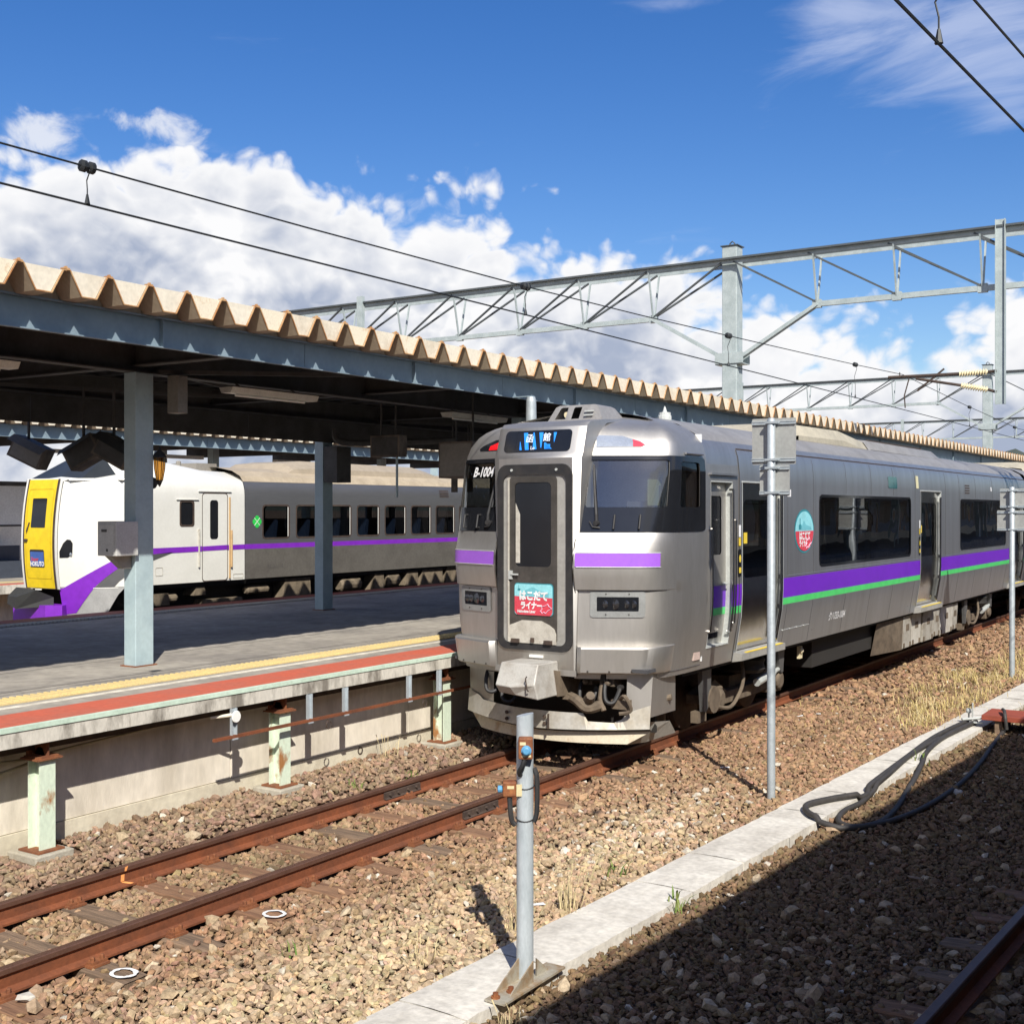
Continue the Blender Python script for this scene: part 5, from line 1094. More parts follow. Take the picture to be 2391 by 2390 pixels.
lettering('car_number', 'クハ733-1004', 0.155, (wz(1.24)+0.008, 18.3, 1.235), (0, 1, 0), (0.15, 0, 0.988), MATS['white_sign'], car, bold=0.003, shear=0.2, xs=0.86)
b = MB()
for i in range(4):
    y = 16.0+0.28*i; b.tube([(wz(1.19)+0.004, y, 1.20), (wz(1.19)+0.004, y+0.24, 1.20)], 0.004, 4); b.lathe([(0.01, 0), (0.01, 0.012)], (wz(1.2)+0.002, y, 1.2), 6, ax=0)
b.build('seam_bolts', MATS['frame_grey'], car)
b = MB(); b.box(1.360, 1.385, 13.0, 13.12, 1.38, 1.46, 0); b.build('data_plate', MATS['door_dark'], car)
# passenger saloon
b = MB(); b.box(-1.3, 1.3, 13.4, YB-0.05, 1.06, 1.10); b.build('floor', MATS['interior'], car)
b = MB(); b.box(-1.2, 1.2, 13.4, YB-0.05, 3.40, 3.44); b.build('ceiling', MATS['interior'], car)
b = MB(); b.add([(-1.33, YB-0.02, 0.95), (1.33, YB-0.02, 0.95), (1.44, YB-0.02, 1.8), (1.42, YB-0.02, 3.5), (1.0, YB-0.02, 3.9), (-1.0, YB-0.02, 3.9), (-1.42, YB-0.02, 3.5), (-1.44, YB-0.02, 1.8)], [tuple(range(8))]); b.build('end_wall', MATS['stainless'], car)
for a, c in WINS:
    for sg in (1, -1):
        b = MB(); b.box(min(sg*0.9, sg*1.34), max(sg*0.9, sg*1.34), a, c, 1.42, 1.55); b.box(min(sg*1.22, sg*1.36), max(sg*1.22, sg*1.36), a, c, 1.55, 2.16); b.build('bench_seat', MATS['seat_blue'], car)
        b = MB()
        for yy in (a-0.1, c+0.1): b.box(min(sg*0.85, sg*1.36), max(sg*0.85, sg*1.36), yy-0.02, yy+0.02, 1.1, 2.6)
        b.build('partition', MATS['interior_dark'], car)
        b = MB(); b.tube([(sg*0.85, a, 1.1), (sg*0.85, a, 3.4)], 0.02, 8); b.tube([(sg*0.85, c, 1.1), (sg*0.85, c, 3.4)], 0.02, 8); b.tube([(sg*0.85, a, 2.95), (sg*0.85, c, 2.95)], 0.015, 6); b.build('pole', MATS['stainless_bright'], car)
# roof equipment
b = MB(); sec = lambda w, z: [(-w, 3.9), (-w, z-0.2), (-w+0.12, z-0.03), (-w+0.35, z), (w-0.35, z), (w-0.12, z-0.03), (w, z-0.2), (w, 3.9)]
b.grid([[(x, y, z) for x, z in sec(w, zt)] for y, w, zt in ((17.2, 0.95, 4.02), (17.7, 1.0, 4.17), (19.9, 1.0, 4.19), (21.3, 1.0, 4.06), (21.5, 0.95, 3.98))]); b.build('air_conditioner', MATS['roof_tan'], car, smooth=True, angle=25)
b = MB(); b.grid([[(x, y, z) for x, z in sec(w, zt)] for y, w, zt in ((21.25, 1.02, 4.06), (21.3, 1.02, 4.10), (25.9, 1.02, 4.09), (26.6, 1.0, 3.98))]); b.build('roof_hood', MATS['roof_grey'], car, smooth=True, angle=25)
b = MB(); b.box(0.80, 0.83, 21.7, 25.4, 4.085, 4.105); b.box(0.4, 0.43, 21.7, 25.4, 4.095, 4.12); b.build('roof_rib', MATS['iron_dark'], car)
hr = [(-0.32, 3.90), (-0.22, 4.10), (-0.16, 4.125), (0.44, 4.125), (0.50, 4.10), (0.62, 3.90)]
v, f = fillgrid(hr, [[(-0.20, 3.93), (-0.13, 4.08), (-0.10, 4.095), (0.0, 4.095), (-0.02, 3.93)][::-1], [(0.08, 3.93), (0.10, 4.08), (0.12, 4.095), (0.235, 4.095), (0.21, 3.93)][::-1]], None)
b = MB(); b.add([(x, 12.45+(z-3.9)*0.35, z) for x, z in v], f); n = len(hr); b.add([(x, 12.45+(z-3.9)*0.35, z) for x, z in hr]+[(x*0.9+0.01, 13.15-(z-3.9)*0.8, z) for x, z in hr], [(i, (i+1) % n, n+(i+1) % n, n+i) for i in range(n)]); hc = b.build('horn_cover', MATS['roof_grey'], car)
b = MB(); b.add([(-0.26, 12.75, 3.90), (0.5, 12.75, 3.90), (0.4, 12.75, 4.11), (-0.18, 12.75, 4.11)], [(0, 1, 2, 3)]); b.build('back_plate', MATS['under_black'], hc)
b = MB()
for k in range(2): b.prism([(12.46+0.02*k, 3.985+0.055*k), (12.44+0.02*k, 3.965+0.055*k), (12.44+0.02*k, 3.985+0.055*k)], 0, 0.31, 0.46)
b.build('louvre', MATS['frame_grey'], hc)
b = MB(); b.lathe([(0.045, 0), (0.05, 0.015), (0.02, 0.02), (0.02, 0.1)], (-0.07, 12.56, 4.0), 12, ax=1); b.build('horn', MATS['porcelain'], hc)
for o_ in [hc]+list(hc.children):
    for v_ in o_.data.vertices: v_.co.x = 0.14+(v_.co.x-0.14)*0.80; v_.co.z = 3.90+(v_.co.z-3.90)*0.86
b = MB(); b.lathe([(0.03, 0), (0.03, 0.09), (0.085, 0.10), (0.085, 0.17), (0.075, 0.18), (0.075, 0.215), (0.03, 0.22), (0.012, 0.28), (0.0, 0.30)], (0.62, 13.9, 3.86), 12); b.build('antenna', mat('antenna_grey', (0.5, 0.52, 0.5), 0.5), car)
b = MB(); b.lathe([(0.02, 0), (0.02, 0.03)], (-0.5, 12.55, 3.88), 6); b.lathe([(0.02, 0), (0.02, 0.03)], (-0.42, 12.5, 3.88), 6); b.build('roof_bolt', MATS['frame_grey'], car)
# ---- skirt and plough -------------------------------------------
def skirt_pt(x, z, lean=0.0):
    ax_ = abs(x); return Vector((x, Y0+0.02+0.42*max(0, (ax_-0.15)/1.1)**1.7+lean, z))
for sg in (1, -1):
    rows = []
    xs_ = [1.0, 1.05, 1.10, 1.15, 1.2, 1.24] if sg > 0 else [0.70, 0.82, 0.94, 1.05, 1.15, 1.24]
    for z, dx in ((0.52, -0.03), (0.75, 0.0), (1.03, 0.03)): rows.append([skirt_pt(sg*(x+dx*(x-0.8)), z, 0.0) for x in xs_]+[Vector((sg*(1.245+dx*0.4), Y0+0.75, z)), Vector((sg*1.24, Y0+1.05, z))])
    b = MB(); b.grid(rows); b.build('skirt', MATS['silver_paint'], car, smooth=True)
pr_t = [(-1.24, 0.66), (-1.0, 0.62), (-0.9, 0.575), (-0.45, 0.565), (-0.1, 0.56), (0.45, 0.56), (0.56, 0.56), (0.61, 0.47), (0.88, 0.46), (0.96, 0.50), (1.02, 0.58), (1.24, 0.66)]
xs_ = sorted(set(list(np.linspace(-1.24, 1.24, 25))+[p[0] for p in pr_t]))
b = MB(); b.grid([[skirt_pt(x, interp(x, [p[0] for p in pr_t], [p[1] for p in pr_t]), -0.02) for x in xs_], [skirt_pt(x, 0.36+0.03*abs(x), -0.05) for x in xs_]]); pl = b.build('plough', mat('plough_paint', (0.52, 0.50, 0.45), 0.45, 0.4, c2=(0.40, 0.36, 0.29), sc=3), car)
b = MB(); b.grid([[skirt_pt(x, 0.36+0.03*abs(x), -0.05) for x in xs_], [skirt_pt(x*0.99, 0.325+0.03*abs(x), 0.04) for x in xs_]], mi=0); b.grid([[skirt_pt(x*0.99, 0.325+0.03*abs(x), 0.04) for x in xs_], [skirt_pt(x*0.80, 0.215, 0.03) for x in xs_]], mi=1)  # strip under the lip coloured black as the overhang's shadow line
b.build('plough_lip', [MATS['under_black'], mat('plough_rust', (0.58, 0.52, 0.40), 0.6, 0.1, c2=(0.36, 0.22, 0.11), sc=5, thr=(0.5, 0.75))], pl)
b = MB()
for x in (-0.42, 0.12):
    for z in (0.42, 0.495): b.lathe([(0.022, 0), (0.022, -0.016), (0.012, -0.018)], skirt_pt(x, z, -0.05), 8, ax=1)
b.box(0.185, 0.191, 11.765, 11.80, 0.37, 0.54); b.build('plough_bolt', MATS['iron_dark'], pl)
for sg in (1, -1):
    b = MB(); b.add([(sg*1.08, 12.35, 0.44), (sg*1.24, 12.75, 0.42), (sg*1.22, 12.95, 0.25), (sg*1.0, 12.6, 0.17), (sg*0.92, 12.3, 0.18)], [(0, 1, 2, 3, 4)]); b.build('rail_guard', MATS['panel_grey'], car)
    b = MB(); b.tube([(sg*0.9, 12.6, 0.62), (sg*1.28, 12.72, 0.70)], 0.035, 8); b.build('strut', MATS['under_brown'], car)
# coupler with its pale cover, hoses, dark pocket behind
b = MB(); b.box(-1.15, 1.15, 12.55, 12.6, 0.3, 1.0); b.box(-0.8, 0.8, 12.0, 12.55, 0.93, 1.03); b.build('coupler_pocket', MATS['under_black'], car)
cp = MB(); cx0 = 0.06
cp.add([(cx0-0.245, 11.38, 1.145), (cx0+0.245, 11.38, 1.145), (cx0+0.245, 11.30, 0.93), (cx0+0.265, 11.34, 0.76), (cx0-0.03, 11.22, 0.90), (cx0-0.26, 11.28, 0.90),
        (cx0-0.245, 11.80, 1.145), (cx0+0.245, 11.80, 1.145), (cx0+0.265, 11.80, 0.76), (cx0-0.26, 11.80, 0.80), (cx0-0.24, 11.34, 0.81), (cx0+0.0, 11.3, 0.80)],
       [(0, 5, 4, 2, 1), (2, 4, 11, 3), (0, 1, 7, 6), (1, 2, 3, 8, 7), (5, 10, 11, 4), (0, 6, 9, 10, 5), (10, 9, 8, 3, 11), (6, 7, 8, 9)])
cc = cp.build('coupler_cover', mat('cover_grey', (0.46, 0.445, 0.41), 0.5, 0.15, c2=(0.32, 0.29, 0.25), sc=6, thr=(0.45, 0.75)), car, bevel=0.012)
b = MB(); b.tube([(cx0+0.16, 11.275, 1.02), (cx0+0.16, 11.25, 1.0), (cx0+0.18, 11.25, 0.88), (cx0+0.18, 11.275, 0.86)], 0.008, 6); b.tube([(cx0-0.25, 11.5, 1.06), (cx0-0.29, 11.5, 1.05), (cx0-0.29, 11.5, 0.9), (cx0-0.25, 11.5, 0.89)], 0.01, 6); b.build('pull_handle', MATS['iron_dark'], cc)
b = MB(); b.box(-0.16, 0.22, 11.8, 12.6, 0.80, 1.02); b.prism([(11.7, 1.05), (12.2, 0.95), (12.3, 0.72), (11.75, 0.75)], 0, 0.18, 0.34); b.build('coupler', MATS['under_brown'], car)
b = MB(); b.tube(catmull([(0.35, 12.0, 0.72), (0.5, 11.9, 0.70), (0.62, 11.92, 0.62), (0.75, 12.0, 0.66)], 5), 0.06, 8); b.tube([(0.62, 11.95, 0.70), (0.70, 11.85, 0.78)], [0.07, 0.05], 10); b.tube(catmull([(0.92, 12.1, 0.70), (1.05, 12.0, 0.78), (1.1, 12.05, 0.62), (0.98, 12.0, 0.58)], 5), 0.022, 6); b.box(0.85, 1.05, 12.05, 12.2, 0.62, 0.72); b.box(0.30, 0.42, 11.9, 11.95, 0.70, 0.74)
b.tube([(0.72, 12.1, 0.95), (0.74, 12.0, 0.72), (0.80, 11.98, 0.60)], 0.03, 8); b.build('air_hose', MATS['under_brown'], car)
b = MB(); b.box(-1.28, 1.28, 13.0, YB-0.3, 0.90, 0.952); b.build('underframe', MATS['under_black'], car)
for sg in (1, -1):
    b = MB(); b.tube([front(q, 1.008, sg, 0.004) for q in np.linspace(0.78, 1.0, 10)], 0.005, 5); b.build('panel_seam', MATS['door_dark'], car)
    b = MB(); b.tube([(sg*(wz(z)+0.002), 14.325, z) for z in (0.96, 1.2, 1.5, 1.78, 2.5, 3.3, 3.5, 3.6)], 0.007, 5); b.build('panel_seam', MATS['door_dark'], car)
    b = MB(); b.tube([front(0.004, z, sg, 0.003) for z in np.linspace(1.33, 3.46, 14)], 0.006, 5); b.build('panel_seam', MATS['door_dark'], car)
    for q_ in (0.12, 0.30, 0.48, 0.62):
        b = MB(); c_ = front(q_, 1.05, sg, 0.13*min(1, (0.80-q_)/0.25)**0.7); b.lathe([(0.012, 0.0), (0.012, -0.008)], c_, 6, ax=1); b.build('bumper_bolt', MATS['door_dark'], car)
for k_, (x0, x1, zz0) in enumerate(((-0.62, -0.45, 0.80), (0.44, 0.60, 0.86), (0.76, 0.90, 0.90), (-0.85, -0.70, 0.9))):
    b = MB(); b.tube(catmull([(x0, 12.25, zz0+0.1), (x0+0.02, 12.05, zz0), (x0+0.06, 11.98, zz0-0.18), (x1, 12.02, zz0-0.2), (x1+0.02, 12.15, zz0-0.05)], 6), 0.024, 8); b.lathe([(0.035, 0), (0.035, 0.05)], (x1+0.02, 12.12, zz0-0.05), 8, ax=1); b.build('jumper_cable', MATS['black_rubber'], car)
for x0 in (-0.5, 0.52, 0.8):
    b = MB(); b.box(x0-0.06, x0+0.06, 12.1, 12.3, 0.86, 1.0); b.lathe([(0.02, 0), (0.035, 0.02), (0.035, 0.06)], (x0, 12.02, 0.90), 8, ax=1); b.build('jumper_socket', MATS['under_brown'], car)
# ---- bogies -----------------------------------------------------
def bogie(parent, yb):
    bg_ = MB(); 
    for sg in (1, -1):
        bg_.prism([(yb-1.45, 0.52), (yb-0.95, 0.66), (yb-0.55, 0.46), (yb+0.55, 0.46), (yb+0.95, 0.66), (yb+1.45, 0.52), (yb+1.45, 0.40), (yb+0.6, 0.30), (yb-0.6, 0.30), (yb-1.45, 0.40)], 0, min(sg*0.82, sg*1.0), max(sg*0.82, sg*1.0))
    bg_.box(-0.9, 0.9, yb-0.25, yb+0.25, 0.42, 0.62); bo_ = bg_.build('bogie', MATS['under_brown'], parent, bevel=0.01)
    for dy in (-1.05, 1.05):
        for sg in (1, -1):
            b = MB(); b.lathe([(0.44, 0), (0.455, 0.02), (0.43, 0.03), (0.43, 0.10), (0.36, 0.13), (0.15, 0.14), (0.12, 0.2)], (sg*0.53 if sg > 0 else -0.73, yb+dy, 0.43), 24, ax=0); b.build('wheel', MATS['iron_dark'], bo_, smooth=True)
            b = MB(); b.box(min(sg*0.86, sg*1.08), max(sg*0.86, sg*1.08), yb+dy-0.17, yb+dy+0.17, 0.26, 0.58); b.lathe([(0.13, 0), (0.13, 0.05), (0.08, 0.07)], (sg*1.08 if sg > 0 else -1.15, yb+dy, 0.43), 12, ax=0); b.build('axle_box', MATS['under_brown'], bo_, bevel=0.02)
    for sg in (1, -1):
        b = MB(); b.lathe([(0.27, 0.0), (0.31, 0.05), (0.29, 0.12), (0.31, 0.18), (0.25, 0.24)], (sg*0.98, yb, 0.66), 18); b.build('air_spring', MATS['under_black'], bo_, smooth=True)
        b = MB(); b.tube([(sg*1.13, yb+0.15, 0.50), (sg*1.13, yb+0.75, 0.57)], 0.055, 10); b.tube([(sg*1.13, yb+0.75, 0.57), (sg*1.13, yb+1.0, 0.60)], 0.032, 10); b.build('damper', MATS['frame_grey'], bo_)
        b = MB(); b.prism([(yb+0.80, 0.95), (yb+1.12, 0.95), (yb+1.05, 0.55), (yb+0.97, 0.55)], 0, min(sg*1.09, sg*1.17), max(sg*1.09, sg*1.17)); b.prism([(yb-1.78, 0.95), (yb-1.48, 0.95), (yb-1.50, 0.50), (yb-1.62, 0.36), (yb-1.70, 0.36)], 0, min(sg*1.12, sg*1.18), max(sg*1.12, sg*1.18)); b.build('bracket', mat('bracket_grey', (0.13, 0.13, 0.13), 0.5, 0.4), bo_)
        b = MB(); b.tube([(sg*1.06, yb-1.42, 0.48), (sg*1.2, yb-1.42, 0.48)], 0.17, 14); b.tube(catmull([(sg*1.12, yb-1.2, 0.36), (sg*1.2, yb-0.95, 0.32), (sg*1.22, yb-0.7, 0.45), (sg*1.2, yb-0.5, 0.62), (sg*1.15, yb-0.42, 0.85)], 5), 0.025, 7); b.box(min(sg*1.02, sg*1.12), max(sg*1.02, sg*1.12), yb-1.75, yb-1.5, 0.22, 0.36); b.build('brake_gear', MATS['under_brown'], bo_, smooth=False)
        b = MB(); b.box(min(sg*0.5, sg*0.66), max(sg*0.5, sg*0.66), yb-1.75, yb-1.70, 0.06, 0.4); b.build('rail_guard', MATS['under_brown'], bo_)
bogie(car, 15.55); bogie(car, 29.4)
# ---- underfloor boxes -------------------------------------------
for i, (a, c, z0, m) in enumerate(((22.55, 23.15, 0.30, 'under_grey'), (23.16, 23.80, 0.31, 'white_box'), (23.95, 24.75, 0.30, 'under_grey'), (24.76, 25.30, 0.33, 'under_grey'), (25.32, 26.30, 0.32, 'white_box'), (26.31, 26.75, 0.34, 'under_grey'))):
    mat('white_box', (0.50, 0.48, 0.43), 0.6, c2=(0.40, 0.37, 0.32), sc=4)
    b = MB(); 
    b.prism([(-1.25, 0.93), (1.25, 0.93), (1.22, z0), (-1.22, z0)], 1, a, c); e_ = b.build('equipment_box', MATS[m], car, bevel=0.008)
    b = MB(); b.box(1.225, 1.242, (a+c)/2-0.1, (a+c)/2+0.12, 0.62, 0.74); b.box(1.215, 1.24, a+0.06, a+0.12, z0+0.02, z0+0.10); b.box(1.215, 1.24, c-0.12, c-0.06, z0+0.02, z0+0.10); b.build('latch', MATS['under_brown'], e_)
b = MB(); b.box(-1.1, 1.1, 18.0, 22.3, 0.45, 0.92); b.build('equipment_box', MATS['under_black'], car)
b = MB(); b.add([(1.22, 22.54, 0.29), (1.25, 22.54, 0.93), (1.22, 21.0, 0.93), (1.1, 21.0, 0.32)], [(0, 1, 2, 3)]); b.build('deflector', MATS['under_brown'], car)
b = MB(); b.lathe([(0.05, 0), (0.05, 0.06), (0.02, 0.08)], (1.12, 17.35, 0.78), 8, ax=0); b.box(1.12, 1.16, 17.3, 17.42, 0.66, 0.84); b.build('cock', MATS['porcelain'], car)

# ------------------------------------------------------------------ second car
car2 = thing('commuter_train', 'following silver carriage coupled behind the leading car', 'train', (0, 36, 0))
D2 = [(35.6, 37.0), (44.2, 45.7), (52.6, 54.1)]; W2_ = [(38.6, 43.2), (47.2, 51.8)]
yc2 = sorted(set([33.72, 40, 46.5, 50, 54.9]+[y for d in D2 for y in d]+[y for w_ in W2_ for y in w_]))
for sg in (1, -1):
    side_shell(sg, yc2, zs_, D2, W2_, None, car2, cut=-1); side_details(sg, car2, D2, W2_, None, full=False)
b = MB(); sc2 = [(1.33, 0.95), (1.44, 1.8), (1.42, 3.5), (1.0, 3.9), (-1.0, 3.9), (-1.42, 3.5), (-1.44, 1.8), (-1.33, 0.95)]
for y in (33.74, 54.88): b.add([(x, y, z) for x, z in sc2], [tuple(range(8))])
b.build('end_wall', MATS['stainless'], car2)
b = MB(); b.box(-1.3, 1.3, 33.8, 54.8, 1.06, 1.10); b.box(-1.2, 1.2, 33.8, 54.8, 3.4, 3.44); b.build('floor', MATS['interior'], car2)
b = MB(); b.grid([[(x, y, z) for x, z in sec(w, zt)] for y, w, zt in ((36.0, 0.95, 4.02), (36.4, 1.0, 4.19), (39.6, 1.0, 4.19), (40.2, 0.95, 4.0))]); b.build('air_conditioner', MATS['roof_tan'], car2, smooth=True, angle=25)
b = MB(); b.box(-1.28, 1.28, 33.8, 54.8, 0.88, 0.95); b.box(-1.2, 1.2, 40, 49, 0.3, 0.88); b.build('underframe', MATS['under_black'], car2)
b = MB(); b.box(-0.55, 0.55, 33.2, 33.76, 1.05, 3.2); b.build('gangway_bellows', MATS['black_rubber'], car2)
bogie(car2, 37.5); bogie(car2, 51.4)
# ------------------------------------------------------------------ white express train on the far side of the platform
XC = -11.86; HW = 1.42
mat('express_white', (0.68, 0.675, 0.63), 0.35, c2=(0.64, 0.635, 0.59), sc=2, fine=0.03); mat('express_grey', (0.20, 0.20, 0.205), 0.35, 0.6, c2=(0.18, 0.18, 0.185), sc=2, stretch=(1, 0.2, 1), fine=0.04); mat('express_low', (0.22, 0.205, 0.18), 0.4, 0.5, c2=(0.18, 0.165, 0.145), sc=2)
mat('express_yellow', (0.78, 0.56, 0.015), 0.35, fine=0.03); mat('express_roof', (0.42, 0.35, 0.25), 0.6, c2=(0.33, 0.27, 0.19), sc=2); mat('express_purple', (0.20, 0.025, 0.46), 0.4, fine=0.04); mat('light_grey', (0.44, 0.44, 0.43), 0.4, 0.3); mat('mark_green', (0.03, 0.55, 0.08), 0.5); mat('hokuto_blue', (0.05, 0.12, 0.38), 0.4); mat('rust_streak', (0.50, 0.33, 0.16), 0.7)
ex = thing('express_train', 'white and grey express train with yellow cab door beyond the platform', 'train', (XC, 16, 0))
SEG = math.hypot(0.96, 0.85)
def EX(s, z, sg=1, off=0.0):
    lean = 0.13*((z-2.25)/1.15)**2; k = max(0.0, 1-max(0, s)/SEG); y_l = lean*k
    if s < SEG:
        t = s/SEG; x = HW-0.96+0.96*t; y = 13.85+0.85*t+y_l
        rb = 0.06*math.sin(math.pi*max(0, min(1, t))); x += rb*0.66; y -= rb*0.75
        x += off*0.66; y -= off*0.75
    else:
        x = HW+off; y = 14.7+(s-SEG)
    if z > 3.15: x -= 0.9*(z-3.15)**2
    return (XC+sg*x, y, z)
ss = [0.0, 0.1, 0.25, 0.4, 0.55, 0.7, 0.82, 0.95, 1.07, 1.18, SEG-0.001, SEG+0.1, 1.7, 2.46, 2.77, 3.02, 3.64, 4.12]; zz_ = [1.46, 1.7, 1.95, 2.2, 2.56, 2.8, 3.0, 3.15, 3.25, 3.32, 3.38, 3.42]
for sg in (1, -1):
    def skp(i, j): return 2.56 < (zz_[i]+zz_[i+1])/2 < 3.0 and 2.46 < (ss[j]+ss[j+1])/2 < 2.77
    b = MB(); b.grid([[EX(s, z, sg) for s in ss] for z in zz_], skip=skp); b.build('cab_side', MATS['express_white'], ex, smooth=True, angle=40)
    b = MB(); low = [0.0, 0.25, 0.5, 0.7, 0.82, 0.95, 1.07, 1.2]; b.grid([[EX(s, 1.455, sg) for s in low], [EX(s, max(0.94, 0.94+(s-0.82)*1.55), sg) for s in low], ]); b.build('cab_skirt', MATS['light_grey'], ex, smooth=True)
    fE = lambda s, z: EX(s, z, sg, 0.006)
    patch('purple_sweep', [(0.0, 1.44), (0.07, 1.44), (1.07, 1.985), (1.3, 2.06), (1.71, 2.14), (4.12, 2.16), (4.12, 2.065), (1.71, 2.03), (1.3, 1.90), (1.07, 1.79), (0.85, 1.63), (0.65, 1.46), (0.25, 0.99), (0.0, 0.96)], fE, MATS['express_purple'], ex, (), 0.12)
    patch('grey_sweep', [(0.66, 1.46), (0.85, 1.625), (1.07, 1.785), (1.3, 1.895), (1.71, 2.025), (2.3, 2.055), (1.71, 1.89), (1.3, 1.72), (1.09, 1.56), (1.0, 1.46)], fE, MATS['express_grey'], ex, (), 0.12)
    dr = patch('crew_door', rrect(3.0, 3.64, 1.48, 3.165, 0.06), lambda s, z: EX(s, z, sg, 0.008), MATS['express_white'], ex, (), 0.15)
    patch('door_seal', rrect(2.985, 3.655, 1.465, 3.18, 0.07), lambda s, z: EX(s, z, sg, 0.012), MATS['iron_dark'], dr, [rrect(3.0, 3.64, 1.48, 3.165, 0.06)[::-1]], None)
    patch('door_stripe', [(3.0, 2.055), (3.64, 2.065), (3.64, 2.16), (3.0, 2.145)], lambda s, z: EX(s, z, sg, 0.013), MATS['express_purple'], dr, (), None)
    patch('door_window', rrect(3.19, 3.40, 2.28, 3.04, 0.06), lambda s, z: EX(s, z, sg, 0.012), MATS['black_gloss'], dr, (), None)
    b = MB(); b.tube([EX(3.70, z, sg, 0.02) for z in (1.5, 2.0, 2.6, 3.1)], 0.018, 6); b.tube([EX(3.74, z, sg, 0.03) for z in (1.72, 2.1, 2.45)], 0.022, 6); b.build('handrail', MATS['rust_streak'], dr)
    b = MB(); b.tube([EX(2.90, z, sg, 0.025) for z in (1.75, 2.1, 2.45)], 0.018, 6); b.box(*sorted((EX(2.9, 2, sg, 0.0)[0], EX(2.9, 2, sg, 0.03)[0])), EX(2.9, 2)[1]-0.02, EX(2.9, 2)[1]+0.02, 2.44, 2.48); b.build('handrail', MATS['kick_pale'], dr)
    b = MB(); b.box(*sorted((EX(3, 2, sg, 0.0)[0], EX(3, 2, sg, 0.025)[0])), EX(2.9, 2)[1], EX(3.75, 2)[1], 3.20, 3.215); b.box(*sorted((EX(3, 2, sg, 0.0)[0], EX(3, 2, sg, 0.025)[0])), EX(2.35, 2)[1], EX(2.9, 2)[1], 3.04, 3.052); b.build('gutter', MATS['express_white'], ex)
    w_ = patch('crew_window', rrect(2.45, 2.78, 2.55, 3.01, 0.03), lambda s, z: EX(s, z, sg, -0.01), MATS['black_gloss'], ex, (), None); patch('frame', rrect(2.43, 2.80, 2.53, 3.03, 0.06), lambda s, z: EX(s, z, sg, 0.006), MATS['iron_dark'], w_, [rrect(2.465, 2.755, 2.565, 2.995, 0.05)[::-1]], None)
    hl = patch('headlight', [(0.05, 2.10), (0.05, 1.99), (0.2, 1.995), (0.28, 2.05), (0.29, 2.25), (0.25, 2.31), (0.19, 2.32), (0.12, 2.25)], lambda s, z: EX(s, z, sg, 0.01), MATS['black_gloss'], ex, (), None)
    b = MB(); b.lathe([(0.035, 0), (0.02, -0.01)], EX(0.25, 2.05, sg, 0.015), 10, ax=1); b.build('lamp', MATS['lens_clear'], hl)
    patch('panel_line', [(0.62, 1.432), (1.07, 1.438), (1.07, 1.45), (0.62, 1.444)], lambda s, z: EX(s, z, sg, 0.012), MATS['white_paint'], ex, (), None)
    patch('small_hatch', rrect(1.85, 2.03, 1.62, 1.78, 0.03), lambda s, z: EX(s, z, sg, 0.006), MATS['kick_pale'], ex, [rrect(1.86, 2.02, 1.63, 1.77, 0.03)[::-1]], None); patch('small_hatch', rrect(3.80, 4.08, 1.49, 1.58, 0.02), lambda s, z: EX(s, z, sg, 0.006), MATS['kick_pale'], ex, [rrect(3.81, 4.07, 1.50, 1.57, 0.02)[::-1]], None)
# gangway end: white jambs, black joints, yellow door
def EF(x, z, off=0.0): return (XC+x, 13.85+0.13*((z-2.25)/1.15)**2-0.03-off, z)
b = MB(); b.grid([[EF(x, z) for x in (-0.52, -0.46, 0.46, 0.52)] for z in np.linspace(1.42, 3.42, 14)]); b.build('end_jamb', MATS['express_white'], ex, smooth=True)
for sx in (-1, 1):
    b = MB(); b.grid([[EF(sx*x, z, 0.012) for x in (0.40, 0.455)] for z in np.linspace(1.42, 3.41, 14)]); b.build('door_joint', MATS['iron_dark'], ex)
yd = patch('end_door', rrect(-0.405, 0.405, 1.43, 3.40, 0.01), lambda x, z: EF(x, z, 0.018), MATS['express_yellow'], ex, (), 0.15)
patch('door_groove', rrect(-0.36, 0.36, 1.60, 3.23, 0.06), lambda x, z: EF(x, z, 0.022), mat('yellow_shade', (0.55, 0.38, 0.01), 0.4), yd, [rrect(-0.35, 0.35, 1.61, 3.22, 0.05)[::-1]], 0.15)
patch('door_window', rrect(-0.22, 0.19, 2.53, 3.06, 0.02), lambda x, z: EF(x, z, 0.024), MATS['black_gloss'], yd, (), None)
patch('name_panel', rrect(-0.24, 0.17, 1.81, 2.13, 0.03), lambda x, z: EF(x, z, 0.024), MATS['black_gloss'], yd, (), None); patch('name_panel', rrect(-0.22, 0.165, 1.825, 2.09, 0.01), lambda x, z: EF(x, z, 0.028), MATS['hokuto_blue'], yd, (), None)
lettering('lettering', 'HOKUTO', 0.118, (XC-0.025, 13.80, 1.868), ex_, ez_, MATS['white_sign'], yd, bold=0.004, xs=0.78); lettering('lettering', 'Super', 0.09, (XC-0.09, 13.80, 1.955), ex_, ez_, MATS['red_lens_off'], yd, bold=0.003)
b = MB(); b.box(XC-0.39, XC-0.30, 13.77, 13.80, 2.28, 2.32); b.tube([EF(-0.26, 2.62, 0.03), EF(-0.32, 2.45, 0.04)], 0.012, 6); b.build('door_handle', MATS['iron_dark'], yd)
b = MB(); b.box(XC-0.07, XC+0.08, 13.79, 13.82, 1.40, 1.42); b.build('light_strip', MATS['white_paint'], ex)
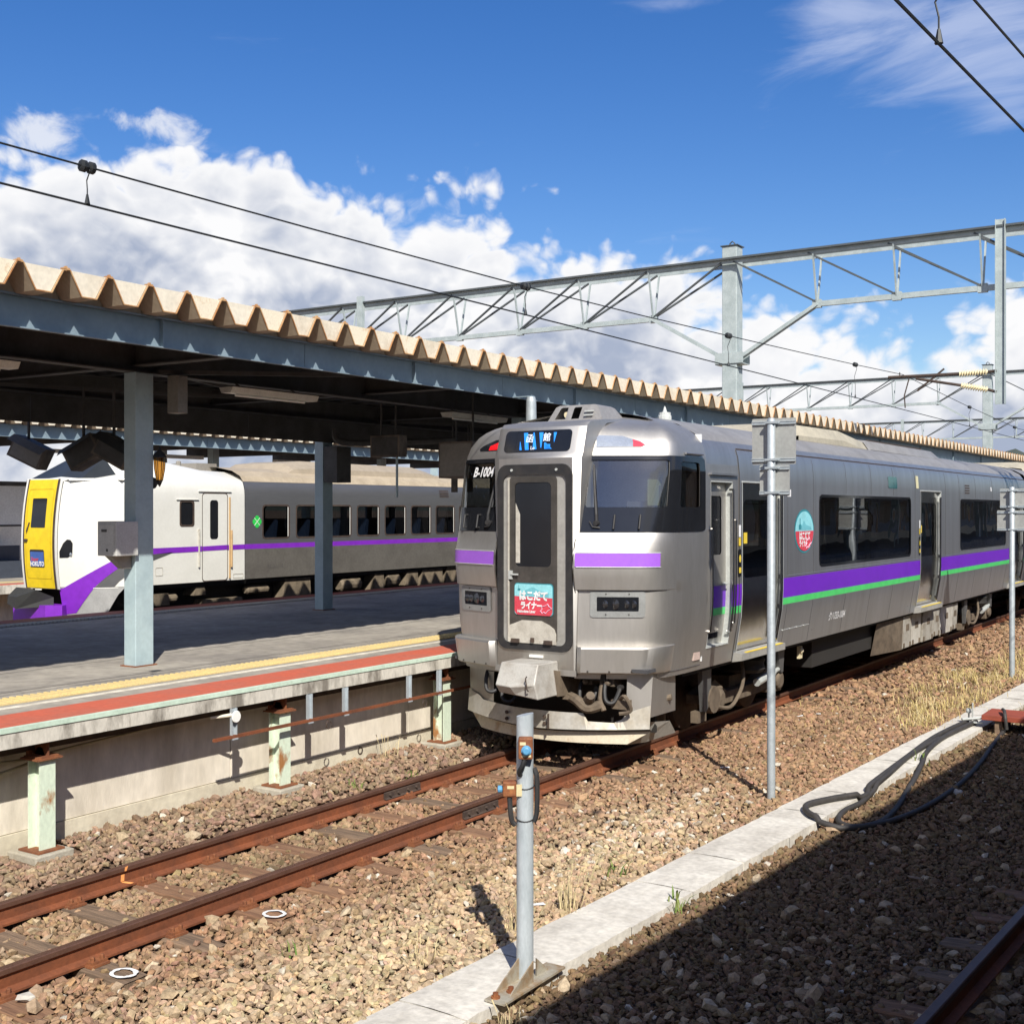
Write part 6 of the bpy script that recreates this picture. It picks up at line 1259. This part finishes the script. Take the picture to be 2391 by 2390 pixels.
# coupler hood and purple nose skirt
b = MB(); b.add([(XC-0.34, 13.42, 1.30), (XC+0.0, 13.36, 1.30), (XC-0.18, 13.48, 1.46), (XC+0.25, 13.58, 1.42), (XC+0.38, 13.85, 1.28), (XC+0.38, 13.85, 1.12), (XC-0.05, 13.38, 1.08), (XC-0.36, 13.42, 1.16), (XC-0.3, 13.85, 1.42)], [(0, 7, 6, 1), (0, 1, 3, 2), (1, 6, 5, 4, 3), (2, 3, 4, 8), (0, 2, 8)]); b.build('coupler_hood', mat('hood_black', (0.035, 0.036, 0.035), 0.6), ex)
b = MB(); b.prism([(XC-0.62, 13.72), (XC+0.40, 13.66), (XC+0.62, 13.85), (XC+0.5, 14.05), (XC-0.72, 14.05)], 2, 0.80, 1.14); b.build('nose_skirt', MATS['express_purple'], ex)
# raised cab
b = MB(); cw = [(14.0, 0.62, 3.40, 3.40), (14.3, 0.95, 3.42, 3.46), (14.85, 0.86, 3.50, 3.86), (15.2, 0.90, 3.52, 3.93), (16.0, 1.05, 3.50, 3.84), (17.0, 1.2, 3.46, 3.68), (17.55, 1.30, 3.44, 3.66), (18.3, 1.30, 3.40, 3.62)]
b.grid([[(XC+x*w, y, z) for x, z in ((-1.0, 3.38), (-0.98, zs2), (-0.6, zt-0.04), (0, zt), (0.6, zt-0.04), (0.98, zs2), (1.0, 3.38))] for y, w, zs2, zt in cw], miF=lambda i, j: 1 if i == 1 and j in (1, 2, 3, 4) else 0); b.build('raised_cab', [MATS['express_white'], mat('cab_glass', (0.03, 0.034, 0.036), 0.45)], ex, smooth=True, angle=30)
b = MB(); b.grid([[(XC+x, y, 3.42-0.02*abs(x)) for x in (-1.36, -0.7, 0.0, 0.7, 1.36)] for y in (14.55, 15.5, 17.55)]); b.build('cab_deck', MATS['express_white'], ex)
# saloon body
EW = [(18.05+0.987*i, 18.82+0.987*i) for i in range(13)]
ycx = sorted(set([17.55, 31.5]+[y for w_ in EW for y in w_])); zcx = [1.46, 1.75, 2.06, 2.16, 2.27, 2.5, 2.94, 3.15, 3.3, 3.42]
def exw(z): return HW-(0.9*(z-3.15)**2 if z > 3.15 else 0)
for sg in (1, -1):
    def skp2(i, j):
        z = (zcx[i]+zcx[i+1])/2; y = (ycx[j]+ycx[j+1])/2; return 2.27 < z < 2.94 and any(a < y < c for a, c in EW)
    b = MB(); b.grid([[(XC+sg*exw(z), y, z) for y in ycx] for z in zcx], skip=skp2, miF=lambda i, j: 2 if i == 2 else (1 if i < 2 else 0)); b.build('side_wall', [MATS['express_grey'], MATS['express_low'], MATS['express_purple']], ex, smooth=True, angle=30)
    for a, c in EW:
        w_ = patch('window', rrect(a-0.01, c+0.01, 2.26, 2.95, 0.02), lambda y, z: (XC+sg*(exw(z)-0.02), y, z), MATS['door_glass'], ex, (), None)
        patch('frame', rrect(a-0.02, c+0.02, 2.25, 2.96, 0.09), lambda y, z: (XC+sg*(exw(z)+0.005), y, z), MATS['iron_dark'], w_, [rrect(a+0.012, c-0.03, 2.282, 2.928, 0.07)[::-1]], None)
        patch('frame_edge', rrect(c-0.05, c-0.03, 2.30, 2.91, 0.005), lambda y, z: (XC+sg*(exw(z)+0.006), y, z), MATS['white_paint'], w_, (), None)
    b = MB(); b.grid([[(XC+sg*x, y, z) for x, z in ((1.36, 3.42), (1.28, 3.53), (1.05, 3.64), (0.6, 3.72), (0.0, 3.75))] for y in (17.55, 31.5)]); b.build('roof', MATS['express_roof'], ex, smooth=True, angle=15)
b = MB(); b.box(XC-1.3, XC+1.3, 17.6, 31.4, 1.5, 1.53); b.box(XC-1.2, XC+1.2, 17.6, 31.4, 3.3, 3.33); b.build('floor', MATS['interior_dark'], ex)
b = MB(); b.box(XC-1.3, XC+1.3, 17.56, 17.6, 1.5, 3.4); b.build('bulkhead', MATS['interior_dark'], ex)
st = MB(); st.box(-0.45, 0.45, -0.1, 0.35, 0.38, 0.5); st.prism([(0.3, 0.4), (0.42, 0.4), (0.52, 1.1), (0.42, 1.12)], 0, -0.45, 0.45); seat_me = st.mesh('seat', MATS['seat_blue'])
for i in range(13):
    for x in (-0.75, 0.75): inst('seat', seat_me, (XC+x, 18.2+0.987*i, 1.53), ex)
b = MB(); b.grid([[(XC+x, y, z) for x, z in ((-1.1, 3.5), (-1.05, 3.5+h*0.6), (-0.7, 3.5+h), (0.7, 3.5+h), (1.05, 3.5+h*0.6), (1.1, 3.5))] for y, h in ((19.0, 0.12), (19.35, 0.36), (19.9, 0.42), (23.9, 0.40), (24.5, 0.30), (24.9, 0.1))]); b.build('roof_unit', mat('unit_tan', (0.36, 0.30, 0.22), 0.6, sc=6), ex, smooth=True, angle=20)
b = MB(); b.box(XC-0.5, XC+0.4, 17.2, 17.75, 3.62, 3.80); b.lathe([(0.05, 0), (0.05, 0.1), (0.03, 0.12)], (XC+0.55, 16.6, 3.7), 8); b.build('roof_box', MATS['board_grey'], ex)
patch('clover_mark', [(17.88+0.115*math.cos(t)*(1+0.12*math.cos(4*t)), 2.61+0.115*math.sin(t)*(1+0.12*math.cos(4*t))) for t in np.linspace(0, 2*math.pi, 25)[:-1]], lambda y, z: (XC+HW+0.006, y, z), MATS['mark_green'], ex, (), None)
b = MB()
for a in (45, 135): b.beam((XC+HW+0.009, 17.88-0.11*math.cos(R(a)), 2.61-0.11*math.sin(R(a))), (XC+HW+0.009, 17.88+0.11*math.cos(R(a)), 2.61+0.11*math.sin(R(a))), 0.01, 0.003, (1, 0, 0))
b.build('clover_lines', MATS['white_sign'], ex)
for k in range(5): patch('vent_slot', rrect(24.12, 24.5, 3.16+k*0.038, 3.178+k*0.038, 0.003), lambda y, z: (XC+exw(z)+0.006, y, z), MATS['iron_dark'], ex, (), None)
lettering('car_number', 'キロ261-1102', 0.10, (XC+HW+0.008, 18.4, 1.69), (0, 1, 0), ez_, mat('number_grey', (0.12, 0.115, 0.11), 0.6), ex, xs=0.8)
b = MB(); b.box(XC-1.3, XC+1.3, 14.9, 31.4, 1.36, 1.46); b.box(XC-1.0, XC+1.0, 14.4, 31, 0.2, 1.36); b.build('underframe', MATS['under_black'], ex)
ub = [('b', 15.2, 15.7, 1.06, 1.28), ('c', 15.35, 15.95, 1.18, 0.09), ('b', 16.3, 16.6, 1.2, 1.36), ('b', 16.55, 17.6, 0.98, 1.1), ('c', 17.75, 18.4, 1.22, 0.09), ('b', 18.75, 19.6, 1.0, 1.40), ('c', 20.6, 21.3, 1.18, 0.16), ('b', 21.7, 22.1, 1.0, 1.38), ('c', 22.2, 22.7, 1.2, 0.17), ('b', 22.9, 23.4, 1.05, 1.38), ('b', 23.5, 24.4, 1.0, 1.40), ('b', 24.5, 26.5, 0.95, 1.44)]
for i, (k_, a, c, z, z2) in enumerate(ub):
    b = MB()
    if k_ == 'b': b.prism([(a, z), (c, z), (c-0.03, z2), (a+0.06, z2)], 0, XC+1.0, XC+1.32)
    else: b.tube([(XC+1.2, a, z), (XC+1.2, a+0.05, z), (XC+1.2, c-0.05, z), (XC+1.2, c, z)], [z2*0.7, z2, z2, z2*0.7], 12)
    b.build('underfloor_gear', mat('gear_tan', (0.19, 0.15, 0.105), 0.8, c2=(0.10, 0.08, 0.055), sc=5), ex)
for yb in (16.6, 28.5):
    for dy in (-1.05, 1.05):
        b = MB(); b.lathe([(0.44, 0), (0.43, 0.1), (0.2, 0.13)], (XC+0.53, yb+dy, 0.43), 20, ax=0); b.build('wheel', MATS['iron_dark'], ex)

# ------------------------------------------------------------------ sign posts seen from behind
mat('sign_back', (0.36, 0.365, 0.345), 0.5, 0.2, c2=(0.31, 0.315, 0.30), sc=3)
def signpost(lab, x, y, z0, zt, panels, r):
    t_ = thing('sign_post', lab, 'sign', (x, y, z0), 'track side signs')
    b = MB(); b.tube([(x, y, z0-0.15), (x, y, zt-0.02), (x, y, zt)], [r, r, r*0.7], 16); b.build('pole', MATS['galv'], t_, smooth=True)
    for (za, zb_, w, dx) in panels:
        b = MB(); b.prism(rrect(x+dx-w/2, x+dx+w/2, za, zb_, 0.012, 2), 1, y+r+0.004, y+r+0.010); p_ = b.build('panel', MATS['sign_back'], t_)
        for k in (0.1, 0.9):
            b = MB(); zc = za+(zb_-za)*k; b.box(x+dx-w/2, x+dx+w/2, y+r-0.010, y+r+0.004, zc-0.018, zc+0.018); b.box(x+dx-w/2, x+dx+w/2, y+r-0.016, y+r-0.010, zc-0.018, zc-0.008); b.box(x+dx-w/2, x+dx+w/2, y+r-0.016, y+r-0.010, zc+0.008, zc+0.018); b.box(x-r-0.012, x+r+0.012, y-r-0.006, y+r, zc-0.012, zc+0.012); b.lathe([(0.012, 0), (0.012, -0.03)], (x+r+0.03, y+r, zc), 6, ax=1)
            b.build('clamp', MATS['galv'], p_)
    return t_
signpost('tall grey sign with two stacked panels seen from behind, beside the oval emblem', 2.60, 12.4, -0.25, 3.83, [(3.335, 3.83, 0.49, 0.01), (3.0, 3.33, 0.335, 0.02)], 0.044)
signpost('lower grey sign with two panels seen from behind in dry grass', 2.90, 23.7, -0.25, 3.27, [(2.87, 3.24, 0.50, 0.03), (2.45, 2.84, 0.54, 0.0)], 0.05)

# ------------------------------------------------------------------ push-button post in the foreground
bp_ = thing('button_post', 'short galvanised post with two rusty button boxes standing on the trough line', 'post', (3.10, 6.70, -0.21))
px, py = 3.10, 6.70; rot = R(32)
def lp(x, y, z):     # local frame of the post, front towards the platform on the right
    return (px+x*math.cos(rot)-y*math.sin(rot), py+x*math.sin(rot)+y*math.cos(rot), z)
def lbox(b, x0, x1, y0, y1, z0, z1):
    o = len(b.v); b.box(x0, x1, y0, y1, z0, z1); b.v[o:] = [lp(*p) for p in b.v[o:]]
mat('galv_post', (0.50, 0.55, 0.58), 0.42, 0.25, c2=(0.40, 0.45, 0.48), sc=9, fine=0.08, stretch=(1, 1, 0.35)); mat('box_rust', (0.17, 0.055, 0.02), 0.7, c2=(0.34, 0.13, 0.04), sc=16, thr=(0.45, 0.7)); mat('button_blue', (0.10, 0.30, 0.50), 0.4); mat('box_yellow', (0.62, 0.52, 0.30), 0.7)
b = MB(); n = 20; vs = []
for k, z in enumerate((-0.20, 1.0, 1.515)):
    for j in range(n):
        a = 2*math.pi*j/n; vs.append((px+0.056*math.cos(a), py+0.056*math.sin(a), z+(0.012*math.cos(a-0.4) if k == 2 else 0)))
b.add(vs, [(i*n+j, i*n+(j+1) % n, (i+1)*n+(j+1) % n, (i+1)*n+j) for i in range(2) for j in range(n)]+[tuple(range(2*n, 3*n))]); b.build('pole', MATS['galv_post'], bp_, smooth=True, angle=50)
b = MB(); b.box(px-0.02, px+0.13, py-0.44, py+0.30, -0.212, -0.198); bl = b.build('base_plate', mat('plate_tan', (0.40, 0.37, 0.30), 0.6, 0.3, c2=(0.30, 0.20, 0.11), sc=7), bp_)
b = MB()
for dx in (-0.02, 0.09): b.add([(px+dx, py-0.05, -0.06), (px+dx, py-0.05, -0.198), (px+dx, py-0.32, -0.198), (px+dx, py-0.30, -0.18), (px+dx+0.008, py-0.05, -0.06), (px+dx+0.008, py-0.05, -0.198), (px+dx+0.008, py-0.32, -0.198), (px+dx+0.008, py-0.30, -0.18)], [(0, 1, 2, 3), (7, 6, 5, 4), (0, 3, 7, 4), (3, 2, 6, 7)])
b.add([(px+0.05, py+0.05, -0.08), (px+0.05, py+0.05, -0.198), (px+0.05, py+0.2, -0.198), (px+0.058, py+0.05, -0.08), (px+0.058, py+0.05, -0.198), (px+0.058, py+0.2, -0.198)], [(0, 1, 2), (3, 5, 4), (0, 2, 5, 3)]); b.build('gusset', MATS['plate_tan'], bl)
b = MB()
for dx, dy in ((0.03, -0.39), (0.06, -0.26)): b.lathe([(0.03, 0), (0.03, 0.012), (0.018, 0.012), (0.018, 0.035)], (px+dx, py+dy, -0.198), 8)
b.build('anchor_bolt', MATS['box_rust'], bl)
ub_ = MB(); lbox(ub_, -0.042, 0.052, -0.125, -0.056, 1.245, 1.385); u1 = ub_.build('button_box', MATS['box_rust'], bp_, bevel=0.01)
b = MB(); o = len(b.v); b.lathe([(0.033, 0), (0.033, -0.012), (0.024, -0.014), (0.024, -0.034), (0.018, -0.038)], (0.01, -0.125, 1.305), 14, ax=1); b.v = [lp(*p) for p in b.v]; b.build('button', MATS['button_blue'], u1)
b = MB(); lbox(b, -0.032, 0.006, -0.128, -0.125, 1.338, 1.358); lbox(b, -0.02, 0.04, -0.128, -0.125, 1.262, 1.275); b.build('label_plate', MATS['box_yellow'], u1)
b = MB(); b.tube([lp(*p) for p in catmull([(0.0, -0.10, 1.245), (-0.015, -0.10, 1.20), (-0.035, -0.075, 1.16), (-0.03, -0.05, 1.13)], 6)], 0.017, 8); b.build('cable', MATS['black_rubber'], u1)
b = MB(); lbox(b, -0.145, -0.055, -0.05, 0.03, 0.985, 1.085); u2 = b.build('button_box', MATS['box_rust'], bp_, bevel=0.01)
b = MB(); b.lathe([(0.02, 0), (0.024, -0.008), (0.024, -0.03), (0.015, -0.034)], (-0.145, -0.01, 1.03), 12, ax=0); b.v = [lp(*p) for p in b.v]; b.build('button', MATS['button_blue'], u2)
b = MB(); lbox(b, -0.055, -0.02, -0.062, -0.05, 0.995, 1.07); lbox(b, -0.115, -0.07, -0.053, -0.05, 1.04, 1.06); b.build('label_plate', MATS['box_yellow'], u2)
b = MB(); b.tube([lp(*p) for p in catmull([(-0.10, -0.02, 0.985), (-0.095, -0.03, 0.90), (-0.085, -0.03, 0.83), (-0.062, -0.03, 0.80)], 6)], 0.017, 8); b.tube([lp(*p) for p in catmull([(0.058, -0.01, 1.17), (0.076, -0.02, 1.12), (0.08, -0.02, 1.0), (0.075, -0.02, 0.87), (0.058, -0.02, 0.82)], 6)], 0.017, 8); b.build('cable', MATS['black_rubber'], bp_)
for z in (1.045, 0.835):
    b = MB(); b.tube([lp(0.06*math.cos(a), 0.06*math.sin(a), z+0.006*math.cos(a*2)) for a in np.linspace(0, 2*math.pi, 20)], 0.004, 5); b.build('tie_wire', MATS['black_rubber'], bp_)

# ------------------------------------------------------------------ hoses, plank, valve, loose things
def gz2(x, y):
    if kerb_x(y)-0.01 < x < kerb_x(y)+0.54: return -0.212
    return gz(x, y)+0.012
def hose(lab, pts, r):
    P_ = catmull([(x, y, 0) for x, y in pts], 8); zz = np.array([gz2(p.x, p.y) for p in P_]); zz = np.maximum(np.convolve(np.pad(zz, 5, mode='edge'), np.ones(11)/11, 'valid'), zz)
    b = MB(); b.tube([(p.x, p.y, q_+r+0.006) for p, q_ in zip(P_, zz)], r, 10); o = b.build('rubber_hose', MATS['hose_black'], smooth=True); tag(o, lab, 'hose', 'hoses on the ground')
mat('hose_black', (0.035, 0.032, 0.03), 0.65, c2=(0.05, 0.045, 0.042), sc=6)
hose('thick black hose doubling back in a loop on the trough lids', [(3.34, 18.3), (3.25, 16.7), (3.30, 15.1), (3.33, 14.3), (3.37, 13.4), (3.42, 12.95), (3.22, 12.5), (3.10, 12.08), (3.30, 11.72), (3.62, 11.68), (3.84, 12.02), (3.84, 12.6), (3.74, 13.4), (3.58, 14.5), (3.40, 15.8), (3.36, 16.9), (3.45, 18.2)], 0.031)
hose('black hose sweeping from the red plank into the shade', [(3.86, 18.0), (3.95, 16.8), (4.06, 15.55), (4.12, 14.2), (4.07, 12.98), (3.93, 12.2), (3.72, 11.80), (3.50, 11.90), (3.40, 12.35), (3.44, 12.9), (3.39, 13.9), (3.30, 15.3), (3.32, 16.6)], 0.029)
pk = thing('wooden_plank', 'red painted wooden plank raised beside the trough line', 'plank', (4.4, 18.2, -0.3))
b = MB(); b.box(3.58, 5.6, 17.92, 18.6, -0.10, -0.03); b.build('board', mat('plank_red', (0.30, 0.06, 0.03), 0.8, c2=(0.20, 0.045, 0.025), sc=4, stretch=(0.3, 4, 1)), pk, bevel=0.006)
b = MB(); b.box(3.75, 3.85, 17.96, 18.56, -0.30, -0.10); b.box(5.3, 5.4, 17.96, 18.56, -0.30, -0.10); b.build('leg', MATS['sleeper_grey'], pk)
b = MB(); b.tube(catmull([(3.92, 17.9, -0.2), (3.90, 17.9, -0.02), (3.86, 18.05, 0.03), (3.80, 18.25, 0.02)], 5), 0.024, 8); tag(b.build('hose_end', MATS['hose_black']), 'black hose end bent up over the red plank', 'hose')
vt = thing('water_valve', 'small metal valve with hose couplings at the plank end', 'valve', (3.45, 18.3, -0.2))
b = MB(); b.tube([(3.30, 18.0, -0.13), (3.55, 18.25, -0.12)], 0.02, 8); b.tube([(3.42, 18.12, -0.12), (3.42, 18.12, 0.10)], 0.012, 6); b.lathe([(0.0, -0.04), (0.035, -0.03), (0.045, 0.0), (0.035, 0.03), (0.0, 0.04)], (3.35, 18.2, -0.03), 10); b.tube([(3.35, 18.2, -0.05), (3.35, 18.2, -0.21)], 0.012, 6); b.box(3.40, 3.58, 18.0, 18.03, -0.17, -0.15); b.build('body', MATS['frame_grey'], vt)
wsm = bpy.data.meshes.new('white_stone'); wsm.from_pydata([tuple(p) for p in VAR[8]], [], [tuple(f) for f in ICF]); wsm.shade_flat(); wsm.materials.append(mat('stone_white', (0.46, 0.43, 0.38), 0.9))
tag(inst('stone', wsm, (4.18, 13.9, -0.265), None, (0.2, 0.1, 1.9), (0.10, 0.10, 0.085)), 'large pale stone lying in the shade past the hose loop', 'stone')
tag(inst('stone', wsm, (0.80, 4.62, -0.135), None, (0.1, 0.1, 0.4), (0.075, 0.07, 0.06)), 'pale stone resting on a dark sleeper end', 'stone')
for i, (x, y, w, a) in enumerate(((1.62, 13.4, 0.16, 0.4), (1.2, 17.2, 0.12, 1.0), (1.33, 17.6, 0.10, 0.1), (2.35, 8.0, 0.2, 0.7))):
    b = MB(); b.add([(x-w/2*math.cos(a), y-w/2*math.sin(a), gz(x, y)+0.035), (x+w/2*math.cos(a), y+w/2*math.sin(a), gz(x, y)+0.04), (x+w/2*math.cos(a)-0.02, y+w/2*math.sin(a)+0.03, gz(x, y)+0.045), (x-w/2*math.cos(a)-0.02, y-w/2*math.sin(a)+0.03, gz(x, y)+0.03)], [(0, 1, 2, 3)])
    o = b.build('scrap', MATS['white_sign']); tag(o, ('white scrap on the ballast just ahead of the tall sign pole', 'white scrap on the ballast close to the bare rail', 'small white scrap next to another one by the bare rail', 'pale stick lying in the ballast behind the button post')[i], 'scrap', 'scraps on the ballast')
    so = o.modifiers.new('solid', 'SOLIDIFY'); so.thickness = 0.004

# ------------------------------------------------------------------ weeds and dry grass
mat('dry_grass', (0.52, 0.40, 0.16), 0.9, c2=(0.38, 0.30, 0.12), sc=9); mat('weed_green', (0.10, 0.17, 0.03), 0.8, c2=(0.20, 0.22, 0.06), sc=12); mat('straw', (0.56, 0.46, 0.26), 0.9)
def blades(n, cx, cy, rx, ry, h, seed, zf, w=0.004, spread=0.35, dist='n'):
    q = np.random.RandomState(seed); b = MB()
    for i in range(n):
        if dist == 'n': x, y = cx+q.randn()*rx, cy+q.randn()*ry
        else: x, y = cx+(q.rand()-0.5)*2*rx, cy+(q.rand()-0.5)*2*ry
        if kerb_x(y)+0.02 < x < kerb_x(y)+0.5 and n > 200: continue
        hh = h*(0.4+0.8*q.rand()); a = q.rand()*6.283; l = spread*hh*(0.3+q.rand()); dx, dy = math.cos(a), math.sin(a); z = zf(x, y)
        px_, py_ = -dy*w*(0.7+q.rand()), dx*w
        m1 = (x+dx*l*0.35, y+dy*l*0.35, z+hh*0.6); tp = (x+dx*l, y+dy*l, z+hh*(0.8+0.2*q.rand()))
        b.add([(x-px_, y-py_, z-0.02), (x+px_, y+py_, z-0.02), (m1[0]+px_*0.8, m1[1]+py_*0.8, m1[2]), (m1[0]-px_*0.8, m1[1]-py_*0.8, m1[2]), tp], [(0, 1, 2, 3), (3, 2, 4)], 0 if q.rand() < 0.75 else 1)
    return b
b = MB(); qg = np.random.RandomState(77)
for i in range(85):
    cy_ = 17.6+11*qg.rand()**0.9; cx_ = kerb_x(cy_)-0.15-1.25*qg.rand()**1.2*min(1, (cy_-16.5)/5)
    t2 = blades(int(20+70*qg.rand()), cx_, cy_, 0.10+0.1*qg.rand(), 0.16+0.15*qg.rand(), 0.10+0.14*qg.rand(), 500+i, gz, 0.004, 1.1); b.add(t2.v, t2.f); b.mi[-len(t2.mi):] = t2.mi
b2 = blades(700, 4.0, 24.5, 0.4, 4.5, 0.16, 12, gz, 0.005, 1.0, 'u'); b3 = blades(160, 1.75, 18.2, 0.5, 1.2, 0.12, 13, gz, 0.004, 1.0)
b.add(b2.v, b2.f); b.mi[-len(b2.mi):] = b2.mi; b.add(b3.v, b3.f); b.mi[-len(b3.mi):] = b3.mi
tag(b.build('dry_grass', [MATS['dry_grass'], MATS['straw']]), 'dry yellow grass along the trough line by the second sign', 'grass', kind='stuff')
wd = [(2.60, 8.10, 26, 0.33, 'straw', 'tall dry weed tuft left of the trough lids behind the button post'), (3.24, 8.70, 14, 0.12, 'weed_green', 'green weed sprouting on the trough lids'), (2.45, 9.15, 12, 0.13, 'weed_green', 'small green weed in the ballast beyond the tall dry tuft'), (2.52, 7.52, 18, 0.22, 'straw', 'dry weed tuft right beside the button post shadow'),
      (2.30, 6.62, 12, 0.16, 'straw', 'thin dry weed in the ballast left of the button post'), (3.44, 15.2, 12, 0.12, 'weed_green', 'weed growing among the hoses on the trough lids'), (-1.15, 10.0, 10, 0.13, 'weed_green', 'leafy weed between the retaining wall and the rail'), (-1.05, 10.9, 9, 0.10, 'weed_green', 'small bright weed near the rail joint'), (1.55, 6.2, 8, 0.10, 'weed_green', 'tiny weed among the tan stones'), (-1.75, 11.3, 8, 0.24, 'straw', 'thin dry stalks against the retaining wall'), (3.35, 6.15, 14, 0.14, 'straw', 'dry grass tuft below the post base plate')]
for i, (x, y, n, h, m, lab) in enumerate(wd):
    t_ = thing('weed', lab, 'weed', (x, y, gz(x, y)))
    zf = gz2
    bl_ = blades(n, x, y, 0.05, 0.05, h, 100+i, zf, 0.0035 if m == 'straw' else 0.007, 0.9 if m != 'straw' else 0.45); bl_.build('blades', [MATS[m], MATS['straw' if m == 'straw' else 'weed_green']], t_)
    if m == 'straw':
        q = np.random.RandomState(i); b = MB()
        for k in range(5):
            a, c = q.randn(2)*0.05; b.tube([(x+a, y+c, gz(x, y)), (x+a*1.6+0.02, y+c*1.6, gz(x, y)+h*0.7), (x+a*2.2+0.03, y+c*2, gz(x, y)+h*1.15)], [0.002, 0.002, 0.006], 4)
        b.build('stalk', MATS['straw'], t_)
